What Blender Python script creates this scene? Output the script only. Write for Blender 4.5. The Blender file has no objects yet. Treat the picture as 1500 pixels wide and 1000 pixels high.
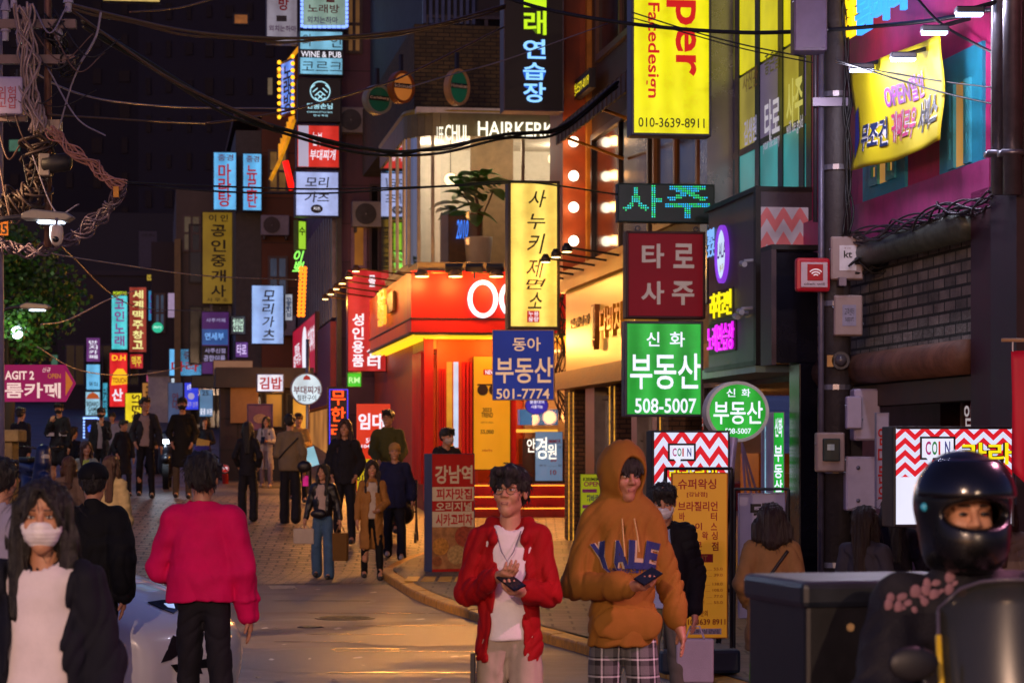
import bpy, bmesh, math, random
import numpy as np
from mathutils import Vector, Matrix
from mathutils.bvhtree import BVHTree
random.seed(7)
SC = bpy.context.scene
COL = SC.collection
ZUP = Vector((0, 0, 1))
# ------------------------------------------------------------------ camera, sky, exposure
FPX, HOR, CH = 85 / 36 * 1500, 661.0, 1.83
cam = bpy.data.objects.new('camera', bpy.data.cameras.new('camera'))
COL.objects.link(cam); SC.camera = cam
cam.location = (0, 0, CH); cam.rotation_euler = (math.pi / 2, 0, 0)
cam.data.lens = 85; cam.data.sensor_width = 36; cam.data.shift_y = (HOR - 500) / 1500
cam.data.clip_start = 0.5; cam.data.clip_end = 2000
cam.data.dof.use_dof = True; cam.data.dof.focus_distance = 17; cam.data.dof.aperture_fstop = 5.6
world = bpy.data.worlds.new('World'); SC.world = world; world.use_nodes = True
wn = world.node_tree.nodes; wl = world.node_tree.links
bg = wn['Background']
sky = wn.new('ShaderNodeTexSky'); sky.sky_type = 'NISHITA'; sky.sun_disc = False
sky.sun_elevation = math.radians(3.0); sky.sun_rotation = math.radians(200)
tint = wn.new('ShaderNodeMix'); tint.data_type = 'RGBA'; tint.blend_type = 'MULTIPLY'
tint.inputs[0].default_value = 1.0; tint.inputs[7].default_value = (0.62, 0.62, 1.75, 1)
wl.new(sky.outputs[0], tint.inputs[6]); wl.new(tint.outputs[2], bg.inputs[0])
bg.inputs[1].default_value = 0.12
SC.view_settings.view_transform = 'Standard'; SC.view_settings.look = 'None'
SC.view_settings.exposure = 0.0; SC.view_settings.gamma = 1.0
SC.cycles.use_denoising = True
SC.cycles.max_bounces = 6; SC.cycles.diffuse_bounces = 3; SC.cycles.glossy_bounces = 3
SC.cycles.transmission_bounces = 4; SC.cycles.transparent_max_bounces = 8
SC.cycles.sample_clamp_indirect = 4.0; SC.cycles.caustics_reflective = False; SC.cycles.caustics_refractive = False
# ------------------------------------------------------------------ coordinates
DV = Vector((-0.1453, 0.98939, 0)); RV = Vector((0.98939, 0.1453, 0))   # along the street, to its right side
def W(px, py, Y): return Vector(((px - 750) / FPX * Y, Y, CH - (py - HOR) / FPX * Y))
def S(u, v, z=0.0): return DV * u + RV * v + ZUP * z
def sst(a, b, x):
    t = min(1, max(0, (x - a) / (b - a))); return t * t * (3 - 2 * t)
def ground(x, y):
    u = -0.1453 * x + 0.98939 * y; v = 0.98939 * x + 0.1453 * y
    z = 0.15 * max(0, u - 36.0) if u < 42.5 else 0.975 + 0.045 * (u - 42.5)
    z *= sst(35.0, 38.5, u)
    return z * (1 - 0.36 * sst(2.6, 4.6, v) * (1 - sst(50, 60, u)))
class PL:
    """a vertical plane: ex runs to the right in the picture, n looks at the street"""
    def __init__(s, P, ex):
        s.P = Vector(P); s.x = Vector(ex).normalized(); s.n = s.x.cross(ZUP)
    def hit(s, px, py):
        D = Vector(((px - 750) / FPX, 1, -(py - HOR) / FPX)); C = Vector((0, 0, CH))
        t = (s.P - C).dot(s.n) / D.dot(s.n); q = C + D * t
        return (q - s.P).dot(s.x), q.z
    def mat(s, sx=0.0, z=0.0):
        o = s.P + s.x * sx; m = Matrix.Identity(4)
        for i in range(3):
            m[i][0] = s.x[i]; m[i][1] = -s.n[i]; m[i][2] = ZUP[i]
        m[0][3], m[1][3], m[2][3] = o.x, o.y, z
        return m
def front(Y, ex=RV): return PL((0, Y, 0), ex) if ex is not RV else PL(S(Y, 0), RV)
def fr(px, Y, ex=RV): return PL(((px - 750) / FPX * Y, Y, 0), ex)
def side(v): return PL(S(0, v), -DV)
# ------------------------------------------------------------------ colours and materials
def hx(h):
    r = []
    for i in (0, 2, 4):
        c = int(h[i:i + 2], 16) / 255
        r.append(c / 12.92 if c <= 0.04045 else ((c + 0.055) / 1.055) ** 2.4)
    return (*r, 1.0)
MC = {}
def mat(h, rough=0.6, metal=0.0, var=0.25, scale=6.0, bump=0.0, bscale=40.0, coat=0.0, spec=0.5, stretch=None, tile=None, sheen=0.0):
    key = (h, rough, metal, var, scale, bump, bscale, coat, spec, stretch, tile, sheen)
    if key in MC: return MC[key]
    m = bpy.data.materials.new('paint_' + h); m.use_nodes = True
    nt = m.node_tree; N = nt.nodes; L = nt.links; b = N['Principled BSDF']
    b.inputs['Roughness'].default_value = rough; b.inputs['Metallic'].default_value = metal
    b.inputs['Coat Weight'].default_value = coat; b.inputs['Specular IOR Level'].default_value = spec
    if sheen: b.inputs['Sheen Weight'].default_value = sheen
    tc = N.new('ShaderNodeTexCoord'); mp = N.new('ShaderNodeMapping'); L.new(tc.outputs['Object'], mp.inputs[0])
    if stretch: mp.inputs['Scale'].default_value = stretch
    c = hx(h)
    no = N.new('ShaderNodeTexNoise'); no.inputs['Scale'].default_value = scale; no.inputs['Detail'].default_value = 6
    no.inputs['Roughness'].default_value = 0.65
    L.new(mp.outputs[0], no.inputs['Vector'])
    rp = N.new('ShaderNodeValToRGB'); rp.color_ramp.elements[0].position = 0.3; rp.color_ramp.elements[1].position = 0.7
    rp.color_ramp.elements[0].color = (*[x * (1 - var) for x in c[:3]], 1)
    rp.color_ramp.elements[1].color = (*[min(1, x * (1 + var * 0.6) + 0.004 * var) for x in c[:3]], 1)
    L.new(no.outputs[0], rp.inputs[0]); src = rp.outputs[0]; hsrc = None
    if tile:      # (width, height, mortar colour, mortar size): bricks or tiles in object coordinates x,z or y,z
        bw, bh, mc, ms = tile[:4]
        br = N.new('ShaderNodeTexBrick'); sp = N.new('ShaderNodeSeparateXYZ'); cb = N.new('ShaderNodeCombineXYZ'); ad = N.new('ShaderNodeMath')
        L.new(tc.outputs['Object'], sp.inputs[0]); L.new(sp.outputs[0], ad.inputs[0])
        if len(tile) > 4:
            ad.inputs[1].default_value = 0; L.new(sp.outputs[1], cb.inputs[1])
        else:
            L.new(sp.outputs[1], ad.inputs[1]); L.new(sp.outputs[2], cb.inputs[1])
        L.new(ad.outputs[0], cb.inputs[0]); L.new(cb.outputs[0], br.inputs['Vector'])
        br.inputs['Scale'].default_value = 1; br.inputs['Brick Width'].default_value = bw; br.inputs['Row Height'].default_value = bh
        br.inputs['Mortar Size'].default_value = ms; br.inputs['Mortar'].default_value = hx(mc); br.inputs['Bias'].default_value = -0.1
        L.new(src, br.inputs['Color1'])
        mx = N.new('ShaderNodeMix'); mx.data_type = 'RGBA'; mx.blend_type = 'MULTIPLY'; mx.inputs[0].default_value = 1
        mx.inputs[7].default_value = (0.55, 0.6, 0.6, 1); L.new(src, mx.inputs[6]); L.new(mx.outputs[2], br.inputs['Color2'])
        src = br.outputs[0]; hsrc = br.outputs['Fac']
    L.new(src, b.inputs['Base Color'])
    rm = N.new('ShaderNodeMapRange'); rm.inputs[3].default_value = max(0.02, rough - 0.1); rm.inputs[4].default_value = min(1, rough + 0.12)
    L.new(no.outputs[0], rm.inputs[0]); L.new(rm.outputs[0], b.inputs['Roughness'])
    if bump:
        n2 = N.new('ShaderNodeTexNoise'); n2.inputs['Scale'].default_value = bscale; n2.inputs['Detail'].default_value = 5
        L.new(mp.outputs[0], n2.inputs['Vector'])
        bp = N.new('ShaderNodeBump'); bp.inputs['Strength'].default_value = bump; bp.inputs['Distance'].default_value = 0.02
        if hsrc:
            mm = N.new('ShaderNodeMath'); mm.operation = 'SUBTRACT'; L.new(n2.outputs[0], mm.inputs[0]); L.new(hsrc, mm.inputs[1]); L.new(mm.outputs[0], bp.inputs['Height'])
        else: L.new(n2.outputs[0], bp.inputs['Height'])
        L.new(bp.outputs[0], b.inputs['Normal'])
    MC[key] = m; return m
def emi(h, st=1.0, var=0.15, base=0.3, scale=2.0, rough=0.35):
    """a glowing face: backlit plastic, LED, tube, or an unlit face with light painted in"""
    key = ('e', h, st, var, base, scale, rough)
    if key in MC: return MC[key]
    m = bpy.data.materials.new('lit_' + h); m.use_nodes = True
    nt = m.node_tree; N = nt.nodes; L = nt.links; b = N['Principled BSDF']; c = hx(h)
    b.inputs['Base Color'].default_value = (*[x * base for x in c[:3]], 1); b.inputs['Roughness'].default_value = rough
    b.inputs['Emission Strength'].default_value = st
    if var:
        tc = N.new('ShaderNodeTexCoord'); no = N.new('ShaderNodeTexNoise'); no.inputs['Scale'].default_value = scale; no.inputs['Detail'].default_value = 3
        L.new(tc.outputs['Object'], no.inputs['Vector'])
        rp = N.new('ShaderNodeValToRGB'); rp.color_ramp.elements[0].position = 0.3; rp.color_ramp.elements[1].position = 0.72
        rp.color_ramp.elements[0].color = (*[x * (1 - var) for x in c[:3]], 1); rp.color_ramp.elements[1].color = (*[x * (1 + var) for x in c[:3]], 1)
        L.new(no.outputs[0], rp.inputs[0]); L.new(rp.outputs[0], b.inputs['Emission Color'])
    else: b.inputs['Emission Color'].default_value = c
    MC[key] = m; return m
def tubes(h, st=1.0, pitch=0.25, var=0.35):
    """a backlit face whose lamp tubes show through as soft bright bands (object x)"""
    key = ('t', h, st, pitch, var)
    if key in MC: return MC[key]
    m = emi(h, st, 0.0, 0.3, pitch).copy(); m.name = 'backlit_' + h
    nt = m.node_tree; N = nt.nodes; L = nt.links; b = N['Principled BSDF']; c = hx(h)
    tc = N.new('ShaderNodeTexCoord'); wv = N.new('ShaderNodeTexWave'); wv.inputs['Scale'].default_value = 0.314 / pitch; wv.inputs['Distortion'].default_value = 0.6; wv.inputs['Phase Offset'].default_value = 1.2
    L.new(tc.outputs['Object'], wv.inputs['Vector'])
    rp = N.new('ShaderNodeValToRGB'); rp.color_ramp.interpolation = 'B_SPLINE'
    rp.color_ramp.elements[0].color = (*[x * (1 - var) for x in c[:3]], 1); rp.color_ramp.elements[1].color = (*[min(1.1, x * (1 + var) + 0.12 * var) for x in c[:3]], 1)
    L.new(wv.outputs[0], rp.inputs[0])
    no = N.new('ShaderNodeTexNoise'); no.inputs['Scale'].default_value = 2.2; no.inputs['Detail'].default_value = 7; no.inputs['Roughness'].default_value = 0.7; L.new(tc.outputs['Object'], no.inputs['Vector'])
    gr = N.new('ShaderNodeValToRGB'); gr.color_ramp.elements[0].position = 0.3; gr.color_ramp.elements[1].position = 0.6; gr.color_ramp.elements[0].color = (0.68, 0.66, 0.62, 1); gr.color_ramp.elements[1].color = (1.05, 1.05, 1.05, 1); L.new(no.outputs[0], gr.inputs[0])
    mx = N.new('ShaderNodeMix'); mx.data_type = 'RGBA'; mx.blend_type = 'MULTIPLY'; mx.inputs[0].default_value = 1; L.new(rp.outputs[0], mx.inputs[6]); L.new(gr.outputs[0], mx.inputs[7]); L.new(mx.outputs[2], b.inputs['Emission Color'])
    MC[key] = m; return m
def glass(h='ffffff', rough=0.03, alpha=0.18):
    key = ('g', h, rough, alpha)
    if key in MC: return MC[key]
    m = bpy.data.materials.new('glass'); m.use_nodes = True
    nt = m.node_tree; N = nt.nodes; L = nt.links; out = N['Material Output']; N.remove(N['Principled BSDF'])
    t = N.new('ShaderNodeBsdfTransparent'); t.inputs[0].default_value = hx(h); g = N.new('ShaderNodeBsdfGlossy'); g.inputs['Roughness'].default_value = rough
    fz = N.new('ShaderNodeFresnel'); fz.inputs[0].default_value = 1.5
    ma = N.new('ShaderNodeMath'); ma.operation = 'ADD'; ma.inputs[1].default_value = alpha * 0.3; ma.use_clamp = True; L.new(fz.outputs[0], ma.inputs[0])
    mx = N.new('ShaderNodeMixShader'); L.new(ma.outputs[0], mx.inputs[0]); L.new(t.outputs[0], mx.inputs[1]); L.new(g.outputs[0], mx.inputs[2]); L.new(mx.outputs[0], out.inputs[0])
    MC[key] = m; return m
# ------------------------------------------------------------------ objects
def thing(name, label, cat, m=None, group=None, kind=None):
    o = bpy.data.objects.new(name, None); COL.objects.link(o); o.empty_display_size = 0.2
    if m is not None: o.matrix_world = m if isinstance(m, Matrix) else Matrix.Translation(m)
    return tag(o, label, cat, group, kind)
def tag(o, label=None, cat=None, group=None, kind=None):
    if label: o['label'] = label
    if cat: o['category'] = cat
    if group: o['group'] = group
    if kind: o['kind'] = kind
    return o
def link(name, me, m, parent=None, smooth=False, M=None):
    if m is not None: me.materials.append(m)
    o = bpy.data.objects.new(name, me); COL.objects.link(o)
    if parent: o.parent = parent
    if M is not None: o.matrix_local = M
    if smooth and len(me.polygons):
        me.polygons.foreach_set('use_smooth', [True] * len(me.polygons))
    return o
class MB:
    def __init__(s): s.v = []; s.f = []
    def add(s, vs, fs):
        k = len(s.v); s.v += [tuple(x) for x in vs]; s.f += [tuple(i + k for i in f) for f in fs]; return s
    def box(s, a, b, M=None):
        x0, y0, z0 = a; x1, y1, z1 = b
        vs = [Vector(p) for p in ((x0, y0, z0), (x1, y0, z0), (x1, y1, z0), (x0, y1, z0), (x0, y0, z1), (x1, y0, z1), (x1, y1, z1), (x0, y1, z1))]
        if M is not None: vs = [M @ p for p in vs]
        return s.add(vs, [(0, 3, 2, 1), (4, 5, 6, 7), (0, 1, 5, 4), (1, 2, 6, 5), (2, 3, 7, 6), (3, 0, 4, 7)])
    def frame(s, x0, z0, x1, z1, w, y0, y1):
        s.box((x0, y0, z0), (x0 + w, y1, z1)); s.box((x1 - w, y0, z0), (x1, y1, z1))
        s.box((x0 + w, y0, z0), (x1 - w, y1, z0 + w)); return s.box((x0 + w, y0, z1 - w), (x1 - w, y1, z1))
    def tube(s, pts, r, n=8, cap=True):
        pts = [Vector(p) for p in pts]; rs = r if isinstance(r, (list, tuple)) else [r] * len(pts); k = len(s.v); prev = None
        for i, p in enumerate(pts):
            t = (pts[min(i + 1, len(pts) - 1)] - pts[max(i - 1, 0)]).normalized()
            if prev is None:
                a = t.cross(ZUP) if abs(t.z) < 0.9 else t.cross(Vector((1, 0, 0)))
            else: a = prev - t * prev.dot(t)
            a.normalize(); prev = a; c = t.cross(a)
            s.v += [tuple(p + (a * math.cos(2 * math.pi * j / n) + c * math.sin(2 * math.pi * j / n)) * rs[i]) for j in range(n)]
        for i in range(len(pts) - 1):
            for j in range(n): s.f.append((k + i * n + j, k + i * n + (j + 1) % n, k + (i + 1) * n + (j + 1) % n, k + (i + 1) * n + j))
        if cap:
            s.f.append(tuple(k + j for j in range(n))[::-1]); s.f.append(tuple(k + (len(pts) - 1) * n + j for j in range(n)))
        return s
    def prism(s, poly, y0, y1):          # poly in x,z ; extruded along y
        n = len(poly); k = len(s.v)
        s.v += [(x, y0, z) for x, z in poly] + [(x, y1, z) for x, z in poly]
        s.f.append(tuple(k + i for i in range(n))); s.f.append(tuple(k + n + i for i in range(n))[::-1])
        for i in range(n): j = (i + 1) % n; s.f.append((k + i, k + n + i, k + n + j, k + j))
        return s
    def ball(s, c, r, n=12, m=8):
        r = r if isinstance(r, (tuple, list)) else (r, r, r); k = len(s.v)
        for i in range(m + 1):
            t = math.pi * i / m
            for j in range(n):
                a = 2 * math.pi * j / n
                s.v.append((c[0] + r[0] * math.sin(t) * math.cos(a), c[1] + r[1] * math.sin(t) * math.sin(a), c[2] + r[2] * math.cos(t)))
        for i in range(m):
            for j in range(n): s.f.append((k + i * n + j, k + (i + 1) * n + j, k + (i + 1) * n + (j + 1) % n, k + i * n + (j + 1) % n))
        return s
    def disc(s, c, r, y0, y1, n=40, ry=None):
        return s.prism([(c[0] + r * math.cos(2 * math.pi * i / n), c[1] + (ry or r) * math.sin(2 * math.pi * i / n)) for i in range(n)], y0, y1)
    def ring(s, c, r0, r1, y0, y1, n=40, k=1.0):
        for i in range(n):
            a, b = 2 * math.pi * i / n, 2 * math.pi * (i + 1) / n; ko = len(s.v)
            for y in (y0, y1):
                for q in (a, b):
                    for r in (r0, r1): s.v.append((c[0] + r * math.cos(q), y, c[1] + (r + (k - 1) * r1) * math.sin(q)))
            s.f += [(ko, ko + 1, ko + 3, ko + 2), (ko + 4, ko + 6, ko + 7, ko + 5), (ko + 1, ko + 5, ko + 7, ko + 3), (ko, ko + 2, ko + 6, ko + 4)]
        return s
    def build(s, name, m, parent=None, smooth=False, bevel=0.0, M=None):
        me = bpy.data.meshes.new(name); me.from_pydata(s.v, [], s.f); me.update()
        o = link(name, me, m, parent, smooth, M)
        if bevel:
            b = o.modifiers.new('bevel', 'BEVEL'); b.width = bevel; b.segments = 2; b.limit_method = 'ANGLE'; b.angle_limit = 0.7
        return o
def box(name, a, b, m, parent=None, bevel=0.0, M=None): return MB().box(a, b).build(name, m, parent, False, bevel, M)
# ------------------------------------------------------------------ lettering
TXC = {}
def glyphs(body, bold, rot=0, shear=0.0, res=3, italic=False):
    key = (body, bold, rot, shear)
    if key in TXC: return TXC[key]
    cu = bpy.data.curves.new('text', 'FONT'); cu.body = body; cu.offset = bold * .42; cu.resolution_u = res; cu.shear = shear
    cu.align_x = 'CENTER'; cu.space_line = 0.82
    ob = bpy.data.objects.new('text', cu); me = bpy.data.meshes.new_from_object(ob)
    v = np.zeros(len(me.vertices) * 3); me.vertices.foreach_get('co', v); v = v.reshape(-1, 3)[:, :2]
    f = [tuple(p.vertices) for p in me.polygons]
    bpy.data.objects.remove(ob); bpy.data.curves.remove(cu); bpy.data.meshes.remove(me)
    for _ in range(rot): v = np.stack([v[:, 1], -v[:, 0]], 1)
    lo, hi = v.min(0), v.max(0); v = (v - lo) / np.maximum(hi - lo, 1e-6)
    TXC[key] = (v, f); return TXC[key]
def letters(mb, body, rect, y, bold=0.02, ext=0.0, rot=0, shear=0.0):
    """flat lettering filling rect (x0,z0,x1,z1) of the sign's own coordinates at depth y; ext makes solid letters"""
    v, f = glyphs(body, bold, rot, shear); x0, z0, x1, z1 = rect
    P = [(x0 + a * (x1 - x0), y - ext, z0 + b * (z1 - z0)) for a, b in v]; k = len(mb.v); n = len(P)
    mb.v += P; mb.f += [tuple(i + k for i in q) for q in f]
    if ext:
        mb.v += [(x, y, z) for x, _, z in P]; cnt = {}
        for q in f:
            for a, b in zip(q, q[1:] + q[:1]): cnt[(a, b)] = 1
        for a, b in cnt:
            if (b, a) not in cnt: mb.f.append((k + a, k + n + a, k + n + b, k + b))
    return mb
class Sign:
    """a flat thing on a vertical plane; everything on it is given in photograph pixels and lands on that plane"""
    def __init__(s, name, label, pl, bx, cat='sign', t=0.18, group=None):
        s.pl = pl; x0, y0, x1, y1 = bx
        a = pl.hit(x0, y0); b = pl.hit(x1, y1); a2 = pl.hit(x0, y1)
        s.x0, s.x1 = a[0], b[0]; s.z1 = a[1]; s.z0 = a2[1]
        s.cx = (s.x0 + s.x1) / 2; s.cz = (s.z0 + s.z1) / 2; s.t = t
        s.w = s.x1 - s.x0; s.h = s.z1 - s.z0
        s.o = thing(name, label, cat, pl.mat(s.cx, s.cz), group); s.layer = 0.0
        s.bag = {}
    def L(s, px, py): a = s.pl.hit(px, py); return a[0] - s.cx, a[1] - s.cz
    def R(s, bx): a = s.L(bx[0], bx[1]); b = s.L(bx[2], bx[3]); return a[0], b[1], b[0], a[1]
    def cabinet(s, frame_m, face_m, fw=0.03, bevel=0.008, name='face_panel'):
        w, h, t = s.w / 2, s.h / 2, s.t
        mb = MB().box((-w, 0.012, -h), (w, t, h)); mb.frame(-w, -h, w, h, fw, -0.012, 0.012)
        mb.build('cabinet', frame_m, s.o, False, bevel)
        if face_m: box(name, (-w + fw, 0.0, -h + fw), (w - fw, 0.0115, h - fw), face_m, s.o)
        return s
    def round(s, frame_m, face_m, fw=0.03, k=1.0, name='face_panel'):
        r = s.w / 2; MB().disc((0, 0), r, 0.012, s.t, 48, s.h / 2).ring((0, 0), r - fw, r, -0.02, 0.012, 48, s.h / s.w).build('cabinet', frame_m, s.o)
        MB().disc((0, 0), r - fw, 0.0, 0.0118, 48, s.h / 2 - fw).build(name, face_m, s.o); return s
    def tx(s, body, bx, m, bold=0.02, ext=0.0, rot=0, shear=0.0, y=None):
        s.layer += 0.0006
        letters(s.bag.setdefault(m, MB()), body, s.R(bx), (-0.003 - s.layer if y is None else y), bold, ext, rot, shear); return s
    def rect(s, bx, m, name='panel', d=0.0, ext=0.001):
        s.layer += 0.0012; r = s.R(bx); y = -0.002 - s.layer - d
        box(name, (r[0], y - ext, r[1]), (r[2], y, r[3]), m, s.o); return s
    def poly(s, pts, m, name='emblem', d=0.0, ext=0.001):
        s.layer += 0.0012; y = -0.002 - s.layer - d
        q = [s.L(*p) for p in pts]; a = sum(q[i][0] * q[(i + 1) % len(q)][1] - q[(i + 1) % len(q)][0] * q[i][1] for i in range(len(q)))
        MB().prism(q if a > 0 else q[::-1], y - ext, y).build(name, m, s.o); return s
    def done(s, name='lettering'):
        for m, mb in s.bag.items(): mb.build(name, m, s.o)
        s.bag = {}; return s
def lamp(P, power, col, r=0.08, name='lamp_light', kind='POINT', to=None, cone=1.5):
    l = bpy.data.lights.new(name, kind); l.energy = power; l.color = hx(col)[:3]; l.shadow_soft_size = r
    o = bpy.data.objects.new(name, l); COL.objects.link(o); o.location = P
    if kind == 'SPOT':
        l.spot_size = cone; l.spot_blend = 0.6
        o.rotation_euler = (Vector(to) - Vector(P)).to_track_quat('-Z', 'Y').to_euler()
    return o
# common stuff
BLK = mat('17161a', 0.5, 0.0, 0.3); STEEL = mat('8a8790', 0.35, 0.8, 0.2, 9); DSTEEL = mat('3b3940', 0.4, 0.6, 0.3, 9)
WHT = mat('d8d4d0', 0.5, 0.0, 0.08); CHROME = mat('c8c4c8', 0.2, 1.0, 0.1)
# ================================================================== the setting
def sheet(name, xs, ys, zf, m, dz=0.0):
    mb = MB()
    for y in ys:
        for x in xs: mb.v.append((x, y, zf(x, y) + dz))
    n = len(xs)
    for j in range(len(ys) - 1):
        for i in range(n - 1): a = j * n + i; mb.f.append((a, a + 1, a + n + 1, a + n))
    return mb.build(name, m, None, True)
def asphalt():
    m = mat('6c6361', 0.42, 0, 0.35, 1.3, 0.35, 60, spec=0.6).copy(); m.name = 'asphalt'
    nt = m.node_tree; N = nt.nodes; L = nt.links; b = N['Principled BSDF']
    old = b.inputs['Base Color'].links[0].from_socket
    tc = N.new('ShaderNodeTexCoord'); vo = N.new('ShaderNodeTexNoise'); vo.inputs['Scale'].default_value = 150; vo.inputs['Detail'].default_value = 2
    L.new(tc.outputs['Object'], vo.inputs['Vector'])
    mp = N.new('ShaderNodeMapping'); mp.inputs['Scale'].default_value = (0.25, 0.9, 1); L.new(tc.outputs['Object'], mp.inputs[0])
    pt = N.new('ShaderNodeTexNoise'); pt.inputs['Scale'].default_value = 1.0; pt.inputs['Detail'].default_value = 8; pt.inputs['Roughness'].default_value = 0.7; L.new(mp.outputs[0], pt.inputs['Vector'])
    r = N.new('ShaderNodeValToRGB'); r.color_ramp.elements[0].position = 0.36; r.color_ramp.elements[1].position = 0.6
    r.color_ramp.elements[0].color = (0.45, 0.45, 0.48, 1); r.color_ramp.elements[1].color = (1.25, 1.2, 1.15, 1); L.new(pt.outputs[0], r.inputs[0])
    mx = N.new('ShaderNodeMix'); mx.data_type = 'RGBA'; mx.blend_type = 'MULTIPLY'; mx.inputs[0].default_value = 1; L.new(old, mx.inputs[6]); L.new(r.outputs[0], mx.inputs[7])
    m2 = N.new('ShaderNodeMix'); m2.data_type = 'RGBA'; m2.blend_type = 'OVERLAY'; m2.inputs[0].default_value = 0.5; L.new(mx.outputs[2], m2.inputs[6]); L.new(vo.outputs[0], m2.inputs[7])
    L.new(m2.outputs[2], b.inputs['Base Color'])
    rr = N.new('ShaderNodeMapRange'); rr.inputs[1].default_value = 0.35; rr.inputs[2].default_value = 0.65; rr.inputs[3].default_value = 0.33; rr.inputs[4].default_value = 0.68
    L.new(pt.outputs[0], rr.inputs[0]); L.new(rr.outputs[0], b.inputs['Roughness'])
    return m
ASPH = asphalt()
gx = [-300, -60, -20] + [x * 0.5 for x in range(-20, 25)] + [30, 80, 300]
gy = [-60, -10, 5, 15, 25, 30] + [33 + 0.5 * i for i in range(60)] + [66, 75, 90, 120, 200, 900]
tag(sheet('road', gx, gy, ground, ASPH), kind='structure')
# brick crossing in front of the red shop
PAVE = mat('a08a74', 0.42, 0, 0.4, 2.5, 0.7, 50, tile=(0.3, 0.15, '2e2823', 0.016, 1))
def patch(name, u0, u1, v0, v1, m, dz, nu=24, nv=14):
    mb = MB()
    for i in range(nu + 1):
        for j in range(nv + 1):
            p = S(u0 + (u1 - u0) * i / nu, v0 + (v1 - v0) * j / nv); mb.v.append((p.x, p.y, ground(p.x, p.y) + dz))
    for i in range(nu):
        for j in range(nv): a = i * (nv + 1) + j; mb.f.append((a, a + 1, a + nv + 2, a + nv + 1))
    return tag(mb.build(name, m, None, True), kind='structure')
patch('brick_paving', 33.4, 43.6, -0.9, 9.0, PAVE, 0.006)
WLINE = mat('a39a86', 0.5, 0, 0.6, 14)
for k in range(6): patch('road_markings', 32.3, 33.1, -1.6 + 0.62 * k, -1.25 + 0.62 * k, WLINE, 0.004, 3, 2)
TAR = mat('2a2726', 0.22, 0, 0.4, 5)
def streak(name, x, y, l, w, m):
    mb = MB(); n = 12; a = random.uniform(-.1, .1)
    pts = [(x + (i / n - .5) * l, y + a * (i / n - .5) * l + random.uniform(-w, w) * .5) for i in range(n + 1)]
    for (px_, py_) in pts:
        ww = w * random.uniform(.4, 1); mb.v += [(px_, py_ - ww, ground(px_, py_) + .005), (px_, py_ + ww, ground(px_, py_ + ww) + .005)]
    for i in range(n): mb.f.append((2 * i, 2 * i + 2, 2 * i + 3, 2 * i + 1))
    return tag(mb.build(name, m), kind='structure')
for (px, py, ll) in ((560, 898, 1.7), (600, 916, 1.2), (520, 929, 1.0), (470, 940, .9), (600, 954, 1.4), (540, 950, .7), (470, 880, 1.2), (610, 985, 1.5)):
    Y = FPX * CH / (py - HOR); streak('road_seam', (px - 750) / FPX * Y, Y, ll, .035, TAR)
for (px, py, w_, d_, c_) in ((470, 965, .9, 1.2, '4e4a4a'), (620, 930, .8, 1.6, '5a5552'), (420, 885, 1.1, 1.5, '575150')):
    Y = FPX * CH / (py - HOR); X = (px - 750) / FPX * Y; mb = MB(); rp_ = [(X + w_ * math.cos(t) * (1 + .18 * math.sin(3 * t + px)), Y + d_ * math.sin(t) * (1 + .15 * math.cos(2 * t + py))) for t in [i * math.pi / 10 for i in range(20)]]; mb.v = [(x, y, ground(x, y) + .0025) for x, y in rp_]; mb.f = [tuple(range(20))]
    tag(mb.build('asphalt_patch', mat(c_, .4, 0, .4, 5, .4, 60)), kind='structure')
# kerb and pavement on the right
kp = [S(2, 4.3), S(10, 4.3), S(16, 4.35), Vector((0.55, 22.3, 0)), Vector((-0.1, 24.6, 0)), Vector((-0.5, 26.6, 0)), Vector((-0.78, 27.7, 0)), Vector((-1.23, 30, 0)), Vector((-1.59, 32.7, 0)), Vector((-1.86, 34.6, 0)),
      Vector((-1.93, 35.6, 0)), Vector((-1.85, 36.7, 0)), Vector((-1.6, 37.6, 0)), Vector((-1.2, 38.3, 0)), Vector((-0.6, 38.9, 0)), Vector((0.4, 39.4, 0)), Vector((2.5, 39.8, 0))]
def smooth_path(p, k=3):
    for _ in range(k):
        q = [p[0]]
        for a, b in zip(p, p[1:]): q += [a * 0.75 + b * 0.25, a * 0.25 + b * 0.75]
        p = q + [p[-1]]
    return p
kq = smooth_path(kp, 2)
def offs(path, d):
    out = []
    for i, p in enumerate(path):
        t = (path[min(i + 1, len(path) - 1)] - path[max(i - 1, 0)]).normalized(); out.append(p + Vector((t.y, -t.x, 0)) * d)
    return out
def gz(p, h): return (p.x, p.y, ground(p.x, p.y) + h)
k1 = offs(kq, 0.17); mb = MB(); cum = [0.0]
for a, b in zip(kq, kq[1:]): cum.append(cum[-1] + (b - a).length)
def kat(path, d):
    for i in range(len(cum) - 1):
        if d <= cum[i + 1]: return path[i].lerp(path[i + 1], (d - cum[i]) / max(1e-6, cum[i + 1] - cum[i]))
    return path[-1]
for b_ in range(int(cum[-1] / .9)):
    hh_ = .10 + random.uniform(-.006, .006); ko = len(mb.v); sub = 5
    for i in range(sub + 1):
        d_ = b_ * .9 + .009 + .882 * i / sub; a, b = kat(kq, d_), kat(k1, d_); mb.v += [gz(a, -.02), gz(a, hh_ - .012), gz(a.lerp(b, .1), hh_), gz(b, hh_ + .012), gz(b, -.02)]
    for i in range(sub):
        for q in range(4): a = ko + i * 5 + q; mb.f.append((a, a + 5, a + 6, a + 1))
    mb.f += [tuple(ko + q for q in range(5)), tuple(ko + sub * 5 + q for q in range(5))[::-1]]
n = len(kq)
kerb = tag(mb.build('kerb', mat('c48a2a', 0.5, 0, 0.45, 9, 0.3, 30), None, False, 0.012), kind='structure')
mb = MB(); far = [S(p.dot(DV), 8.5) for p in k1]
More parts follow.
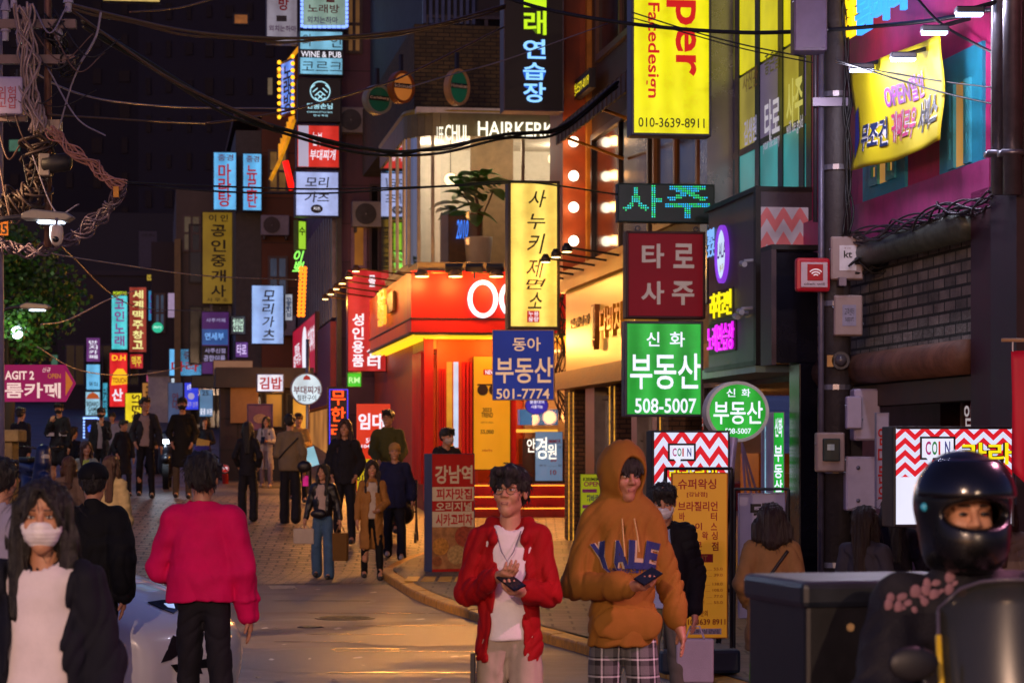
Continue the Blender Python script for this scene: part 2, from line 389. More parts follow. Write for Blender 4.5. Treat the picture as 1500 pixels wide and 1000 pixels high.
for a, b in zip(k1, far): mb.v += [gz(a, 0.12), gz(b, 0.12)]
for i in range(n - 1): mb.f.append((2 * i, 2 * i + 1, 2 * i + 3, 2 * i + 2)[::-1])
tag(mb.build('pavement', mat('6d645c', 0.55, 0, 0.4, 3, 0.4, 40, tile=(0.4, 0.4, '2a2826', 0.014, 1))), kind='structure')
q = Vector((-1.45, 31.9, 0))
mb = MB()
for i in range(4): mb.box((-.42 + .22 * i, -.6, 0), (-.25 + .22 * i, .6, .006), Matrix.Translation((-1.0, 32.4, .122)))
tag(mb.build('tactile_paving', mat('d8a93a', .5, 0, .3)), kind='structure')

# ================================================================== buildings
STM = Matrix(((RV.x, DV.x, 0, 0), (RV.y, DV.y, 0, 0), (0, 0, 1, 0), (0, 0, 0, 1)))
class Bld:
    """a building in street coordinates: v to the right, u along the street"""
    def __init__(s, name, label, v, u, cat='building', group=None, z=0.0, du=0.0):
        s.v, s.u, s.zz = v, u, z; s.du = du; s.o = thing(name, label, cat, STM @ Matrix.Translation((v, u - du, z)), group); s.T = Matrix.Translation((-v, -u, -z))
    def box(s, name, a, b, m, parent=None, bevel=0.0):
        return MB().box(a, b, s.T).build(name, m, parent or s.o, False, bevel)
    def mesh(s, mb, name, m, smooth=False, parent=None, bevel=0.0):
        mb.v = [tuple(s.T @ Vector(p)) for p in mb.v]; return mb.build(name, m, parent or s.o, smooth, bevel)
    def pane(s, mb, k, c, a0, a1, z0, z1, d0, d1):
        if k == 'S': mb.box((c - d1, a0, z0), (c - d0, a1, z1))
        else: mb.box((a0, c - d1, z0), (a1, c - d0, z1))
    def window(s, k, c, r, fm, gm, nx=1, nz=1, fw=0.06, name='window', pr=0.07):
        a0, a1, z0, z1 = r; a0, a1 = min(a0, a1), max(a0, a1); z0, z1 = min(z0, z1), max(z0, z1)
        m = MB(); P = lambda *a: s.pane(m, k, c, *a)
        P(a0, a0 + fw, z0, z1, 0, pr); P(a1 - fw, a1, z0, z1, 0, pr); P(a0 + fw, a1 - fw, z0, z0 + fw, 0, pr); P(a0 + fw, a1 - fw, z1 - fw, z1, 0, pr)
        for i in range(1, nx): x = a0 + (a1 - a0) * i / nx; P(x - fw / 2, x + fw / 2, z0 + fw, z1 - fw, 0.012, pr - 0.012)
        for i in range(1, nz): z = z0 + (z1 - z0) * i / nz; P(a0 + fw, a1 - fw, z - fw / 2, z + fw / 2, 0.013, pr - 0.015)
        f = s.mesh(m, name, fm)
        m = MB(); s.pane(m, k, c, a0 + fw, a1 - fw, z0 + fw, z1 - fw, 0.002, 0.02)
        s.mesh(m, 'pane', gm, parent=f); return f
def rS(v, x0, y0, x1, y1):
    p = side(v); a, b = p.hit(x0, y0), p.hit(x1, y1); return -a[0], -b[0], a[1], b[1]
def rF(u, x0, y0, x1, y1):
    p = PL(S(u, 0), RV); a, b = p.hit(x0, y0), p.hit(x1, y1); return a[0], b[0], a[1], b[1]
DARKG = mat('0c0d14', 0.08, 0, 0.3, 2, spec=0.6)
# ---- pink building with brick band (nearest on the right)
A = Bld('pink_building', 'magenta-walled building with teal windows above an old brick band', 6.8, 19.7, du=1.05)
PINK = mat('c8286c', 0.55, 0, 0.25, 3, 0.15, 25)
A.box('upper_wall', (6.8, 19.95, 3.98), (13, 25.7, 10.5), PINK)
A.box('base_trim', (6.7, 19.95, 3.82), (6.8, 25.7, 4.22), mat('b03a78', .5, 0, .3, 4))
A.box('brick_wall', (6.83, 20.4, 2.5), (13, 25.7, 3.98), mat('94897c', 0.8, 0, 0.55, 3, 0.9, 30, tile=(0.30, 0.105, '35362f', 0.014)))
A.box('side_pier', (6.7, 19.7, 0), (13, 20.4, 3.98), mat('3c1620', 0.6, 0, 0.3))
A.box('back_wall', (9.0, 20.4, 0), (13, 25.7, 2.5), mat('53463a', .7, 0, .3, tile=(.3, .5, '2a241f', .02)))
A.box('shop_front_post', (6.86, 25.2, 0), (7.2, 25.7, 2.5), mat('55505a', .5, .3, .3))
TEAL = mat('2a9cba', 0.45, 0, 0.2, 8); WARM1 = emi('d79a4a', 0.55, 0.35, 0.2, 1.2)
for (x0, y0, x1, y1) in ((1268, 130, 1330, 318), (1381, 60, 1444, 278)):
    r = rS(6.8, x0, y0, x1, y1); u0, u1 = r[1] + 1.05, r[0] + 1.05
    zt = side(6.8).hit(x1, y0)[1]; zb = side(6.8).hit(x0, y1)[1] if x0 < 1300 else side(6.8).hit(x1, y1)[1]
    w = A.window('S', 6.8, (u0, u1, zb, zt), TEAL, WARM1, 2, 1, 0.26, pr=0.03)
    mi = MB(); du_ = (u1 - u0) / 2
    for h_ in (0, 1):
        a0, a1 = u0 + du_ * h_ + (.26 if h_ == 0 else .13), u0 + du_ * (h_ + 1) - (.13 if h_ == 0 else .26)
        for q in ((a0, a0 + .07, zb + .26, zt - .26), (a1 - .07, a1, zb + .26, zt - .26), (a0 + .07, a1 - .07, zb + .26, zb + .34), (a0 + .07, a1 - .07, zt - .34, zt - .26), (a0 + .07, a1 - .07, zb + (zt - zb) * .42, zb + (zt - zb) * .42 + .06)): A.pane(mi, 'S', 6.8, *q, .022, .05)
    A.mesh(mi, 'inner_frame', mat('4ab8cc', .4, 0, .2, 8), parent=w); mi = MB(); A.pane(mi, 'S', 6.8, u0 - .08, u1 + .08, zb - .09, zb, .0, .09); A.mesh(mi, 'sill', TEAL, parent=w)
mbp = MB().tube([S(24.6, 6.7, 3.72), S(19.35, 6.7, 3.72)], 0.13, 14)
gut = tag(mbp.build('gutter_pipe', mat('4b5048', 0.45, 0.3, 0.4, 5, .3, 20), None, True), 'fat grey-green gutter pipe along the top of the old brick band', 'pipe')
mbp = MB().tube([S(24.4, 6.68, 2.62), S(19.4, 6.68, 2.62)], 0.15, 14)
tag(mbp.build('rolled_awning', mat('6b4634', 0.6, 0.1, 0.5, 4, .4, 20, stretch=(1, 1, .5)), None, True), 'rusty rolled-up awning below the brick band', 'awning')
A.box('lintel', (6.72, 20.42, 2.26), (6.95, 25.5, 2.46), mat('4a3320', .6, 0, .4))
# ---- dark red wall at the very right
N_ = Bld('red_building', 'dark red wall at the edge of the pink building', 6.75, 13, du=1.05)
N_.box('wall', (6.75, 12, 0), (13, 19.65, 10), mat('7a1428', 0.6, 0, 0.3, 2, .2, 30))
N_.box('pilaster', (6.62, 19.1, 0), (6.75, 19.69, 10), mat('36202a', .55, 0, .3))
for px, lab in ((1454, 'steel downpipe beside the dark pilaster'), (1474, 'wider brushed steel downpipe at the right of a slimmer one')):
    u, z = (-side(6.5).hit(px, 285)[0]), side(6.5).hit(px, 285)[1]
    m_ = MB().tube([S(u, 6.55, z), S(u, 6.55, 9.5)], 0.055 if px < 1470 else .075, 12)
    for zz in (z + .3, z + 1.6): m_.box((-.1, -.1, zz), (.1, .1, zz + .04), Matrix.Translation(S(u, 6.55)))
    tag(m_.build('downpipe', STEEL, None, True), lab, 'pipe')
# ---- glass-fronted building with the zigzag sign box
B = Bld('glass_building', 'narrow building with yellow film and dark mullions on its tall windows', 6.8, 25.72, du=1.07)
B.box('wall', (6.86, 25.72, 2.6), (13, 29.7, 11), mat('2a3038', 0.5, 0, 0.3))
B.box('ground_floor_wall', (8.2, 25.72, 0), (13, 29.7, 2.6), mat('6b4a66', .6, 0, .3, 4))
B.box('soffit', (6.2, 25.74, 2.66), (8.2, 29.68, 2.76), mat('8fb0a8', .5, 0, .2))
YF = emi('d8cc10', 0.85, 0.35, 0.3, 1.0); TF = emi('3fa8a8', 0.5, 0.4, 0.2, 1.0); PF = emi('7a6a90', 0.42, 0.3, 0.3, 1.0); YG = emi('a89a38', 0.55, .5, .3, 1.)
def u_at(px, v=6.8): r_ = (px - 750) / FPX; return v * (1 - r_ * .14686) / (r_ + .14686)
cols = [1062, 1083, 1113, 1147, 1178, 1189]
zsec = [(4.55, 5.35, 'teal'), (5.35, 6.25, 'banner'), (6.25, 8.3, 'yellow'), (8.3, 10.6, 'teal2')]
uE = [min(29.68, u_at(c, 6.86) + 1.07) for c in cols]; uE[-1] = max(uE[-1], 25.75)
fr_ = MB()
for u in uE: B.pane(fr_, 'S', 6.86, u - 0.10, u + 0.10, 4.5, 10.8, 0, 0.035)
for z in (4.5, 5.32): B.pane(fr_, 'S', 6.86, uE[-1] + .10, uE[0] - .10, z, z + .08, 0.002, .03)
wf = B.mesh(fr_, 'window_frame', mat('0f2a30', .4, .2, .2))
for i in range(len(uE) - 1):
    a0, a1 = uE[i + 1] + .10, uE[i] - .10
    if a1 - a0 < 0.05: continue
    for z0, z1, k in zsec:
        mm = MB(); B.pane(mm, 'S', 6.86, a0, a1, z0 + .04, z1, 0.003, 0.02)
        B.mesh(mm, 'pane', {'teal': TF, 'banner': PF if i % 2 == 0 else YG, 'yellow': YF, 'teal2': TF if i != 1 else YF}[k], parent=wf)
B.box('corner_post', (6.5, 29.3, 3.6), (6.86, 29.68, 11), mat('8d8f9a', .25, .8, .2, 3))
YLED = emi('ffd21a', 1.6, 0, .3)
# ---- brown building with the awning and the row of bulbs
C = Bld('brown_building', 'dark brown building with a striped awning and bulb-lit pilaster', 6.8, 29.7, du=1.0)
BRN = mat('3a2416', 0.6, 0, 0.35, 3, .2, 20)
C.box('upper_wall', (6.95, 29.72, 3.2), (13, 40.2, 12), BRN)
OR = mat('8c3d12', 0.5, 0, 0.3, 3)
C.box('pilaster', (6.5, 39.6, 4.75), (7.4, 40.9, 12), OR)
C.box('pilaster_trim', (6.87, 39.45, 4.75), (6.95, 39.6, 12), mat('b57a2a', .4, .2, .3))
C.window('S', 6.95, (34.6, 39.2, 4.7, 6.9), mat('2a1a10', .4), DARKG, 2, 1, .1)
C.window('S', 6.95, (30.2, 34.3, 4.9, 6.9), mat('8a5a2a', .4), DARKG, 3, 1, .1)
C.window('S', 6.95, (31, 38.8, 8, 10.5), mat('5a3a20', .4), DARKG, 4, 1, .1)
mb = MB()
for i in range(40):
    u0 = 30.4 + (37.0 - 30.4) * i / 40; u1 = 30.4 + (37.0 - 30.4) * (i + 1) / 40
    for (va, za, vb, zb) in ((6.0, 6.45, 6.0, 6.7), (6.0, 6.7, 6.9, 7.35)):
        k = len(mb.v); e = 0.015 if i % 2 else 0.0
        mb.v += [(va - e, u0, za), (va - e, u1, za), (vb - e, u1, zb), (vb - e, u0, zb)]; mb.f.append((k, k + 1, k + 2, k + 3))
aw = C.mesh(mb, 'awning', mat('3b3030', .7, 0, .4, 8)); sd = aw.modifiers.new('thick', 'SOLIDIFY'); sd.thickness = .03
mb = MB()
for u in (31, 33.5, 36.5): C.mesh(MB().tube([(6.02, u, 6.5), (6.9, u, 6.2)], .025, 6), 'awning_arm', mat('b57a2a', .4, .3, .3))
C.box('sign_band', (6.62, 34.2, 3.12), (6.95, 40.0, 4.42), emi('c9983a', 0.25, .2, .6, .6))
C.box('beam_above', (6.5, 34.2, 4.42), (6.95, 40.2, 4.74), mat('8a5a1c', .5, 0, .3, 6, .2, 30, stretch=(1, .2, 1)))
C.box('beam_below', (6.5, 34.2, 2.84), (6.95, 40.4, 3.12), mat('8a5a24', .5, 0, .35, 6, .2, 30, stretch=(1, .2, 1)))
C.box('wall_behind_signs', (6.9, 29.72, 2.75), (7.4, 34.2, 3.2), mat('5a3c20', .5, 0, .3))
# ground floor of the brown building: glazed shop
FL = mat('4a3a2c', .5, 0, .3); BEI = mat('8d7350', .7, 0, .2)
C.box('floor', (6.8, 29.72, .0), (11, 40.9, .16), FL); C.box('back_wall', (11, 29.72, 0), (11.2, 40.9, 3.0), BEI)
C.box('ceiling', (7.0, 29.72, 2.76), (11, 40.2, 2.84), mat('8c8070', .7))
BRK = mat('6a4a34', .8, 0, .35, 5, .7, 40, tile=(.2, .07, '2c2119', .01))
for (u0, u1) in ((39.9, 40.9), (36.3, 36.7), (32.6, 33.0)): C.box('brick_pier', (6.75, u0, .12), (7.3, u1, 2.84), BRK)
for (u0, u1) in ((38.4, 39.2), (35.0, 35.4), (33.6, 33.9)): C.box('metal_post', (6.8, u0, .12), (7.0, u1, 2.84), mat('8a8488', .3, .7, .2))
GOLD = emi('e8a030', .9, .5, .3, 14)
mb = MB()
for u, v in ((39.88, 6.72), (40.3, 6.72), (36.68, 6.72), (36.3, 6.72), (33.0, 6.72)): C.mesh(MB().tube([(v, u, .2), (v, u, 2.8)], .009, 6), 'light_strip', GOLD)
C.window('S', 7.0, (29.9, 40.0, .2, 2.7), mat('3a3436', .4, .4, .3), glass(), 7, 1, .06)
for u in (31, 33.5, 36, 38.5): lamp(S(u, 8.8, 2.6), 14, 'ffb060', .15)
mb = MB()
for i in range(6): mb.box((9.4, 30.2 + 1.6 * i, .16), (9.9, 31.4 + 1.6 * i, 1.2 + .3 * (i % 3)))
C.mesh(mb, 'display_cabinet', mat('a06a34', .4, 0, .3))
for k, px_y in enumerate(((838, 208), (838, 258), (836, 305), (836, 354))):
    u = u_at(px_y[0], 6.64); z = side(6.64).hit(*px_y)[1]
    g = thing('wall_bulb', ('topmost', 'second highest', 'third highest', 'lowest')[k] + ' of the four round white bulbs on the orange pilaster', 'bulb', STM @ Matrix.Translation((6.66, 38.5, z)), 'bulbs up the orange pilaster')
    MB().ball((0, 0, 0), .085, 16, 10).build('globe', emi('fff0d0', 4, 0, .6), g, True); MB().tube([(0, 0, 0), (0, .09, 0)], .04, 10).build('socket', DSTEEL, g)
    lamp(S(38.3, 6.55, z), 6, 'ffb060', .08)
# ---- red shop on the corner, hair salon above it
D = Bld('red_corner_building', 'corner building with red eyewear shop below and glass hair salon above', 5.0, 45.0, z=0.0)
RED = mat('d21a10', 0.45, 0, 0.15, 2, spec=.4); ORG = mat('d85a14', 0.5, 0, 0.2, 2); DRED = mat('8e0f10', 0.5, 0, .2)
D.box('canopy', (4.62, 44.2, 4.02), (12, 45.0, 5.15), RED); D.box('canopy_return', (4.62, 45.0, 4.02), (5.0, 56.0, 5.15), ORG)
D.box('canopy_lip', (4.58, 44.16, 3.98), (12, 45.0, 4.02), BLK); D.box('canopy_lip_return', (4.58, 45.0, 3.98), (5.0, 56.0, 4.02), BLK)
D.box('canopy_groove', (4.6, 44.18, 4.26), (12, 44.2, 4.285), BLK)
D.box('canopy_groove_return', (4.6, 44.2, 4.26), (4.62, 56, 4.285), BLK)
YST = emi('ffc81e', 1.25, 0, .3)
mb = MB()
for i in range(4): v0 = 4.66 + i * .1; mb.box((v0, 44.22 + i * .18, 3.93), (v0 + .03, 56 - .2, 3.975))
for i in range(4): mb.box((4.7 + .1 * i, 44.22 + i * .18, 3.925), (12, 44.26 + i * .18, 3.965))
D.mesh(mb, 'light_slat', YST)
D.box('side_wall', (5.0, 47.5, .9), (12, 56, 5.15), mat('b8480f', .5, 0, .3)); D.box('upper_slab', (4.75, 44.35, 5.15), (12, 56, 5.32), mat('7a6a54', .6, 0, .2))
# shop room behind the red front
zf = 1.22
D.box('shop_floor', (5.0, 45.0, .3), (12, 47.5, zf), mat('8a2018', .5)); D.box('shop_ceiling', (5.0, 45.05, 3.75), (12, 47.5, 4.0), mat('d8b070', .6))
D.box('shop_back_wall', (7.2, 47.3, zf), (12, 47.5, 3.75), mat('b89868', .6, 0, .3, 2)); D.box('shop_counter', (6.9, 45.6, zf), (9, 46.1, zf + .85), mat('5a3c22', .4))
r = lambda *a: rF(45.0, *a)
def dfront(name, x0, y0, x1, y1, m, d=0.06, d0=0.0):
    q = r(x0, y0, x1, y1); mm = MB(); D.pane(mm, 'F', 45.0, q[0], q[1], min(q[2:]), max(q[2:]), d0, d); return D.mesh(mm, name, m)
dfront('front_wall', 640, 498, 700, 712, ORG, .02, -.2)
dfront('front_pier', 742, 498, 755, 712, RED, .1, -.25)
dfront('transom', 700, 498, 742, 522, ORG, .02, -.2)
def louver(x0, x1, y0, y1, nm='red_shutter'):
    q = r(x0, y0, x1, y1); mm = MB(); a0, a1 = q[0], q[1]; z0, z1 = min(q[2:]), max(q[2:])
    D.pane(mm, 'F', 45, a0, a1, z0, z1, .02, .05); n = max(3, int((a1 - a0) / .07))
    for i in range(n): x = a0 + (a1 - a0) * (i + .2) / n; D.pane(mm, 'F', 45, x, x + (a1 - a0) / n * .55, z0 + .02, z1 - .02, .05, .11)
    return D.mesh(mm, nm, RED)
louver(642, 652, 540, 700); louver(676, 692, 530, 700); louver(745, 752, 520, 700)
mb = MB()
for i in range(6): mb.box((4.9, 45.2 + i * .28, zf), (5.0, 45.36 + i * .28, 3.7))
D.mesh(mb, 'side_shutter', RED)
D.box('corner_post', (4.95, 45.0, .9), (5.12, 45.2, 3.98), RED)
dfront('lit_panel', 654, 530, 662, 690, emi('e0a030', .7, .3), .04, .02)
dfront('white_light_panel', 664, 530, 671, 655, emi('c8e0ff', .8, .25), .04, .02)
STP = mat('a81210', .5, 0, .2)
for i in range(3):
    D.box('step', (5.0, 43.0 + .45 * i, .3), (9.5, 43.45 + .45 * i if i < 2 else 45.0, .82 + .2 * i), STP)
    D.box('step_light', (5.0, 42.985 + .45 * i, .80 + .2 * i), (9.5, 43.0 + .45 * i, .815 + .2 * i), emi('ffb030', 2.0, 0))
D.box('shop_window', (7.0, 45.02, zf), (11, 45.05, 3.75), glass())
D.box('blue_cabinet', (7.0, 46.6, 2.35), (7.75, 46.9, 2.65), emi('3a7ab8', .5, .4)); D.box('light_shelf', (6.6, 46.3, 2.2), (7.7, 46.5, 2.26), emi('f0b040', 1.2, .1))
for v in (6.4, 7.6): lamp(S(46, v, 3.5), 60, 'ffc080', .2)
for v in (5.2, 6.2, 7.4, 8.8): lamp(S(44.05, v, 3.9), 320, 'ffa648', .15, 'canopy_light', 'SPOT', S(39.5, v - 1.5, 0), 2.3); lamp(S(44.4, v, 3.8), 30, 'ff9a40', .15)
for u in (46, 49, 52): lamp(S(u, 4.45, 3.75), 260, 'ffa848', .15, 'canopy_light', 'SPOT', S(u - 3, 0.5, .8), 2.3)
# hair salon room
ZS0, ZS1 = 5.32, 8.1
SAL = mat('c2bcae', .7, 0, .12)
D.box('salon_back_wall', (4.7, 50.0, ZS0), (12, 50.2, ZS1), SAL); D.box('salon_ceiling', (4.75, 44.5, ZS1), (12, 50.2, ZS1 + .1), mat('e0d8c8', .7))
D.box('salon_side_wall', (4.78, 46.3, ZS0), (4.86, 50.0, ZS1), mat('a8a29a', .6, 0, .15)); D.box('salon_partition', (6.15, 47.5, ZS0), (7.0, 47.6, ZS1), mat('8a7050', .6)); D.box('salon_planter_wall', (5.35, 45.7, ZS0), (6.15, 45.9, ZS0 + 1.05), mat('5a3f26', .5))
gl = MB(); arc = []
for i in range(9):
    a = math.pi / 2 * i / 8; arc.append((5.35 - .75 * math.sin(a), 45.3 - .75 * math.cos(a)))
path = [(12, 44.55)] + arc + [(4.6, 50.0)]
for (a, b) in zip(path, path[1:]):
    k = len(gl.v); gl.v += [(a[0], a[1], ZS0), (b[0], b[1], ZS0), (b[0], b[1], ZS1), (a[0], a[1], ZS1)]; gl.f.append((k, k + 1, k + 2, k + 3))
D.mesh(gl, 'salon_glass', glass('f6efe0', .03, .12))
mb = MB()
for (v, u) in [arc[2], arc[4], arc[6], arc[8], (4.6, 46.6), (4.6, 48), (6.75, 44.55), (8.3, 44.55)]: D.mesh(MB().box((v - .03, u - .03, ZS0), (v + .03, u + .03, ZS1)), 'salon_mullion', mat('a8987c', .3, .7, .2))
mb = MB()
for (a, b) in zip(path, path[1:]): mb.tube([(a[0], a[1], ZS1 + .04), (b[0], b[1], ZS1 + .04)], .06, 6)
D.mesh(mb, 'salon_cornice', mat('b8a04a', .4, .3, .2))
mb = MB()
for (a, b) in zip(path, path[1:]):
    k = len(mb.v); mb.v += [(a[0], a[1] - .03, ZS1 - .42), (b[0], b[1] - .03, ZS1 - .42), (b[0], b[1] - .03, ZS1), (a[0], a[1] - .03, ZS1)]; mb.f.append((k, k + 1, k + 2, k + 3))
fas = D.mesh(mb, 'salon_fascia', mat('6f6746', .45, .2, .2)); fas.modifiers.new('t', 'SOLIDIFY').thickness = .03
for (v, u) in ((5.6, 46), (7.2, 46), (8.6, 46.5), (6.4, 48.6), (8.2, 48.8), (5.4, 48.8)):
    lamp(S(u, v, ZS1 - .2), 52, 'ffeeda', .15)
mb = MB()
for (v, u) in ((5.5, 46), (5.9, 46.5), (6.6, 46), (7.3, 46.2), (7.5, 45.4), (6.0, 45.5), (5.7, 47)): D.mesh(MB().tube([(v, u, ZS1 - .03), (v, u, ZS1 - .005)], .09, 12), 'downlight', emi('fff4d8', 5, 0))
OLV = mat('5a4c2c', .8, 0, .4, 5, .7, 30, tile=(.22, .075, '2b2618', .01))
D.box('brick_band', (4.72, 44.62, ZS1 + .1), (12, 56, 9.75), OLV)
D.box('upper_wall', (4.9, 44.9, 9.75), (12, 56, 14), mat('1c1a1e', .6, 0, .3))
rr = rF(44.88, 622, 22, 742, 98); D.window('F', 44.9, rr, mat('37323a', .4), DARKG, 4, 1, .06)
mb = MB()
for i in range(9): mb.box((4.9 + .115 * i, 44.78, 9.8), (4.96 + .115 * i, 44.9, 14))
D.mesh(mb, 'blue_rib', mat('44506e', .35, .5, .3))
# ---- purple building behind, ribbed shop side
E_ = Bld('mauve_building', 'mauve tiled building behind the hair salon with a ribbed street side', 4.25, 57)
E_.box('wall', (4.25, 57.0, 0), (12, 72, 15), mat('66425a', .6, 0, .2, 1.5, .15, 30, tile=(1.6, .9, '3b2634', .012)))
rr = rF(57, 514, 323, 537, 394); E_.window('F', 57, rr, mat('8a6a86', .5), emi('b06a20', .45, .5, .2, 1.5), 1, 1, .08)
rr = rF(57, 541, 270, 556, 420); E_.window('F', 57, rr, mat('3a2a3a', .5), DARKG, 1, 1, .05)
mb = MB()
for i in range(16): mb.box((4.1, 57.3 + i * .9, 5.0), (4.25, 57.8 + i * .9, 7.6))
E_.mesh(mb, 'rib_cladding', mat('6a6478', .35, .6, .3))
E_.box('shop_fascia', (4.05, 57.1, 2.95), (4.25, 71, 4.9), mat('a0283c', .5, 0, .2))
E_.box('shop_glow', (4.2, 58, 1.7), (4.249, 70, 2.9), emi('d88a3c', .5, .6, .3, .8))
# ---- orange-brown block and neighbours down the street
F1 = Bld('brown_block', 'tall orange-brown block behind the column of stacked signs', 2.9, 73)
F1.box('wall', (3.12, 73, 0), (4.2, 85, 11.9), mat('6e3c1c', .6, 0, .25, 1.2, .1, 20, tile=(3.2, 1.35, '3a2010', .02)))
F1.box('grey_pier', (2.35, 73.3, 0), (3.12, 85, 11.5), mat('4b4a46', .6, 0, .3)); F1.box('roof_edge', (2.3, 73.2, 11.9), (4.2, 85, 12.05), mat('5a3418', .6))
F2 = Bld('cream_block', 'low cream and grey block hung with a yellow agent sign', 1.0, 78)
F2.box('wall', (.6, 78, 0), (2.6, 92, 10.2), mat('5a4f44', .6, 0, .3, 1)); F2.box('pier', (.55, 77.8, 0), (.75, 78, 8.6), mat('8a7448', .6, 0, .2))
for k in range(3): F2.window('F', 78, (1.0, 2.3, 2.0 + 2.6 * k, 3.9 + 2.6 * k), mat('2f2a26', .5), DARKG, 3, 1, .06)
F3 = Bld('dark_block', 'dark shop block with a glossy grey shopfront post', -.3, 84)
F3.box('wall', (-.2, 86, 0), (.6, 100, 9.2), mat('2b2026', .6, 0, .3)); F3.box('shopfront_post', (-.3, 83.5, 0), (.45, 84, 4.4), mat('9a98a0', .35, .4, .2)); F3.box('gutter_edge', (-.32, 83.4, 4.4), (.5, 84.1, 4.6), mat('70675a', .5))
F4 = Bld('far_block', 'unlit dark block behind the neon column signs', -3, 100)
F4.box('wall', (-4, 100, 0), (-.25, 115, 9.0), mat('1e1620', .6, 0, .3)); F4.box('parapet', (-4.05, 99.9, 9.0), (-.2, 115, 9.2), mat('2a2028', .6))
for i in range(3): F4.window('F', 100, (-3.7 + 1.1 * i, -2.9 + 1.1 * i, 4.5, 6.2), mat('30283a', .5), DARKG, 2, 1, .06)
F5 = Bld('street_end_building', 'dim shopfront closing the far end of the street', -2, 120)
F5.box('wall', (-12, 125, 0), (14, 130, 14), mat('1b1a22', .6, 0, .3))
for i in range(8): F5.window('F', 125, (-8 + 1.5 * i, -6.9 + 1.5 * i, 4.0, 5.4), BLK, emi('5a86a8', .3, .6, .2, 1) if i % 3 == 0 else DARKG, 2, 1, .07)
# ---- air conditioners on the far walls
for k, (lab_, v_, u_, z_) in enumerate((('upper air conditioner on the orange-brown block', 3.5, 72.8, 8.6), ('lower air conditioner on the orange-brown block', 3.7, 72.8, 5.6), ('air conditioner on the mauve building beside its narrow lit window', 4.95, 56.8, 7.4), ('higher air conditioner on the mauve building', 4.6, 56.8, 9.6), ('air conditioner on the cream block right of the mustard sign', 2.1, 77.8, 6.4), ('air conditioner under the far parapet behind the neon columns', -1.2, 99.8, 7.2), ('air conditioner on the unlit far block above a row of windows', -2.4, 99.8, 3.6))):
    g = thing('air_conditioner', lab_, 'air conditioner', STM @ Matrix.Translation((v_, u_, z_)), 'air conditioners on the far walls'); box('casing', (-.42, -.16, -.3), (.42, .16, .3), mat('8a8894', .5, 0, .25, 4), g, .02); MB().ring((-.1, 0), .02, .25, -.18, -.161, 20).build('fan_grille', DSTEEL, g); MB().box((-.36, -.1, -.42), (-.30, .2, -.3)).box((.30, -.1, -.42), (.36, .2, -.3)).build('bracket', DSTEEL, g)
for k, (B_, r4) in enumerate(((F1, (3.3, 3.9, 9.6, 10.9)), (F1, (3.3, 3.9, 6.4, 7.7)), (F2, (.8, 1.4, 8.2, 9.4)), (F3, (-.1, .3, 6.0, 7.4)), (E_, (4.4, 4.8, 11.2, 12.6)))): B_.window('F', {0: 73, 1: 73, 2: 78, 3: 86, 4: 57}[k], r4, mat('5a4a44', .5), emi(('b08040', '5a7090', '8a7a60', '4a6a8a', '9a6a3a')[k], (.28, .18, .16, .25, .3)[k], .5, .3, 1.5), 2, 2, .07)  # dim lit windows added because the far blocks stood dark
# ---- towers
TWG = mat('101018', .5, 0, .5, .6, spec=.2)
def tower(name, label, px0, px1, ytop, Y, h, wm, litw, n=(7, 16), dx=14):
    a, b = W(px0, ytop, Y), W(px1, ytop, Y)
    o = thing(name, label, 'tower', Matrix.Translation(((a.x + b.x) / 2, Y, 0)))
    w = (b.x - a.x) / 2; box('wall', (-w, 0, 0), (w, dx, a.z), wm, o)
    for i in range(n[0]):
        for j in range(n[1]):
            x = -w + 2 * w * (i + .5) / n[0]; z = a.z * (j + .6) / n[1]
            hw, hh = w / n[0] * random.choice((.22, .3, .38)), a.z / n[1] * random.choice((.16, .22))
            lit = random.random() < litw
            q = box('window', (x - hw, -.08, z - hh), (x + hw, -.002, z + hh), emi('3f8a70' if random.random() < .4 else '8a7a5a', .35, .3) if lit else TWG, o)
    return o
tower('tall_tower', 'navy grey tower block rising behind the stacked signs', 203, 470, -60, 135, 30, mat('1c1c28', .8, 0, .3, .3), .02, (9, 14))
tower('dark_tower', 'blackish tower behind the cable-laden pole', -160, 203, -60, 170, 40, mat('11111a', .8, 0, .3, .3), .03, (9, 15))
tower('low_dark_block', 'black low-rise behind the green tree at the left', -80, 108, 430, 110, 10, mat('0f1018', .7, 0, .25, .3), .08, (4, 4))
# ================================================================== signs
def E1(h, s=1.0): return emi(h, s, 0.0, 0.3)
WE = emi('f4f2ff', 1.0, 0); DK = mat('14120f', .5); NAVY = mat('141428', .5)
def sg(name, label, u, bx, **k): return Sign(name, label, front(u), bx, **k)
LW = emi('e8ecff', 1.15, 0)
# --- right row, near
s = sg('agency_sign', 'square green backlit estate agent sign on a bracket below the dark red sign', 27.2, (915, 470, 1030, 610), t=.2).cabinet(mat('4a4a58', .4, .4), tubes('0ba02a', 1.0, .3, .3))
for b, q in (('신', (947, 486, 966, 507)), ('화', (981, 486, 1003, 508)), ('부동산', (923, 517, 1026, 570)), ('508-5007', (930, 583, 1020, 605))): s.tx(b, q, LW, .03)
s.done()
s = sg('agency_sign', 'round green backlit estate agent sign on a leaning post', 22.0, (1034, 558, 1126, 647), t=.16).round(mat('cfd4d0', .4), tubes('12a428', 1.0, .3, .25))
for b, q in (('신', (1064, 569, 1077, 581)), ('화', (1086, 569, 1099, 581)), ('부동산', (1045, 587, 1117, 621)), ('508-5007', (1062, 627, 1100, 635))): s.tx(b, q, LW, .03)
s.done()
o = thing('sign_post', 'slanting pale post carrying the round green sign', 'post', S(21.9, 4.5))
a, b = W(1074, 640, 22.3), W(1056, 800, 22.3); bs = Vector((b.x - .05, b.y, .13))
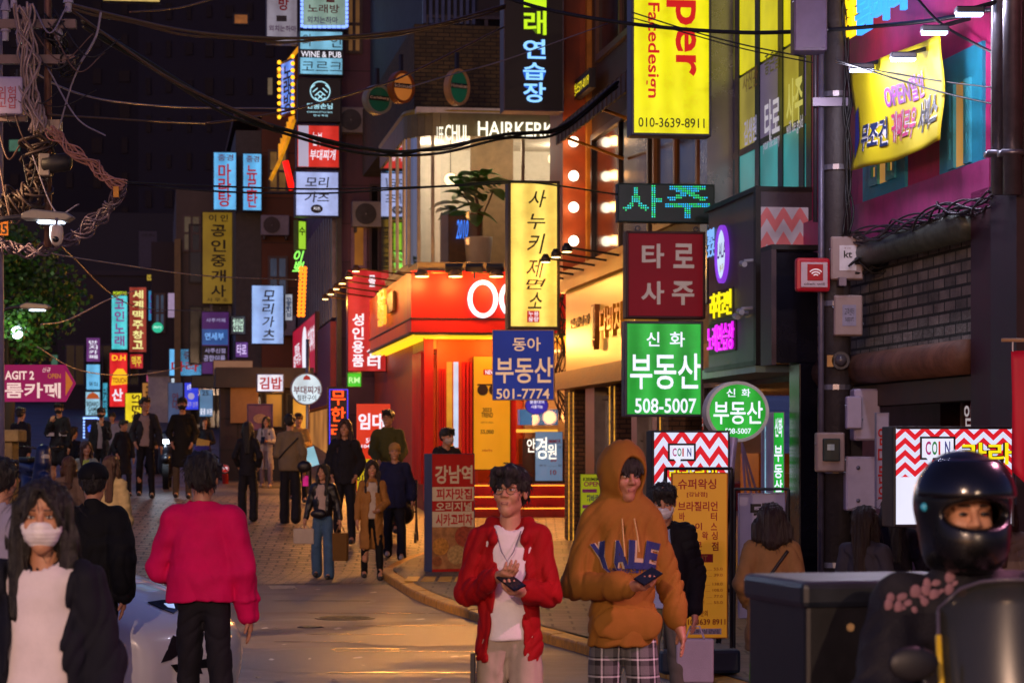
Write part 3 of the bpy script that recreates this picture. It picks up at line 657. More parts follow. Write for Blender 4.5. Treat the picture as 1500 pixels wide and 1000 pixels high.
MB().tube([a - o.location, b - o.location, bs - o.location], .045, 10).build('tube', mat('a88aa0', .4, .3), o, True)
mb = MB()
for k in range(3): mb.tube([a - o.location + Vector((.08, 0, -.05)), bs - o.location + Vector((.35 + .22 * k, .2 * k - .2, 0))], .012, 6)
mb.build('stay_wire', mat('8a7088', .4, .4), o)
s = sg('tarot_sign', 'square dark red sign with four raised pale letters above the green one', 27.4, (917, 338, 1033, 466), t=.2).cabinet(mat('3a0810', .5), emi('86081c', .42, .12, .25, 2.0, .7))  # unlit sign: light on face and letters painted in as emission
LT = emi('b8a49c', .3, .1, .7)
for b, q in (('타', (940, 357, 972, 393)), ('로', (986, 357, 1016, 393)), ('사', (939, 412, 972, 446)), ('주', (984, 412, 1016, 447))): s.tx(b, q, LT, .05, .03)
s.done()
mb = MB()
for px in (935, 1020): mb.ring((s.L(px, 334)[0], s.h / 2 + .03), .02, .035, .02, .05, 12)
mb.build('hanging_hook', DSTEEL, s.o)
# LED dot sign
s = sg('dot_matrix_sign', 'wide dark green LED dot sign flashing teal letters', 27.5, (905, 268, 1047, 325), t=.16).cabinet(mat('0c3030', .5), mat('062624', .4), .015)
def dots(s, body, bx, c1, c2, pitch=3.1):
    v, f = glyphs(body, .04); x0, y0, x1, y1 = bx; mA, mB_ = MB(), MB(); r = s.R((0, 0, 1.25, 1.25)); rad = abs(r[2] - r[0])
    tri = [(v[q[0]], v[q[i]], v[q[i + 1]]) for q in f for i in range(1, len(q) - 1)]
    ny = int((y1 - y0) / pitch); nx = int((x1 - x0) / pitch)
    for j in range(ny):
        for i in range(nx):
            p = ((i + .5) / nx, (j + .5) / ny); ok = False
            for a, b, c in tri:
                d1 = (p[0] - b[0]) * (a[1] - b[1]) - (a[0] - b[0]) * (p[1] - b[1]); d2 = (p[0] - c[0]) * (b[1] - c[1]) - (b[0] - c[0]) * (p[1] - c[1]); d3 = (p[0] - a[0]) * (c[1] - a[1]) - (c[0] - a[0]) * (p[1] - a[1])
                if (d1 >= 0 and d2 >= 0 and d3 >= 0) or (d1 <= 0 and d2 <= 0 and d3 <= 0): ok = True; break
            if ok:
                x, z = s.L(x0 + p[0] * (x1 - x0), y1 - p[1] * (y1 - y0))
                (mA if (i + (j * 2)) % 9 < 5 else mB_).disc((x, z), rad, -.006, -.002, 6)
    mA.build('lamp_dots', E1(c1, 1.5), s.o); mB_.build('lamp_dots', E1(c2, 1.5), s.o)
dots(s, '사', (912, 271, 970, 319), '18c8c8', '20d070'); dots(s, '주', (974, 272, 1040, 320), '18b0e8', '20d070')
# big yellow sign
s = sg('shopfront_sign', 'tall bright yellow backlit sign with red sideways lettering and phone number', 27.6, (925, -90, 1042, 198), t=.28).cabinet(mat('4a4c66', .4, .3), tubes('efe600', 1.02, .25, .12))
RL = mat('c01018', .5, 0, .1); RLE = emi('d8141c', .8, 0)
s.tx('per', (976, 0, 1020, 112), RLE, .05, rot=1).tx('Facedesign', (944, 4, 966, 144), RLE, .045, rot=1).tx('010-3639-8911', (935, 172, 1032, 188), DK, .02).tx('su', (976, -88, 1020, -6), RLE, .05, rot=1); s.done()
# yellow-white handwritten blade
s = sg('noodle_shop_sign', 'tall warm white backlit sign with brushed black vertical lettering', 36.0, (744, 264, 820, 482), t=.3).cabinet(mat('2a2018', .5), tubes('f6cf58', 1.15, .34, .3), .045)
for b, q in (('사', (774, 278, 800, 304)), ('누', (772, 313, 799, 336)), ('키', (772, 342, 799, 372)), ('제', (771, 378, 798, 407)), ('면', (770, 408, 800, 424)), ('소', (773, 428, 794, 452))): s.tx(b, q, DK, .018, shear=.25)
s.rect((772, 455, 790, 472), E1('c01818', .8), 'seal')
for k, b in enumerate(('누', '용', '용', '량')): s.tx(b, (774 + 8 * (k % 2), 456 + 8 * (k // 2), 781 + 8 * (k % 2), 463 + 8 * (k // 2)), WE, .02)
s.done()
# blue agency sign
s = Sign('agency_sign', 'square navy blue estate agent sign with cream letters over the red shop', PL(S(33.5, 0), (RV + DV * -.18)), (721, 483, 812, 586), t=.16).cabinet(mat('b89a80', .5), emi('1a3490', .6, .12, .12, 2.0, .7), .012)  # front-lit sign: its brightness is put into the face and letters as glow
CR = emi('d8b088', .6, .05, .8)
for b, q in (('동아', (751, 494, 792, 514)), ('부동산', (726, 523, 810, 561)), ('501-7774', (727, 569, 805, 584))): s.tx(b, q, CR, .035)
s.done()
s = sg('hanging_disc', 'violet-blue round sticker sign below the navy sign', 44.6, (769, 580, 803, 607), t=.03).round(mat('2a2a90', .4), emi('3a34c0', .6, .2), .01); s.tx('물품대여', (776, 586, 797, 591), WE, .02).tx('사용가능', (778, 593, 795, 598), WE, .02); s.done()
# practice room blade
s = sg('practice_room_sign', 'tall dark blade sign with green and blue outlined letters above the salon', 38.0, (738, -60, 826, 162), t=.45).cabinet(mat('4a4450', .4, .4), mat('17130f', .4, 0, .2), .02)
for b, q, c in (('노', (767, -60, 799, -10), 'b8e01a'), ('래', (767, 16, 800, 52), 'b8e01a'), ('연', (766, 58, 799, 87), '8fd0ff'), ('습', (766, 92, 799, 118), '8fd0ff'), ('장', (766, 121, 799, 151), '8fd0ff'), ('ㅡ', (767, 0, 800, 12), 'b8e01a')):
    s.tx(b, q, E1('2a6ad8' if c[0] == '8' else '5a7a10', .8), .085, .02, y=-.004).tx(b, q, E1(c, 1.25), .04, .0, y=-.03)
s.done()
# small phone sign on the brown building
s = Sign('phone_sign', 'small slanting sign with yellow phone number on the brown wall', side(6.7), (836, 140, 864, 140), t=.1)
p0 = s.pl.hit(836, 124); p1 = s.pl.hit(836, 152); s.z1, s.z0 = p0[1], p1[1]; s.cz = (s.z0 + s.z1) / 2; s.h = s.z1 - s.z0; s.o.matrix_world = s.pl.mat(s.cx, s.cz)
s.cabinet(BLK, mat('16203a', .4), .02); letters(s.bag.setdefault(E1('e8d020', 1.2), MB()), '개명소571-0119', (-s.w * .45, -s.h * .3, s.w * .45, s.h * .3), -.005, .03); s.done()
# LaLa box: zigzag front, purple-grey side
ZIG = {}
def zigzag(s, bx, c1, c2, n, amp, rows, name='zigzag_panel', d=0.0):
    """stripes of zigzag built as flat bands over a backing"""
    x0, z0, x1, z1 = s.R(bx); A = MB(); ph = (z1 - z0) / rows; st = (x1 - x0) / n; am = ph * amp
    def cl(z): return max(z0, min(z1, z))
    for r in range(-1, rows + 2):
        zb = z0 + r * ph
        for i in range(n):
            for half in (0, 1):
                xa = x0 + (i + half * .5) * st; xb = xa + st * .5; oa, ob = (0, am) if half == 0 else (am, 0)
                for k in range(4):
                    t0, t1 = k / 4, (k + 1) / 4; xx0, xx1 = xa + (xb - xa) * t0, xa + (xb - xa) * t1; o0, o1 = oa + (ob - oa) * t0, oa + (ob - oa) * t1
                    q = [cl(zb + o0), cl(zb + o1), cl(zb + o1 + ph * .5), cl(zb + o0 + ph * .5)]
                    if max(q[2] - q[1], q[3] - q[0]) < 1e-4: continue
                    A.add([(xx0, -.0045 - d, q[0]), (xx1, -.0045 - d, q[1]), (xx1, -.0045 - d, q[2]), (xx0, -.0045 - d, q[3])], [(0, 1, 2, 3)])
    box('backing', (x0, -.003 - d, z0), (x1, .0 - d, z1), c2, s.o); A.build(name, c1, s.o)
o = Bld('karaoke_sign_box', 'projecting box with pink zigzag front and lit letters on its slate side', 6.2, 25.74, 'sign box', du=1.12)
o.box('body', (6.22, 25.76, 2.78), (6.8, 28.05, 4.55), mat('54505e', .45, .1, .3, 4, .1, 30)); o.box('edge_frame', (6.18, 25.70, 2.74), (6.235, 25.8, 4.6), BLK); o.box('top_trim', (6.18, 25.74, 4.55), (6.8, 28.1, 4.6), BLK); o.box('bottom_trim', (6.18, 25.74, 2.73), (6.8, 28.1, 2.78), BLK)
o.box('under_light', (6.24, 25.8, 2.70), (6.78, 28.0, 2.725), emi('8fe0c8', .7, .2))
zs = Sign.__new__(Sign); zs.pl = PL(S(24.62, 0), RV); zs.cx = 6.5; zs.cz = 3.66; zs.o = thing('zigzag_panel', 'pink and grey zigzag panel on the near end of the sign box', 'panel', zs.pl.mat(6.5, 3.66)); zs.layer = 0; zs.bag = {}
zigzag(zs, (1111, 303, 1184, 527), emi('b85a62', .5, .3, .3, 3), emi('a08a9a', .55, .35, .3, 3), 3, .55, 6)
ss = Sign('lala_sign', 'oval white sign ringed in violet on the slate side of the sign box', side(6.2), (1049, 400, 1066, 400), t=.12); a = ss.pl.hit(1057, 330); b = ss.pl.hit(1057, 415); ss.z1, ss.z0 = a[1], b[1]; ss.cz = (a[1] + b[1]) / 2; ss.h = a[1] - b[1]; ss.o.matrix_world = ss.pl.mat(ss.cx, ss.cz)
ss.round(emi('8a3ae0', .9, .1), emi('cfe6ff', .95, .1), .05); w, h = ss.w, ss.h
letters(ss.bag.setdefault(E1('4a1a8a', .5), MB()), 'LALA', (-w * .36, -h * .06, w * .36, h * .2), -.005, .03); letters(ss.bag.setdefault(E1('b8a020', .7), MB()), '놀자', (-w * .18, -h * .3, w * .18, -h * .16), -.005, .03); ss.done()
def side_letters(name, label, v, px0, px1, y0, y1, yref, body, m, bold=.05, ext=.03, back=None):
    q = Sign(name, label, side(v), (px0, yref, px1, yref), t=.08); a = q.pl.hit((px0 + px1) / 2, y0); b = q.pl.hit((px0 + px1) / 2, y1); q.z1, q.z0 = a[1], b[1]; q.cz = (a[1] + b[1]) / 2; q.h = a[1] - b[1]; q.o.matrix_world = q.pl.mat(q.cx, q.cz)
    if back: box('backing', (-q.w / 2 - .02, .005, -q.h / 2 - .02), (q.w / 2 + .02, .08, q.h / 2 + .02), back, q.o, .006)
    letters(q.bag.setdefault(m, MB()), body, (-q.w / 2, -q.h / 2, q.w / 2, q.h / 2), -.002, bold, ext); return q.done()
side_letters('neon_letters', 'yellow lit letters below the white oval on the slate box', 6.2, 1042, 1072, 427, 464, 440, '라라코인', E1('f0e010', 1.2), .02, .02, BLK)
side_letters('neon_letters', 'magenta lit letters at the bottom of the slate box', 6.2, 1038, 1076, 474, 514, 490, '노래연습장', E1('e018e8', 1.2), .02, .02, BLK)
side_letters('neon_letters', 'tiny blue lit letters beside the white oval', 6.2, 1037, 1047, 335, 376, 350, '일번\n곳곳', E1('80b8ff', 1.0), .05, .01)
mb = MB(); kk = side(6.15)
for px, py in ((1088, 462), (1094, 455), (1098, 385)):
    s_, z_ = kk.hit(px, py); mb.tube([(s_, .06, z_ + .03), (s_, -.06, z_ + .02)], .018, 8).tube([(s_ - .07, -.07, z_), (s_ + .07, -.07, z_ - .02)], .03, 10)
o2 = thing('security_camera', 'small pale camera and bracket clipped to the slate sign box', 'camera', kk.mat(0, 0)); mb.build('bracket', mat('b0b8c8', .4), o2)
# dark column
dk = thing('dark_shutter_box', 'tall glossy navy column standing between the zigzag box and the utility pole', 'column', STM @ Matrix.Translation((6.22, 23.9, 0)))
box('column', (.19, -.2, .12), (.38, .2, 2.72), mat('0e0e22', .25, .2, .3, 2), dk, .01); box('box_head', (-.06, -.2, 2.72), (.38, .2, 3.84), mat('0e0e22', .25, .2, .3, 2), dk, .01); box('edge_strip', (-.11, -.24, 2.70), (-.06, .2, 3.86), mat('4a3840', .5), dk); box('top_cap', (-.11, -.24, 3.86), (.4, .2, 3.91), BLK, dk)
# wall neon over the pink building
side_letters('neon_letters', 'blue neon letters at the top of the pink wall', 6.55, 1260, 1330, -25, 34, 10, '봄비비', E1('3a9cff', 1.6), .05, .05)
side_letters('neon_letters', 'yellow neon syllable beside the blue neon letters', 6.55, 1244, 1257, -20, 54, 10, '봄', E1('ffd018', 1.5), .06, .05)
# yellow banner
def cloth(name, label, cat, pts, m, nx=30, nz=18, fold=.05, seed=1):
    """a cloth hung by its corners pts = (top left, top right, bottom right, bottom left), with folds"""
    rnd = random.Random(seed); ph = [rnd.uniform(0, 6) for _ in range(5)]; tl, tr, br, bl = [Vector(p) for p in pts]
    nrm = (tr - tl).cross(bl - tl).normalized(); mb = MB()
    def P(u, w):
        p = (tl * (1 - u) + tr * u) * (1 - w) + (bl * (1 - u) + br * u) * w
        return p + nrm * fold * (math.sin(9 * u + ph[0] + 2 * w) * .5 + math.sin(17 * u - 5 * w + ph[1]) * .3 * w + math.sin(6 * w + ph[2]) * .4) - ZUP * .12 * math.sin(math.pi * u) * (w * .3)
    for j in range(nz + 1):
        for i in range(nx + 1): mb.v.append(tuple(P(i / nx, j / nz)))
    for j in range(nz):
        for i in range(nx): a = j * (nx + 1) + i; mb.f.append((a, a + 1, a + nx + 2, a + nx + 1))
    o = mb.build(name, m, None, True); tag(o, label, cat); o.modifiers.new('thick', 'SOLIDIFY').thickness = .004
    return o, P, nrm
def onside(v, px, py): s_, z_ = side(v).hit(px, py); return S(-s_, v, z_)
bn, BP, bnr = cloth('banner', 'bright yellow cloth banner hung across the pink wall', 'banner', (onside(6.5, 1246, 108), onside(6.5, 1383, 48), onside(6.5, 1386, 205), onside(6.5, 1248, 250)), mat('d8c400', .6, 0, .08, 2))
def cloth_text(P, nrm, body, r, m, parent, bold=.04, lift=.012):
    v, f = glyphs(body, bold); mb = MB(); sgn = 1 if nrm.dot(Vector((0, -1, 0))) > 0 or nrm.dot(-RV) > 0 else -1
    mb.v = [tuple(P(r[0] + a * (r[2] - r[0]), r[3] + (1 - b) * (r[1] - r[3]) if False else r[1] + (1 - b) * (r[3] - r[1])) + nrm * lift * sgn) for a, b in v]; mb.f = list(f)
    return mb.build('lettering', m, parent)
cloth_text(BP, bnr, 'OPEN할인', (.42, .26, .78, .5), mat('e8d8e8', .5), bn, .10, .012); cloth_text(BP, bnr, 'OPEN할인', (.42, .26, .78, .5), mat('b03ab0', .5), bn, .02, .018)
for body, r, c in (('무조건', (.14, .56, .42, .84), '1c2a5a'), ('귀때로우', (.46, .54, .68, .84), 'c8286a'), ('서비스', (.71, .52, .96, .84), '14141c')):
    cloth_text(BP, bnr, body, r, mat('f0ecf0', .5), bn, .12, .012); cloth_text(BP, bnr, body, r, mat(c, .5), bn, .04, .018)
v_ = [(.02, .42), (.07, .36), (.09, .7), (.04, .9)]
mb = MB(); mb.v = [tuple(BP(a, b) - bnr * .012 if bnr.dot(RV) > 0 else BP(a, b) + bnr * .012) for a, b in v_]; mb.f = [(0, 1, 2, 3)]; mb.build('emblem', mat('2a2a80', .5), bn)
for i, (px, py) in enumerate(((1262, 102), (1323, 86), (1369, 47), (1420, 20))):
    p = onside(6.3, px, py); g = thing('banner_lamp', ('first', 'second', 'third', 'fourth')[i] + ' flat bluish lamp above the yellow banner counting from the utility pole', 'lamp', Matrix.Translation(p), 'lamps along the top of the pink wall')
    box('housing', (-.11, -.06, 0), (.11, .06, .05), DSTEEL, g, .01); box('diffuser', (-.1, -.05, -.02), (.1, .05, -.001), emi('b8d0ff', 5, 0), g); MB().tube([(0, 0, .03), (.3, .05, .12)], .02, 6).build('arm', DSTEEL, g)
    lamp(p - ZUP * .08 - RV * .25, 36, 'e8e4ff', .08)
# zigzag light boxes standing at ground level
def coinbox(label, u, bx, n, rows, coin, name_tx):
    s = sg('karaoke_light_box', label, u, bx, cat='light box', t=.25).cabinet(BLK, emi('e8ecff', .9, .1), .02)
    x0, y0, x1, y1 = bx; zigzag(s, (x0 + 3, y0 + 3, x1 - 3, y1 - 3 if coin[4] else (y0 + y1) / 2.0), E1('e01828', .85), emi('dfe6ff', .9, .08), n, .75, rows, d=.003)
    cx0, cy0, cx1, cy1, _ = coin
    s.rect((cx0 - 3, cy0 - 3, cx1 + 3, cy1 + 3), E1('101018', .1), 'bubble_edge', .004).rect((cx0, cy0, cx1, cy1), emi('e8ecff', .95, .05), 'speech_bubble', .005)
    s.poly([(cx0 + 5, cy1 - 1), (cx0 + 16, cy1 - 1), (cx0 + 13, cy1 + 9)], emi('e8ecff', .95, .05), 'bubble_tail', .006)
    w = (cx1 - cx0)
    for i, (ch, c) in enumerate(zip('COIN', ('c02880', '209040', 'd83020', '3a3a90'))): s.tx(ch, (cx0 + w * (.1 + .205 * i), cy0 + 4, cx0 + w * (.1 + .205 * i) + w * (.17 if ch != 'I' else .06), cy1 - 4), E1(c, .6), .06, y=-.018)
    for body, q, b_, c_ in name_tx: s.tx(body, q, E1('101010', .05), .14, y=-.014).tx(body, q, E1(c_, 1.1), .05, y=-.02)
    return s.done()
coinbox('red and white zigzag light box behind the orange menu board', 20.6, (955, 630, 1069, 762), 4, 5, (981, 652, 1016, 672, 1), [('라라코인', (980, 684, 1050, 702), 1, 'f0dc10')])
cb = coinbox('wider zigzag light box behind the helmeted rider', 15.5, (1308, 624, 1486, 772), 6, 4, (1350, 642, 1396, 670, 0), [('라라', (1408, 648, 1482, 680), 1, 'f0dc10'), ('빔 H', (1440, 696, 1480, 735), 1, 'c828c8')])
# orange waxing menu
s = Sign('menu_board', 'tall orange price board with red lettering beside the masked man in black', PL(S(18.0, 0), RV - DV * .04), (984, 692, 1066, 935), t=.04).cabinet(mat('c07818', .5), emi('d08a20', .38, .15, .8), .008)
RD = mat('b01818', .5)
for b, q in (('슈퍼왁싱', (993, 701, 1049, 716)), ('[강남점]', (1006, 720, 1036, 728)), ('브라질리언', (993, 734, 1051, 748)), ('바', (995, 750, 1003, 762)), ('터', (1041, 750, 1050, 762)), ('페', (1000, 765, 1010, 776)), ('이', (1018, 765, 1028, 776)), ('스', (1041, 765, 1050, 776)), ('왁', (1028, 778, 1037, 790)), ('싱', (1042, 778, 1051, 790)), ('전', (1000, 778, 1010, 790)), ('문', (1018, 793, 1028, 806)), ('점', (1042, 793, 1052, 806))): s.tx(b, q, RD, .05)
s.rect((998, 811, 1044, 823), RD, 'event_pill').tx('EVENT', (1008, 813, 1036, 821), mat('d89a30', .5), .03)
for k in range(6): s.tx('브라질리언 ..... ' + ('55.0', '39.0', '138.0', '108.0', '77.0', '55.0')[k], (996, 830 + 9 * k + (4 if k > 1 else 0), 1058, 835 + 9 * k + (4 if k > 1 else 0)), mat('c04818', .5), .01)
s.tx('문의', (1025, 893, 1036, 902), RD, .04).tx('010 3639 8911', (1000, 906, 1062, 914), RD, .04).rect((1010, 920, 1056, 928), mat('e8dcd8', .5), 'address_strip').tx('슈퍼왁싱 강남점', (1013, 921, 1053, 927), DK, .02); s.done()
q = s.R((1000, 868, 1020, 890)); box('portrait_photo', (q[0], -.016, q[1]), (q[2], -.012, q[3]), mat('a85a78', .5, 0, .6, 12), s.o)
def aframe(name, label, u, bx, base=True, col=BLK):
    pl = front(u); x0, z1 = pl.hit(bx[0], bx[1]); x1, z0 = pl.hit(bx[2], bx[3]); g = thing(name, label, 'stand', pl.mat((x0 + x1) / 2, 0)); w = (x1 - x0) / 2; mb = MB()
    for sx in (-1, 1):
        mb.tube([(sx * w, 0, z1), (sx * w, .02, .16)], .014, 6); mb.tube([(sx * w, 0, z1), (sx * w, .55, .16)], .012, 6)
    mb.tube([(-w, 0, z1), (w, 0, z1)], .014, 6); mb.build('frame', col, g)
    if base: box('water_base', (-w - .05, -.1, .13), (w + .05, .6, .32), mat('1c2c3c', .5, 0, .2), g, .03)
    return g
aframe('banner_stand', 'black tube stand on a dark blue foot holding the orange price board', 18.15, (975, 686, 1072, 935))
s = sg('notice_board', 'white standing board with bold black letters behind the woman in the tan coat', 19.5, (1082, 722, 1150, 905), t=.03).cabinet(mat('9a96b0', .5), mat('b4b0cc', .5, 0, .08), .006); s.tx('댈', (1099, 736, 1131, 764), DK, .08).tx('리', (1106, 772, 1131, 800), DK, .08); s.done()
aframe('banner_stand', 'black tube stand around the white board', 19.62, (1076, 716, 1155, 905), False)
s = sg('vertical_agency_sign', 'slim green upright sign with white letters beside the dark column', 24.3, (1132, 603, 1149, 722), t=.5).cabinet(mat('b8b4d0', .4), tubes('0cb030', 1.0, .3, .2), .01)
for b, q in (('신화', (1135, 612, 1146, 640)), ('부', (1134, 652, 1146, 676)), ('동', (1134, 680, 1146, 700)), ('산', (1134, 702, 1146, 720))): s.tx(b, q, LW, .05)
s.done()
s = sg('vertical_light_panel', 'pale blue upright panel left of the slim green sign', 24.6, (1119, 622, 1131, 726), t=.1).cabinet(mat('8090b0', .4), tubes('a0e0f8', .9, .3, .2), .008)
for k, b in enumerate('매월전월'): s.tx(b, (1121, 630 + 22 * k, 1129, 646 + 22 * k), DK, .03)
s.done()
s = sg('opening_poster', 'lime green opening event poster at the foot of the metal post', 30.4, (850, 694, 884, 768), t=.02).cabinet(mat('7a8a10', .5), emi('a8b818', .35, .1, .8), .004)
s.tx('KIBIMIMI', (854, 699, 880, 704), DK, .04).tx('OPEN', (855, 705, 880, 712), mat('a01860', .5), .06).rect((853, 716, 874, 721), mat('8a2a80', .5), 'ribbon').tx('꿔바로우', (859, 724, 883, 735), mat('202a70', .5), .06).rect((853, 739, 874, 744), mat('8a2a80', .5), 'ribbon').tx('탕수육', (859, 747, 883, 760), mat('202a70', .5), .06); s.done()
# pizza board
s = Sign('pizza_board', 'leaning red and white pizza board on the yellow kerb corner', PL(S(33.2, 0), RV + DV * .25), (632, 664, 695, 851), cat='board', t=.3)
s.cabinet(mat('40486a', .5), mat('b41c14', .45, 0, .12), .006)
CRM = mat('d8c8a8', .5, 0, .08)
s.rect((633, 713, 694, 733), CRM, 'white_band').rect((633, 749, 694, 771), CRM, 'white_band').rect((633, 772, 694, 832), mat('b07a48', .6, 0, .5, 9), 'food_photo')
s.tx('강남역', (637, 681, 692, 708), CRM, .07).tx('피자맛집', (639, 715, 691, 731), RL, .06).tx('오리지널', (638, 735, 691, 748), CRM, .06).tx('시카고피자', (638, 752, 692, 769), RL, .06).tx('문의 | 02.555.8295', (638, 840, 692, 846), CRM, .03); s.done()
for (px, py, r_, c) in ((680, 785, 14, 'a84a30'), (645, 800, 12, 'c88a3a'), (668, 812, 13, 'c09a60'), (686, 818, 10, '8a3a20'), (640, 822, 10, '9a5a30')):
    a = s.L(px, py); e = s.L(px + r_, py); R_ = min(e[0] - a[0], s.w / 2 - abs(a[0]) - .01); MB().disc(a, R_, -.0098, -.0058, 24).build('pizza_picture', mat(c, .5, 0, .5, 25), s.o)
# red shop writing
s = sg('shop_lettering', 'two large white lit rings on the red canopy', 44.16, (684, 409, 790, 470), t=.02)
for px in (707, 753):
    a = s.L(px, 438); rr_ = s.L(px + 22, 438)[0] - s.L(px, 438)[0]; MB().ring(a, rr_ * .72, rr_, -.06, -.0, 48, 1.24).build('letter', emi('f4f4ff', 1.6, 0), s.o)
o3 = thing('gilt_sign', 'gold open-work letters on the orange end of the canopy', 'sign', side(4.6).mat(side(4.6).hit(566, 455)[0], side(4.6).hit(566, 455)[1]))
mb = MB(); letters(mb, '장군\n안경', (-.75, -.3, .75, .42), -.06, .05, .06); mb.build('lettering', emi('ffc03a', 1.0, .2), o3); box('bracket', (-1.2, -.06, -.1), (-.8, 0, .3), mat('7a5018', .4, .5), o3); box('bracket', (.8, -.06, -.1), (1.9, 0, .28), mat('7a5018', .4, .5), o3)
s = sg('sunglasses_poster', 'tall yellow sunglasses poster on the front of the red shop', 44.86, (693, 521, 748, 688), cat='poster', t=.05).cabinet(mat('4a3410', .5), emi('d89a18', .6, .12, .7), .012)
s.rect((708, 541, 728, 549), E1('c02010', .6), 'tag').tx('NEW', (711, 542, 725, 548), WE, .04).tx('2023', (707, 597, 720, 603), DK, .05).tx('TREND', (705, 604, 722, 611), DK, .05).tx('지금까지의 선글라스', (704, 617, 723, 620), DK, .01).tx('55,000', (704, 629, 723, 636), DK, .05).tx('makerline', (706, 657, 721, 661), mat('a03010', .5), .02); s.done()
mb = MB()
for px in (707, 724): a = s.L(px, 571); mb.disc(a, abs(s.L(px + 8, 0)[0] - s.L(px, 0)[0]), -.0095, -.006, 24)
a, b = s.L(699, 562), s.L(732, 566); mb.box((a[0], -.0095, a[1] - .03), (b[0], -.006, a[1])); mb.build('sunglasses_picture', mat('2a1c14', .4), s.o)
s = sg('neon_word', 'white neon word glowing inside the eyewear shop window', 44.9, (772, 640, 814, 675), t=.02); NE = emi('f4f0e0', 1.6, 0)
s.tx('안', (772, 642, 784, 662), NE, .01, .01).tx('경', (785, 640, 801, 672), NE, .01, .01).tx('원', (802, 650, 815, 672), NE, .01, .01); s.done()
s = sg('price_poster', 'pale blue price poster in the eyewear shop window', 45.4, (784, 632, 824, 704), cat='poster', t=.02).cabinet(mat('6a88a8', .5), emi('7aa0c8', .5, .1, .7), .004)
s.tx('SUMMER', (797, 643, 822, 649), mat('c02040', .5), .04).tx('10', (806, 660, 815, 665), mat('c02040', .5), .05).tx('20', (806, 670, 815, 676), mat('c02040', .5), .05).tx('10', (806, 688, 815, 695), mat('c02040', .5), .05).tx('안경테 ......... 원', (790, 653, 822, 656), NAVY, .01).tx('렌즈 .......... 원', (790, 680, 822, 683), NAVY, .01); s.done()
# salon name
s = sg('salon_lettering', 'white glowing block capitals along the top of the salon glass', 44.38, (636, 176, 832, 212), t=.02); GW = emi('fff6dc', 1.5, 0)
s.tx('LEE', (640, 186, 649, 208), GW, .0, .02).tx('CHUL', (652, 183, 687, 207), GW, .02, .02).tx('HAIRKERKER', (700, 178, 838, 202), GW, .02, .02); s.done()
for px, py, r_, u, lab in ((812, 233, 8, 45.3, 'glowing globe pendant at the right end of the salon window'), (660, 263, 8, 46.5, 'glowing globe pendant left of the salon plant')):
    pl = PL(S(u, 0), RV); a = pl.hit(px, py); g = thing('pendant_lamp', lab, 'lamp', pl.mat(a[0], a[1])); MB().ball((0, 0, 0), .12, 20, 12).build('globe', emi('fff0c0', 2.2, .1), g, True); MB().tube([(0, 0, .1), (0, 0, ZS1 - a[1])], .008, 5).build('cord', BLK, g)
s = sg('neon_word', 'small blue neon script on the salon planter wall', 45.6, (668, 322, 686, 350), t=.02); s.tx('2010', (668, 322, 686, 350), E1('3a7aff', 1.8), .02, .01, shear=.3); s.done()
# round beer signs on the brick
for (cx, cy, rx, ry, c1, c2, tx, lab) in ((672, 126, 16, 27, '10402a', 'b08a5a', 'Heineken', 'oval green beer sign hanging on the brick above the salon'), (590, 126, 17, 24, 'b06a2a', '8a5020', 'kloud', 'tan round beer sign at the left of the brick band'), (555, 144, 19, 22, '0e3222', '8a8a7a', 'Carlsberg', 'dark green round beer sign at the outer corner of the brick')):
    s = Sign('beer_sign', lab, PL(W(cx, cy, 43.6), RV + DV * .5), (cx - rx, cy - ry, cx + rx, cy + ry), t=.14).round(mat(c2, .4, .2), emi(c1, .5, .2, 1.0), .05)
    s.rect((cx - rx * .78, cy - 5, cx + rx * .78, cy + 5), mat('17130f', .4), 'name_band', .004).tx(tx, (cx - rx * .72, cy - 4, cx + rx * .72, cy + 4), mat('d8c8a8', .5), .03, y=-.02); s.done()
    MB().box((-.03, .03, s.h / 2), (.03, .09, s.h / 2 + .3)).build('hanger', DSTEEL, s.o)
# gold band ornaments
def band(name, label, px0, px1, yref, y0, y1, body, m, bold=.04, ext=.05):
    return side_letters(name, label, 6.6, px0, px1, y0, y1, yref, body, m, bold, ext)
band('wall_letters', 'small dark letters at the far end of the gold sign band', 837, 865, 475, 463, 478, '안경나라', mat('3a2410', .5), .02, .02)
band('wall_letters', 'tall gold letters along the gold sign band', 884, 915, 470, 446, 492, '다비치', mat('b8862a', .3, .5, .2), .05, .06)
q = side(6.57); a, b = q.hit(873, 446), q.hit(873, 512); o = thing('pencil_emblem', 'upright pencil-shaped emblem in the middle of the gold sign band', 'emblem', q.mat(a[0], (a[1] + b[1]) / 2)); h = (a[1] - b[1]) / 2
MB().prism([(-.16, h), (-.2, 0), (-.12, -h * .75), (-.1, -h), (.1, -h), (.12, -h * .75), (.2, 0), (.16, h)][::-1], -.05, .03).build('body', mat('7a4a1c', .4, .3), o); MB().prism([(-.07, h * .9), (-.09, 0), (-.06, -h * .5), (.06, -h * .5), (.09, 0), (.07, h * .9)][::-1], -.06, -.05).build('inlay', mat('d8c090', .4), o); MB().disc((0, -h * .72), .06, -.062, -.05, 16, h * .16).build('red_badge', mat('a81c18', .4), o)
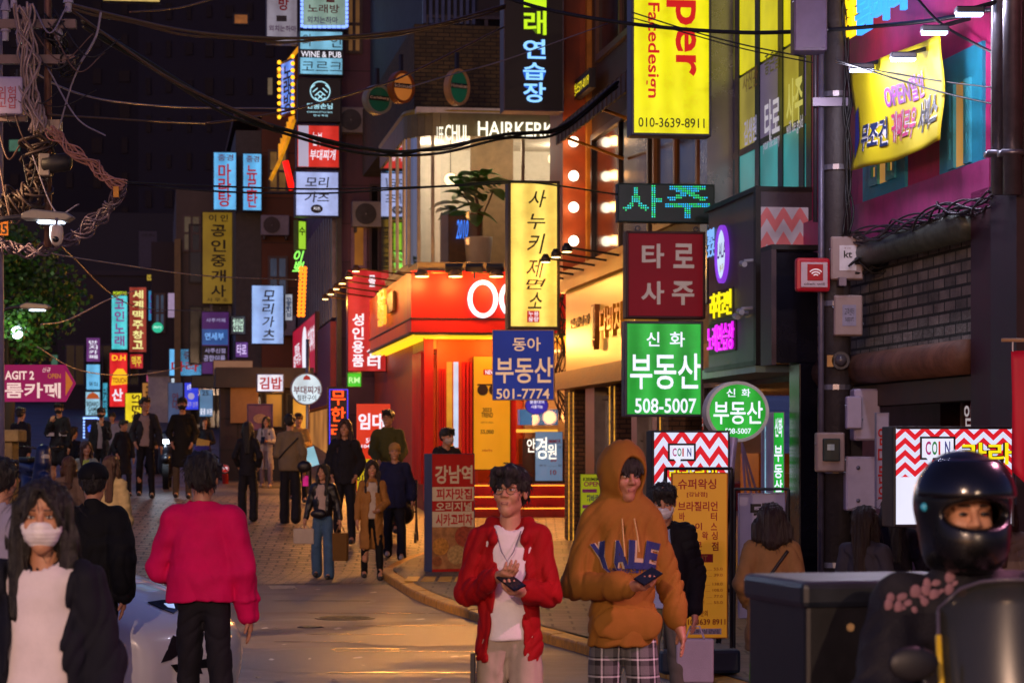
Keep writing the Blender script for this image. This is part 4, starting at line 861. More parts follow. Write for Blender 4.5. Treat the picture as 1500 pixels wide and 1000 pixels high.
# film lettering on the windows of the glass building
for lab_, (body, bx_, c, bd) in zip(('large pale two-syllable film lettering, nearer the corner post of the glass building', 'large yellowish two-syllable film lettering on the second wide pane', 'small lilac film lettering next to the corner post', 'dark film lettering on the yellow film of the middle pane', 'brown film lettering on the yellow film beside the corner post', 'thin English film line starting with your', 'thin English film line starting with will'), (('타로', (1120, 150, 1142, 210), 'd8d0e0', .05), ('사주', (1152, 120, 1176, 190), 'd8d070', .05), ('김생원', (1090, 178, 1108, 215), 'b8b0d0', .05), ('좋은날', (1120, 82, 1142, 112), '3a3a10', .02), ('사진관', (1088, 108, 1110, 138), '5a3a10', .02), ('your life story', (1118, 205, 1142, 226), 'c8c0d8', .01), ('will be gold', (1152, 180, 1176, 204), 'c8c0d8', .01))):
    s = Sign('window_lettering', lab_, side(6.82), bx_, cat='lettering', t=.01); letters(s.bag.setdefault(emi(c, .6, 0), MB()), body, (-s.w / 2, -abs(s.h) / 2, s.w / 2, abs(s.h) / 2), -.001, bd); s.done()
# --- sign stack on the mauve building
U = 56.0
s = sg('karaoke_sign', 'pale sign with blue chasing bulbs at the top of the stacked column', U, (440, -40, 510, 42), t=.4).cabinet(mat('3a4a7a', .4), tubes('8aa89a', .75, .5, .25), .03)
MAR = mat('7a1220', .5)
s.tx('코인', (458, -30, 490, 4), MAR, .05).tx('노래방', (451, 6, 497, 20), MAR, .04).tx('외치는하마', (450, 24, 495, 35), mat('5a2a8a', .5), .04); s.done(); mb = MB()
for k in range(12): a = s.L(442, -30 + 6.2 * k); mb.box((a[0] - .03, -.06, a[1] - .035), (a[0] + .03, -.013, a[1] + .035)); a = s.L(508, -30 + 6.2 * k); mb.box((a[0] - .03, -.06, a[1] - .035), (a[0] + .03, -.013, a[1] + .035))
for k in range(9): a = s.L(447 + 7 * k, 40); mb.box((a[0] - .045, -.06, a[1] - .03), (a[0] + .045, -.013, a[1] + .03))
mb.build('chasing_bulbs', E1('7a9cff', 2.0), s.o)
s = sg('wine_bar_sign', 'pale blue wine and pub sign second in the stacked column', U, (438, 44, 503, 110), t=.4).cabinet(mat('20303a', .4), tubes('7ac0e0', .85, .5, .25), .03)
s.tx('와', (443, 50, 457, 68), NAVY, .0).tx('인', (484, 52, 500, 70), NAVY, .0).rect((439, 72, 503, 86), mat('0e1a24', .4), 'dark_band').tx('WINE & PUB', (441, 75, 500, 85), WE, .02).tx('코르크', (442, 90, 501, 105), NAVY, .0); s.done()
s = sg('noodle_bar_sign', 'black sign with round white woven emblem in the stacked column', U, (436, 114, 499, 178), t=.4).cabinet(mat('1a1a20', .4), mat('0c0c12', .4), .03)
CY = emi('a8e0f0', 1.1, 0); a = s.L(469, 134); R_ = abs(s.L(484, 0)[0] - s.L(469, 0)[0]); MB().ring(a, R_ * .9, R_, -.012, -.004).build('emblem', CY, s.o); mb = MB()
for sgn in (-1, 1):
    for k in range(5):
        o_ = (-.8 + .4 * k) * R_; L0 = math.sqrt(max(0, (R_ * .88) ** 2 - o_ * o_ * .6)) * .75
        M = Matrix.Translation((a[0], -.008, a[1])) @ Matrix.Rotation(sgn * .7, 4, 'Y')
        mb.box((-L0 if sgn < 0 else 0, -.003, o_ - .05 * R_), (0 if sgn < 0 else L0, .003, o_ + .05 * R_), M)
mb.build('emblem_stripes', CY, s.o)
s.tx('단꼼손님', (450, 151, 487, 160), CY, .04).tx('KOREAN STYLE BAR', (450, 163, 487, 166), CY, .01).tx('한식 주점', (459, 168, 480, 171), CY, .02); s.done()
s = sg('stew_sign', 'red and white stew sign in the stacked column', U, (434, 182, 498, 246), t=.4).cabinet(mat('4a2a30', .4), tubes('d42414', .95, .5, .2), .03)
s.rect((437, 184, 452, 244), emi('b8b0c8', .8, .1), 'white_side').tx('놀부', (458, 194, 472, 214), WE, .03).tx('부대찌개', (454, 219, 492, 235), WE, .03, shear=.15); s.done()
s = sg('katsu_sign', 'pale blue white brushed-letter sign at the bottom of the stacked column', U, (432, 250, 497, 317), t=.4).cabinet(mat('2a3a6a', .4), tubes('a8b8f0', .95, .5, .2), .03)
s.tx('모리', (447, 259, 482, 275), NAVY, .03, shear=.1).tx('가츠', (446, 281, 482, 297), NAVY, .03, shear=.1); a = s.L(464, 306); MB().disc(a, .14, -.008, -.004, 24, .1).build('badge', NAVY, s.o); s.tx('치즈', (459, 303, 469, 308), WE, .02, y=-.012); s.done()
st = thing('sign_mast', 'thin dark mast behind the stacked column of signs', 'mast', STM @ Matrix.Translation((4.2, 56.3, 0))); box('mast', (-.06, 0, 0), (.06, .12, 13), DSTEEL, st)
s = sg('karaoke_blade_sign', 'greyish karaoke sign left of the blue-bulb sign', 62, (390, -40, 436, 64), t=.3).cabinet(mat('4a4450', .4), tubes('a8a0b0', .5, .4, .2), .02)
s.tx('방', (408, -4, 423, 16), RL, .06).rect((405, 23, 420, 32), mat('3a3a3a', .4), 'badge').tx('외치는하마', (394, 37, 434, 47), mat('6a2a7a', .5), .04); s.done()
# yellow bulb-framed arrow sign seen from the side
p = PL(S(66, 3.2), Vector((.35, -.94, 0)))
s = Sign('bulb_sign', 'slanted blue sign framed in amber bulbs behind the stacked column', PL(W(421, 120, 64), Vector((.42, -.9, 0))), (411, 92, 432, 172), t=.2).cabinet(mat('8a5a10', .4), tubes('5a8aff', 1.0, .6, .3), .06)
s.tx('노\n래\n방', (415, 98, 428, 160), NAVY, .06); s.done(); mb = MB()
for k in range(9):
    for sx in (-1, 1): mb.ball((sx * (s.w / 2 - .03), -.05, -s.h / 2 + s.h * k / 8), .055, 8, 6)
mb.build('bulbs', E1('ffb020', 2.2), s.o)
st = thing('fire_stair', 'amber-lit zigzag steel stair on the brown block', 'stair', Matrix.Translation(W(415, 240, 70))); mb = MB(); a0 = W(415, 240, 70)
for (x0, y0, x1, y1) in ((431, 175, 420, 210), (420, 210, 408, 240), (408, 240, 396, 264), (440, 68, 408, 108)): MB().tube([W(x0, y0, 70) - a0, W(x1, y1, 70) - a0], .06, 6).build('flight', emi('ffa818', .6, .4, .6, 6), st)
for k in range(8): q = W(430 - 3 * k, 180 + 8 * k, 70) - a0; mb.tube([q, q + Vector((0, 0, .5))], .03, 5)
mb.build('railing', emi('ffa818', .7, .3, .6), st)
s = sg('red_neon_tube', 'short slanting red neon tube beside the stacked column', 69, (417, 236, 430, 280), t=.05); a, b = s.L(418, 236), s.L(428, 278); MB().tube([(a[0], 0, a[1]), (b[0], 0, b[1])], .09, 8).build('tube', E1('ff1a10', 1.6), s.o, True)
# blue mala pair
for bx, tx1, tx2, lab in (((312, 222, 347, 308), '중경', '마\n라\n탕', 'left one of two bright blue signs with red vertical letters'), ((355, 224, 384, 309), '중경', '뉴\n로\n탄', 'narrower right one of two bright blue signs with red vertical letters')):
    s = sg('mala_sign', lab, 72.6, bx, t=.3, group='pair of blue signs with red letters').cabinet(mat('20405a', .4), tubes('5ab4f4', .95, .55, .25), .03); x0, y0, x1, y1 = bx; w = x1 - x0
    s.tx(tx1, (x0 + .2 * w, y0 + 4, x1 - .15 * w, y0 + 14), E1('801030', .35), .03); s.tx(tx2, (x0 + .22 * w, y0 + 18, x1 - .24 * w, y1 - 5), E1('c01020', .6), .05); s.done()
s = sg('agent_sign', 'tall unlit mustard sign with dark vertical lettering', 77, (296, 310, 341, 445), t=.3).cabinet(mat('3a3010', .5), emi('8a7018', .45, .25, 1.2), .02)  # unlit face brightened by emission painted into its colour
DB = mat('2a2008', .5)
s.tx('이 인', (306, 314, 334, 325), DB, .05)
for k, b in enumerate('공인중개사'): s.tx(b, (309, 329 + 22 * k, 331, 347 + 22 * k), DB, .05)
s.tx('사 무 소', (303, 436, 334, 442), DB, .03); s.done()
s = sg('faded_banner', 'faded cream upright banner on the dark wall left of the mustard sign', 79, (259, 339, 294, 425), t=.05).cabinet(mat('6a6458', .6), mat('8a8578', .6, 0, .2), .01); s.tx('전문 시공 상담 환영\n인테리어', (268, 345, 284, 420), mat('9a7858', .6), .02, rot=1); s.done()
s = sg('faded_banner', 'dim grey upright banner near the small yellow plate', 100, (203, 338, 230, 392), t=.05).cabinet(mat('3a3840', .6), mat('4a4650', .6, 0, .2), .01); s.tx('교육센터', (207, 342, 226, 347), DK, .03); s.done()
s = sg('yellow_plate', 'tiny yellow plate on the dark parapet', 98, (215, 402, 231, 411), t=.03).cabinet(BLK, emi('c8a838', .6, .1), .01); s.tx('노래클럽', (217, 404, 229, 409), DK, .04); s.done()
s = sg('katsu_sign', 'pale blue hanging sign with brushed vertical letters above the tan blank sign', 60, (368, 417, 416, 504), t=.3).cabinet(mat('1a2a50', .4), tubes('8ab0f0', .95, .45, .25), .02)
for k, b in enumerate('모리가츠'): s.tx(b, (384, 425 + 19 * k, 402, 441 + 19 * k), NAVY, .03, shear=.15)
s.done()
s = Sign('lime_sign', 'small lime green sign under the stacked column', PL(W(442, 345, 58), RV + DV * .8), (436, 322, 449, 366), t=.15).cabinet(mat('5a7a20', .4), emi('a8e03a', .85, .1), .03); s.tx('수', (438, 332, 447, 345), DK, .06); s.done()
s = sg('lime_letters', 'tilted lime neon letters below the small lime sign', 58.4, (428, 362, 447, 398), t=.05); s.tx('이\n뽀', (428, 366, 446, 398), E1('90ff60', 1.3), .05, .03, shear=.3); s.done()
s = sg('bulb_string', 'vertical double string of orange bulbs on the ribbed wall', 57, (438, 390, 450, 465), t=.05); mb = MB()
for k in range(13):
    for dx in (0, 6): a = s.L(441 + dx - k * .25, 393 + 5.7 * k); mb.ball((a[0], 0, a[1]), .05, 8, 6)
mb.build('bulbs', E1('ff7a1a', 2.4), s.o)
side_letters('wall_sign', 'pink-red fascia with round white emblem under the ribbed wall', 4.0, 430, 464, 462, 555, 555, ' ', E1('f0e8f0', .9)) if False else None
s = Sign('fascia_sign', 'red fascia with white letters and oval emblem beside the ribbed wall', side(4.0), (429, 470, 462, 470), t=.1); a = s.pl.hit(446, 470); b = s.pl.hit(446, 555); s.z1, s.z0 = a[1], b[1]; s.cz = (a[1] + b[1]) / 2; s.h = a[1] - b[1]; s.o.matrix_world = s.pl.mat(s.cx, s.cz); s.cabinet(mat('5a1020', .4), emi('c01838', .7, .15), .04)
w, h = s.w, s.h; letters(s.bag.setdefault(WE, MB()), '명동\n칼국수', (-w * .45, -h * .2, -w * .1, h * .2), -.006, .04); letters(s.bag.setdefault(WE, MB()), '부대찌개', (w * .2, -h * .1, w * .46, h * .3), -.006, .04); s.done(); MB().disc((w * .06, 0), w * .1, -.01, -.004, 24, h * .4).build('emblem', WE, s.o)
s = sg('adult_goods_sign', 'tall red blade sign with white vertical letters left of the canopy', 53, (509, 395, 566, 544), t=.3).cabinet(mat('5a0c14', .4), tubes('c81020', .8, .4, .2), .015)
for k, b in enumerate('성인용품'): s.tx(b, (516, 459 + 20 * k, 533, 477 + 20 * k), WE, .06)
s.tx('몰', (540, 403, 550, 420), WE, .05).tx('센\n터', (537, 504, 558, 540), WE, .06); s.done()
s = sg('green_light_box', 'small lime green light box under the tall red sign', 52, (508, 545, 530, 567), t=.2).cabinet(mat('2a4a20', .4), emi('3ac82a', .8, .2), .02); s.tx('RM', (511, 552, 527, 561), E1('a8e8a0', 1), .04); s.done()
s = sg('gimbap_sign', 'small white backlit sign with red letters beside the round stew sign', 47, (376, 547, 416, 574), t=.2).cabinet(mat('6a6a8a', .4), tubes('e8e8ff', .95, .3, .15), .02); s.tx('김밥', (380, 552, 413, 570), E1('c01020', .6), .06); s.done()
s = sg('stew_sign', 'round white backlit sign with chef emblem hanging by the alley', 44.5, (426, 546, 472, 593), t=.2).round(mat('8a8a98', .4), tubes('d0e4f0', .95, .4, .2), .02)
s.tx('부대찌개', (430, 565, 469, 577), E1('7a1838', .4), .05).tx('철판구이', (435, 578, 463, 587), NAVY, .02); s.poly([(444, 556), (455, 556), (454, 552), (449, 549), (445, 552)], E1('b82018', .6), 'hat', .003); s.done()
o = thing('sign_pole', 'thin pole holding the round stew sign', 'pole', S(44.65, 2.75, .9)); MB().tube([(0, 0, -.2), (0, 0, 3)], .035, 8).build('pole', STEEL, o, True)
s = sg('neon_sign', 'vertical orange neon sign on the dark panel behind the hooded woman', 46.5, (480, 566, 512, 676), t=.1).cabinet(mat('241820', .4), mat('17101a', .4), .01)
for k, b in enumerate('무한리필'): s.tx(b, (485, 572 + 24 * k, 506, 593 + 24 * k), E1('ff4a10', 1.9), .03, .02)
s.done(); a = s.L(481, 568); mb = MB().frame(-s.w / 2 + .03, -s.h / 2 + .05, s.w / 2 - .03, s.h / 2 - .05, .015, -.02, -.005); mb.build('blue_outline', E1('4a3aff', 1.2), s.o)
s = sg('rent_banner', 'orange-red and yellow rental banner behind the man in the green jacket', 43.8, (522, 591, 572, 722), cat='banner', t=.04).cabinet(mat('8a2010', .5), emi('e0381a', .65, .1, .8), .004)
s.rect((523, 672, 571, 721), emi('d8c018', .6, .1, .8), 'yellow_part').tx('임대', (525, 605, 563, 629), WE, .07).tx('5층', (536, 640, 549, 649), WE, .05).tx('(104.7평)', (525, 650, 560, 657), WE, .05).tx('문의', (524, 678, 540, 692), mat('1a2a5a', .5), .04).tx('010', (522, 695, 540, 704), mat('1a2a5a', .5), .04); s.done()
# --- far left cluster
def vsign(name, label, u, bx, face, tx, tm, bold=.05, fr_='2a2a3a', **k):
    s = sg(name, label, u, bx, t=.25).cabinet(mat(fr_, .4), face, .02); x0, y0, x1, y1 = bx; n = len(tx); h = (y1 - y0 - 8) / n
    for i, b in enumerate(tx): s.tx(b, (x0 + (x1 - x0) * .2, y0 + 4 + h * i + h * .08, x1 - (x1 - x0) * .2, y0 + 4 + h * (i + 1) - h * .08), tm, bold)
    return s.done()
vsign('coin_karaoke_sign', 'cyan upright sign with magenta letters next to the brick-red beer sign', 88, (163, 432, 187, 512), tubes('4ad0d8', .95, .5, .25), '코인노래', E1('9a1a9a', .6))
s = sg('small_topper_sign', 'yellow name strip on top of the cyan sign', 88, (165, 425, 187, 433), t=.2).cabinet(BLK, mat('1a3030', .4), .01); s.tx('POPSTAR', (166, 427, 186, 432), E1('c8e020', 1.2), .04); s.done()
vsign('beer_sign', 'brick red upright sign with pale yellow letters', 87, (189, 420, 215, 516), tubes('9a2a10', .8, .5, .25), '세계맥주창고', E1('e8e090', 1.1), .06)
s = sg('barbecue_sign', 'red upright sign with a yellow crest below the cyan sign', 86, (160, 516, 187, 596), t=.3).cabinet(mat('5a0c10', .4), tubes('e01018', 1.0, .5, .15), .02)
s.tx('D.H', (164, 520, 184, 528), E1('ffc020', 1.2), .05).tx('산', (164, 569, 180, 587), WE, .06).poly([(163, 564), (187, 562), (186, 548), (180, 540), (172, 540), (165, 548)], E1('ffb818', 1.1), 'crest').tx('TOUCH', (165, 553, 185, 561), RL, .06, y=-.012); s.done()
vsign('steak_sign', 'bright yellow sign with sideways red letters behind the glasses man', 84, (183, 575, 207, 622), tubes('f0d010', 1.0, .5, .15), '', RL) if False else None
s = sg('steak_sign', 'bright yellow sign with sideways dark red letters above the man in glasses', 84, (183, 575, 208, 626), t=.3).cabinet(mat('6a5a10', .4), tubes('f0d414', 1.0, .5, .15), .02); s.tx('STEAK', (193, 578, 205, 620), MAR, .06, rot=1); s.done()
vsign('manga_cafe_sign', 'violet upright sign with pale letters at the top of the pale blue column', 92, (126, 494, 147, 530), emi('7a3a8a', .55, .2), '만지카페', WE, .03)
s = sg('flower_shop_sign', 'sky blue upright panel under the violet sign', 92, (126, 533, 147, 571), t=.25).cabinet(mat('2a4a6a', .4), tubes('6ac0f0', .9, .5, .2), .02); s.tx('꽃집', (130, 559, 143, 565), NAVY, .02); s.done()
s = sg('board_game_sign', 'pale blue board game cafe panel below the sky blue one', 92, (125, 573, 147, 614), t=.25).cabinet(mat('2a4a6a', .4), tubes('9ad0e8', .9, .5, .2), .02); s.tx('BOARD\nGAME\nCAFE', (127, 588, 145, 610), DK, .05).poly([(126, 584), (146, 584), (143, 578), (136, 574), (129, 578)], E1('c85a20', .7), 'crest'); s.done()
s = sg('bulb_frame_sign', 'sign edged with tiny blue-white bulbs behind the man in the varsity jacket', 70, (122, 611, 146, 648), t=.1).cabinet(BLK, mat('141a40', .4), .01); mb = MB()
for k in range(8):
    for q in ((123, 613 + 4.5 * k), (145, 613 + 4.5 * k), (123 + 3 * k, 612)): a = s.L(*q); mb.ball((a[0], -.02, a[1]), .028, 6, 5)
mb.build('bulbs', E1('8ab0ff', 2.5), s.o); s.tx('술', (128, 622, 136, 632), E1('3a6aff', 1.2), .05); s.done()
s = sg('green_disc_sign', 'small glowing green disc over the dark shopfront', 83, (222, 471, 240, 488), t=.15).round(mat('0a4a30', .4), emi('1ab890', .95, .2), .02); s.tx('starry', (225, 477, 237, 482), E1('c8ffe8', 1.1), .03); s.done()
s = sg('beer_world_sign', 'wide lilac backlit fascia left of the violet stacked sign', 82, (245, 428, 340, 466), t=.3).cabinet(mat('5a5060', .4), tubes('b8a0c8', .75, .8, .3), .03); s.tx('세계맥주', (258, 440, 336, 456), E1('6ab8d8', .9), .06); s.done()
s = sg('mala_sign', 'wide sky blue sign with dark red brushed letters', 78, (247, 510, 296, 551), t=.3).cabinet(mat('2a4a6a', .4), tubes('58b0ec', .95, .6, .25), .03); s.tx('중경', (269, 514, 294, 526), E1('701030', .3), .04).tx('마라', (251, 529, 291, 544), E1('c01020', .6), .05); s.done()
s = sg('multi_shop_sign', 'dark violet stacked directory sign with dim white writing', 76, (295, 456, 336, 548), t=.3).cabinet(mat('1a1228', .4), emi('4a1a6a', .5, .3, .6), .02)
s.rect((296, 482, 334, 505), emi('2a5aa0', .7, .4), 'blue_panel').rect((296, 506, 334, 530), mat('14121e', .4), 'black_panel'); DW = emi('a8a0d0', .8, 0)
s.tx('사주카페', (302, 466, 330, 472), DW, .02).tx('연세부', (300, 487, 328, 498), E1('7ab8ff', .9), .04).tx('사주신점', (300, 510, 330, 517), DW, .03).tx('공합이름', (298, 520, 330, 529), DW, .03); s.done()
s = sg('blank_sign', 'blank tan panel above the gimbap sign', 58, (312, 527, 371, 551), t=.2).cabinet(mat('6a4a3a', .5), emi('a07a60', .3, .15, .9), .02); s.tx('그니', (332, 536, 350, 541), mat('8a6048', .5), .01); s.done()
s = sg('black_sign', 'blank black panel left of the tan panel', 58, (280, 549, 319, 568), t=.2).cabinet(BLK, mat('17141a', .4), .02)
s = sg('blue_notice', 'saturated blue lit notice with white seal by the street', 66, (270, 560, 291, 600), t=.08).cabinet(mat('101a5a', .4), emi('1a3ae0', .9, .2), .01); s.tx('소주', (274, 563, 280, 571), WE, .03).tx('맥주 안주', (273, 588, 290, 596), DW, .03); s.done(); MB().disc(s.L(280, 580), .09, -.01, -.004, 16).build('seal', DW, s.o)
s = sg('blue_notice', 'grey-blue price panel reading 25 beside the saturated blue notice', 66.4, (292, 570, 312, 610), t=.08).cabinet(mat('202a40', .4), emi('5a86b0', .7, .2), .01); s.tx('25.', (296, 572, 308, 579), NAVY, .04).tx('물품 보관', (293, 598, 311, 607), WE, .03); s.done()
s = sg('window_sign', 'dim blue window board with dark red letters', 68, (246, 560, 268, 622), t=.06).cabinet(BLK, emi('3a5a8a', .45, .3), .01); s.tx('안\n내', (252, 575, 262, 600), E1('5a1a3a', .4), .06); s.done()
s = sg('food_poster', 'purple framed food poster on the tan wall', 46.5, (362, 591, 400, 630), cat='poster', t=.05).cabinet(mat('5a3a6a', .5), mat('7a4a6a', .5, 0, .3), .03); MB().disc((0, -.03), .13, -.01, -.004, 24, .09).build('bowl_picture', mat('b08a6a', .5, 0, .4, 20), s.o)
s = sg('menu_stand', 'tilted glowing pale blue menu on the pavement by the beige-jacket man', 40.4, (446, 655, 464, 683), cat='menu', t=.03); box('panel', (-s.w / 2, 0, -s.h / 2), (s.w / 2, .04, s.h / 2), emi('8ac0d0', .9, .25), s.o, 0, Matrix.Rotation(-.3, 4, 'Y')); MB().tube([(0, .05, 0), (0, .1, -.75)], .02, 6).build('leg', BLK, s.o)
s = sg('red_bollard_sign', 'small red round sign on a red stand near the parked scooters', 47.5, (323, 680, 336, 692), t=.05).round(mat('c8b0b0', .4), emi('c01818', .6, .1), .01); s.tx('주차', (325, 683, 334, 688), WE, .03); s.done(); MB().tube([(0, .03, -.1), (.02, .03, -.38)], .06, 8).build('stand', mat('b01010', .5), s.o)
# small glowing shop signs, most added to fill the dark far walls
for lab_, u_, bx_, fc, tx_, tc_ in (('added tiny turquoise and violet board behind the brick-red beer sign', 95, (217, 425, 232, 470), '2a90c8', '노\n래', '5a1a7a'), ('added narrow red strip sign under the brick-red beer sign', 90, (190, 518, 210, 540), 'c01020', '맥주', 'f0d040'), ('added pale lit fascia with dark letters under the wide sky blue sign', 80, (250, 553, 296, 562), 'c8d8e8', '양꼬치', 'b02010'), ('white-green lit letters board slanting beside the mustard sign', 70, (338, 462, 360, 490), '1a2a3a', '천상신당', 'd8ffe8'), ('added cold blue shop window panel right of the black panel', 62, (322, 556, 345, 584), '3a6ab0', '세일', 'd0e0ff'), ('added small orange lantern-like box beside the gimbap sign', 55, (346, 572, 362, 590), 'c8701a', '정', '3a1408'), ('added pink lit fascia far down between the blue notices', 90, (214, 548, 236, 560), 'b84878', '노래', 'ffe0f0'), ('added dim amber shop window at the foot of the far block', 88, (208, 560, 240, 590), 'a86a20', '곱창', '2a1408'), ('added cyan vertical strip beside the yellow steak sign', 90, (150, 560, 158, 612), '40b8d8', '커\n피', '103040'), ('added small violet screen above the tan fascia', 62, (344, 500, 364, 524), '5a2a8a', '타로', 'e0c8ff'), ('added pale box sign on the low roof edge right of the katsu sign', 66, (417, 430, 429, 470), 'a8b0c0', '꽃\n집', '30405a')):
    s = sg('shop_sign', lab_, u_, bx_, t=.2).cabinet(BLK, tubes(fc, .8, .5, .3), .02); x0, y0, x1, y1 = bx_; s.tx(tx_, (x0 + (x1 - x0) * .15, y0 + (y1 - y0) * .15, x1 - (x1 - x0) * .15, y1 - (y1 - y0) * .15), E1(tc_, .9), .05); s.done()
# tan wall with cardboard behind the couple
tw = Bld('tan_shop', 'narrow tan shopfront with taped-up panels behind the couple', 1.3, 48); tw.box('wall', (1.25, 48.6, 1), (3.0, 49.5, 3.1), mat('33272a', .7, 0, .4, 2, .2, 25, tile=(.9, .62, '1a1416', .02))); tw.box('fascia', (1.15, 48.3, 3.1), (3.1, 49.5, 3.5), mat('2c2022', .5, 0, .3)); [tw.window('F', 48.6, (1.3 + .42 * k, 1.66 + .42 * k, 2.3, 3.0), BLK, emi('c8842a', .35, .6, .3, 2) if k == 2 else DARKG, 1, 1, .03) for k in range(1, 4)]; tw.box('cardboard_panel', (1.45, 48.5, 2.4), (2.0, 48.6, 3.2), mat('9a7248', .7, 0, .2)); tw.box('warm_doorway', (2.7, 48.5, 1.2), (3.0, 48.6, 3.0), emi('e09a30', .8, .3)); tw.box('dark_door', (2.05, 48.52, 1.1), (2.6, 48.6, 2.2), BLK)
lamp(S(47.6, 2.4, 3.0), 14, 'ffa850', .2)
s = sg('pink_strip_sign', 'small framed pink notice low beside the menu stand', 41.0, (443, 696, 452, 712), t=.03).cabinet(BLK, emi('d01878', .7, .3), .005)
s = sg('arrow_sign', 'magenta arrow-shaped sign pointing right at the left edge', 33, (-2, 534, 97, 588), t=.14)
q = [s.L(*p) for p in ((-2, 588), (96, 588), (111, 561), (96, 534), (-2, 534))]; MB().prism(q, 0.0, .14).build('cabinet', emi('a00a5c', .6, .12, .2, 2.0, .75), s.o)  # unlit arrow: light on face and print put in as faint emission
s.poly([(96, 543), (107, 561), (96, 580)], mat('e09018', .5), 'arrow_tip'); WP = emi('e8d8dc', .45, .05, .8)
s.tx('AGIT 2', (7, 543, 50, 556), WP, .08).tx('룸카페', (7, 560, 89, 583), WP, .06).tx('신규', (62, 538, 74, 545), WP, .02, shear=.2).tx('OPEN', (70, 547, 89, 554), mat('d8a020', .5), .05); s.done()
# small signs at the right
s = sg('wifi_sign', 'rounded red and white sign with wireless symbol on the utility pole', 22.3, (1167, 377, 1217, 427), t=.1); box('cabinet', (-s.w / 2, 0, -s.h / 2), (s.w / 2, .1, s.h / 2), mat('b8182c', .35, 0, .15), s.o, .03); a = s.R((1173, 384, 1212, 421)); box('face_panel', (a[0], -.012, a[1]), (a[2], -.002, a[3]), mat('c8b0b8', .4, 0, .1), s.o, .01); a = s.R((1182, 387, 1205, 411)); box('symbol_square', (a[0], -.02, a[1]), (a[2], -.013, a[3]), mat('b0101c', .4), s.o, .012)
mb = MB(); cx_, cz_ = s.L(1194, 407)
for r_ in (.03, .055, .08):
    pts = [(cx_ + r_ * math.sin(t), -.024, cz_ + r_ * math.cos(t)) for t in [-.8 + .2 * i for i in range(9)]]; mb.tube(pts, .006, 5)
mb.build('symbol', WP, s.o); s.tx('olleh wifi', (1177, 414, 1208, 418), DK, .02, y=-.014); s.done()
s = sg('rental_board', 'dark red rental board with white letters in the shop window', 22.3, (1408, 572, 1455, 632), t=.04).cabinet(mat('a89aa0', .5), mat('7a1828', .5, 0, .15), .03); s.tx('임대문', (1412, 592, 1453, 626), WP, .05); s.done()
s = sg('rental_board', 'narrow white board with red vertical letters beside the meter boxes', 20.0, (1283, 604, 1302, 745), t=.04).cabinet(mat('8a86a0', .5), mat('b0aac4', .5, 0, .1), .006)
for k, b in enumerate('임대문의'): s.tx(b, (1286, 626 + 28 * k, 1299, 652 + 28 * k), RL, .05)
s.done()
fl, FP, fn = cloth('flag', 'crimson pointed cloth flag hanging at the right edge', 'flag', (W(1482, 514, 15), W(1560, 512, 15), W(1560, 740, 15), W(1483, 690, 15)), mat('c8082c', .6, 0, .1), 14, 14, .03, 4)
g = thing('flag_rod', 'thin tan rod holding the crimson flag', 'rod', Matrix.Translation(W(1500, 498, 15))); MB().tube([(-.14, 0, 0), (.4, 0, 0)], .012, 8).build('rod', mat('b08a60', .5), g, True); MB().tube([(-.07, 0, 0), (-.07, 0, -.07)], .005, 5).tube([(.2, 0, 0), (.2, 0, -.07)], .005, 5).build('cord', WHT, g)
s = sg('emblem_sign', 'tiny orange glowing face emblem on the far tower', 130, (341, 19, 365, 37), t=.2).cabinet(BLK, emi('a8642a', .5, .4, .3, 3), .1)
s = sg('light_board', 'sliver of lit yellow-white board at the very top', 60, (150, -30, 235, 2), t=.3).cabinet(mat('3a3010', .5), emi('d0b060', .8, .4), .02)
# ================================================================== poles, cables, lamps, plants
def crom(P, k=8):
    P = [Vector(p) for p in P]; Q = [P[0] * 2 - P[1]] + P + [P[-1] * 2 - P[-2]]; out = []
    for i in range(1, len(Q) - 2):
        for j in range(k):
            t = j / k; a, b, c, d = Q[i - 1], Q[i], Q[i + 1], Q[i + 2]; out.append(.5 * ((2 * b) + (c - a) * t + (2 * a - 5 * b + 4 * c - d) * t * t + (3 * b - a - 3 * c + d) * t ** 3))
    return out + [P[-1]]
CAB = mat('141214', .5, 0, .3); CAB2 = mat('5a4238', .5, 0, .3); CAB3 = mat('7a7488', .45, 0, .2)
def cable(label, pts, r=.012, m=CAB, name='overhead_cable', twin=None, cat='cable'):
    P = crom([W(*p) for p in pts], 10); mb = MB().tube(P, r, 6)
    if twin: mb.tube([p + Vector((0, .05, -twin - .01 * math.sin(i * .4))) for i, p in enumerate(P)], r * .8, 6); mb.tube([p + Vector((0, .02, -twin * .4 + .012 * math.sin(i * .7))) for i, p in enumerate(P)], r * .5, 5)
    return tag(mb.build(name, m, None, True), label, cat)
cable('thick black cable sagging from upper left across the salon front', [(120, 30, 24), (200, 80, 25), (330, 158, 26), (440, 196, 27), (560, 221, 28), (640, 217, 28.5), (740, 197, 29), (822, 186, 30), (905, 120, 31)], .022, CAB, twin=.05)
cable('nearly level black cable crossing in front of the noodle shop sign', [(170, 266, 22), (320, 273, 23), (470, 277, 24), (640, 273, 25), (760, 266, 26), (905, 285, 28)], .010)
cable('lower dark companion of the level cable', [(170, 268, 22.2), (330, 281, 23), (480, 283, 24), (600, 276, 25), (745, 268, 26.5)], .01)
cable('bluish thin cable running from the left pole to the sign stack', [(40, 100, 22), (90, 128, 23), (150, 146, 24), (230, 155, 26), (300, 158, 28), (440, 159, 30)], .01, CAB3)
cable('tan thin cable climbing to the dark practice room blade', [(300, 181, 27), (370, 172, 28), (440, 158, 29), (520, 136, 31), (600, 108, 33), (738, 40, 36)], .014, CAB2)
cable('thin tan cable running level from the left pole', [(70, 168, 22), (150, 173, 23), (230, 178, 24), (300, 181, 27)], .010, CAB2)
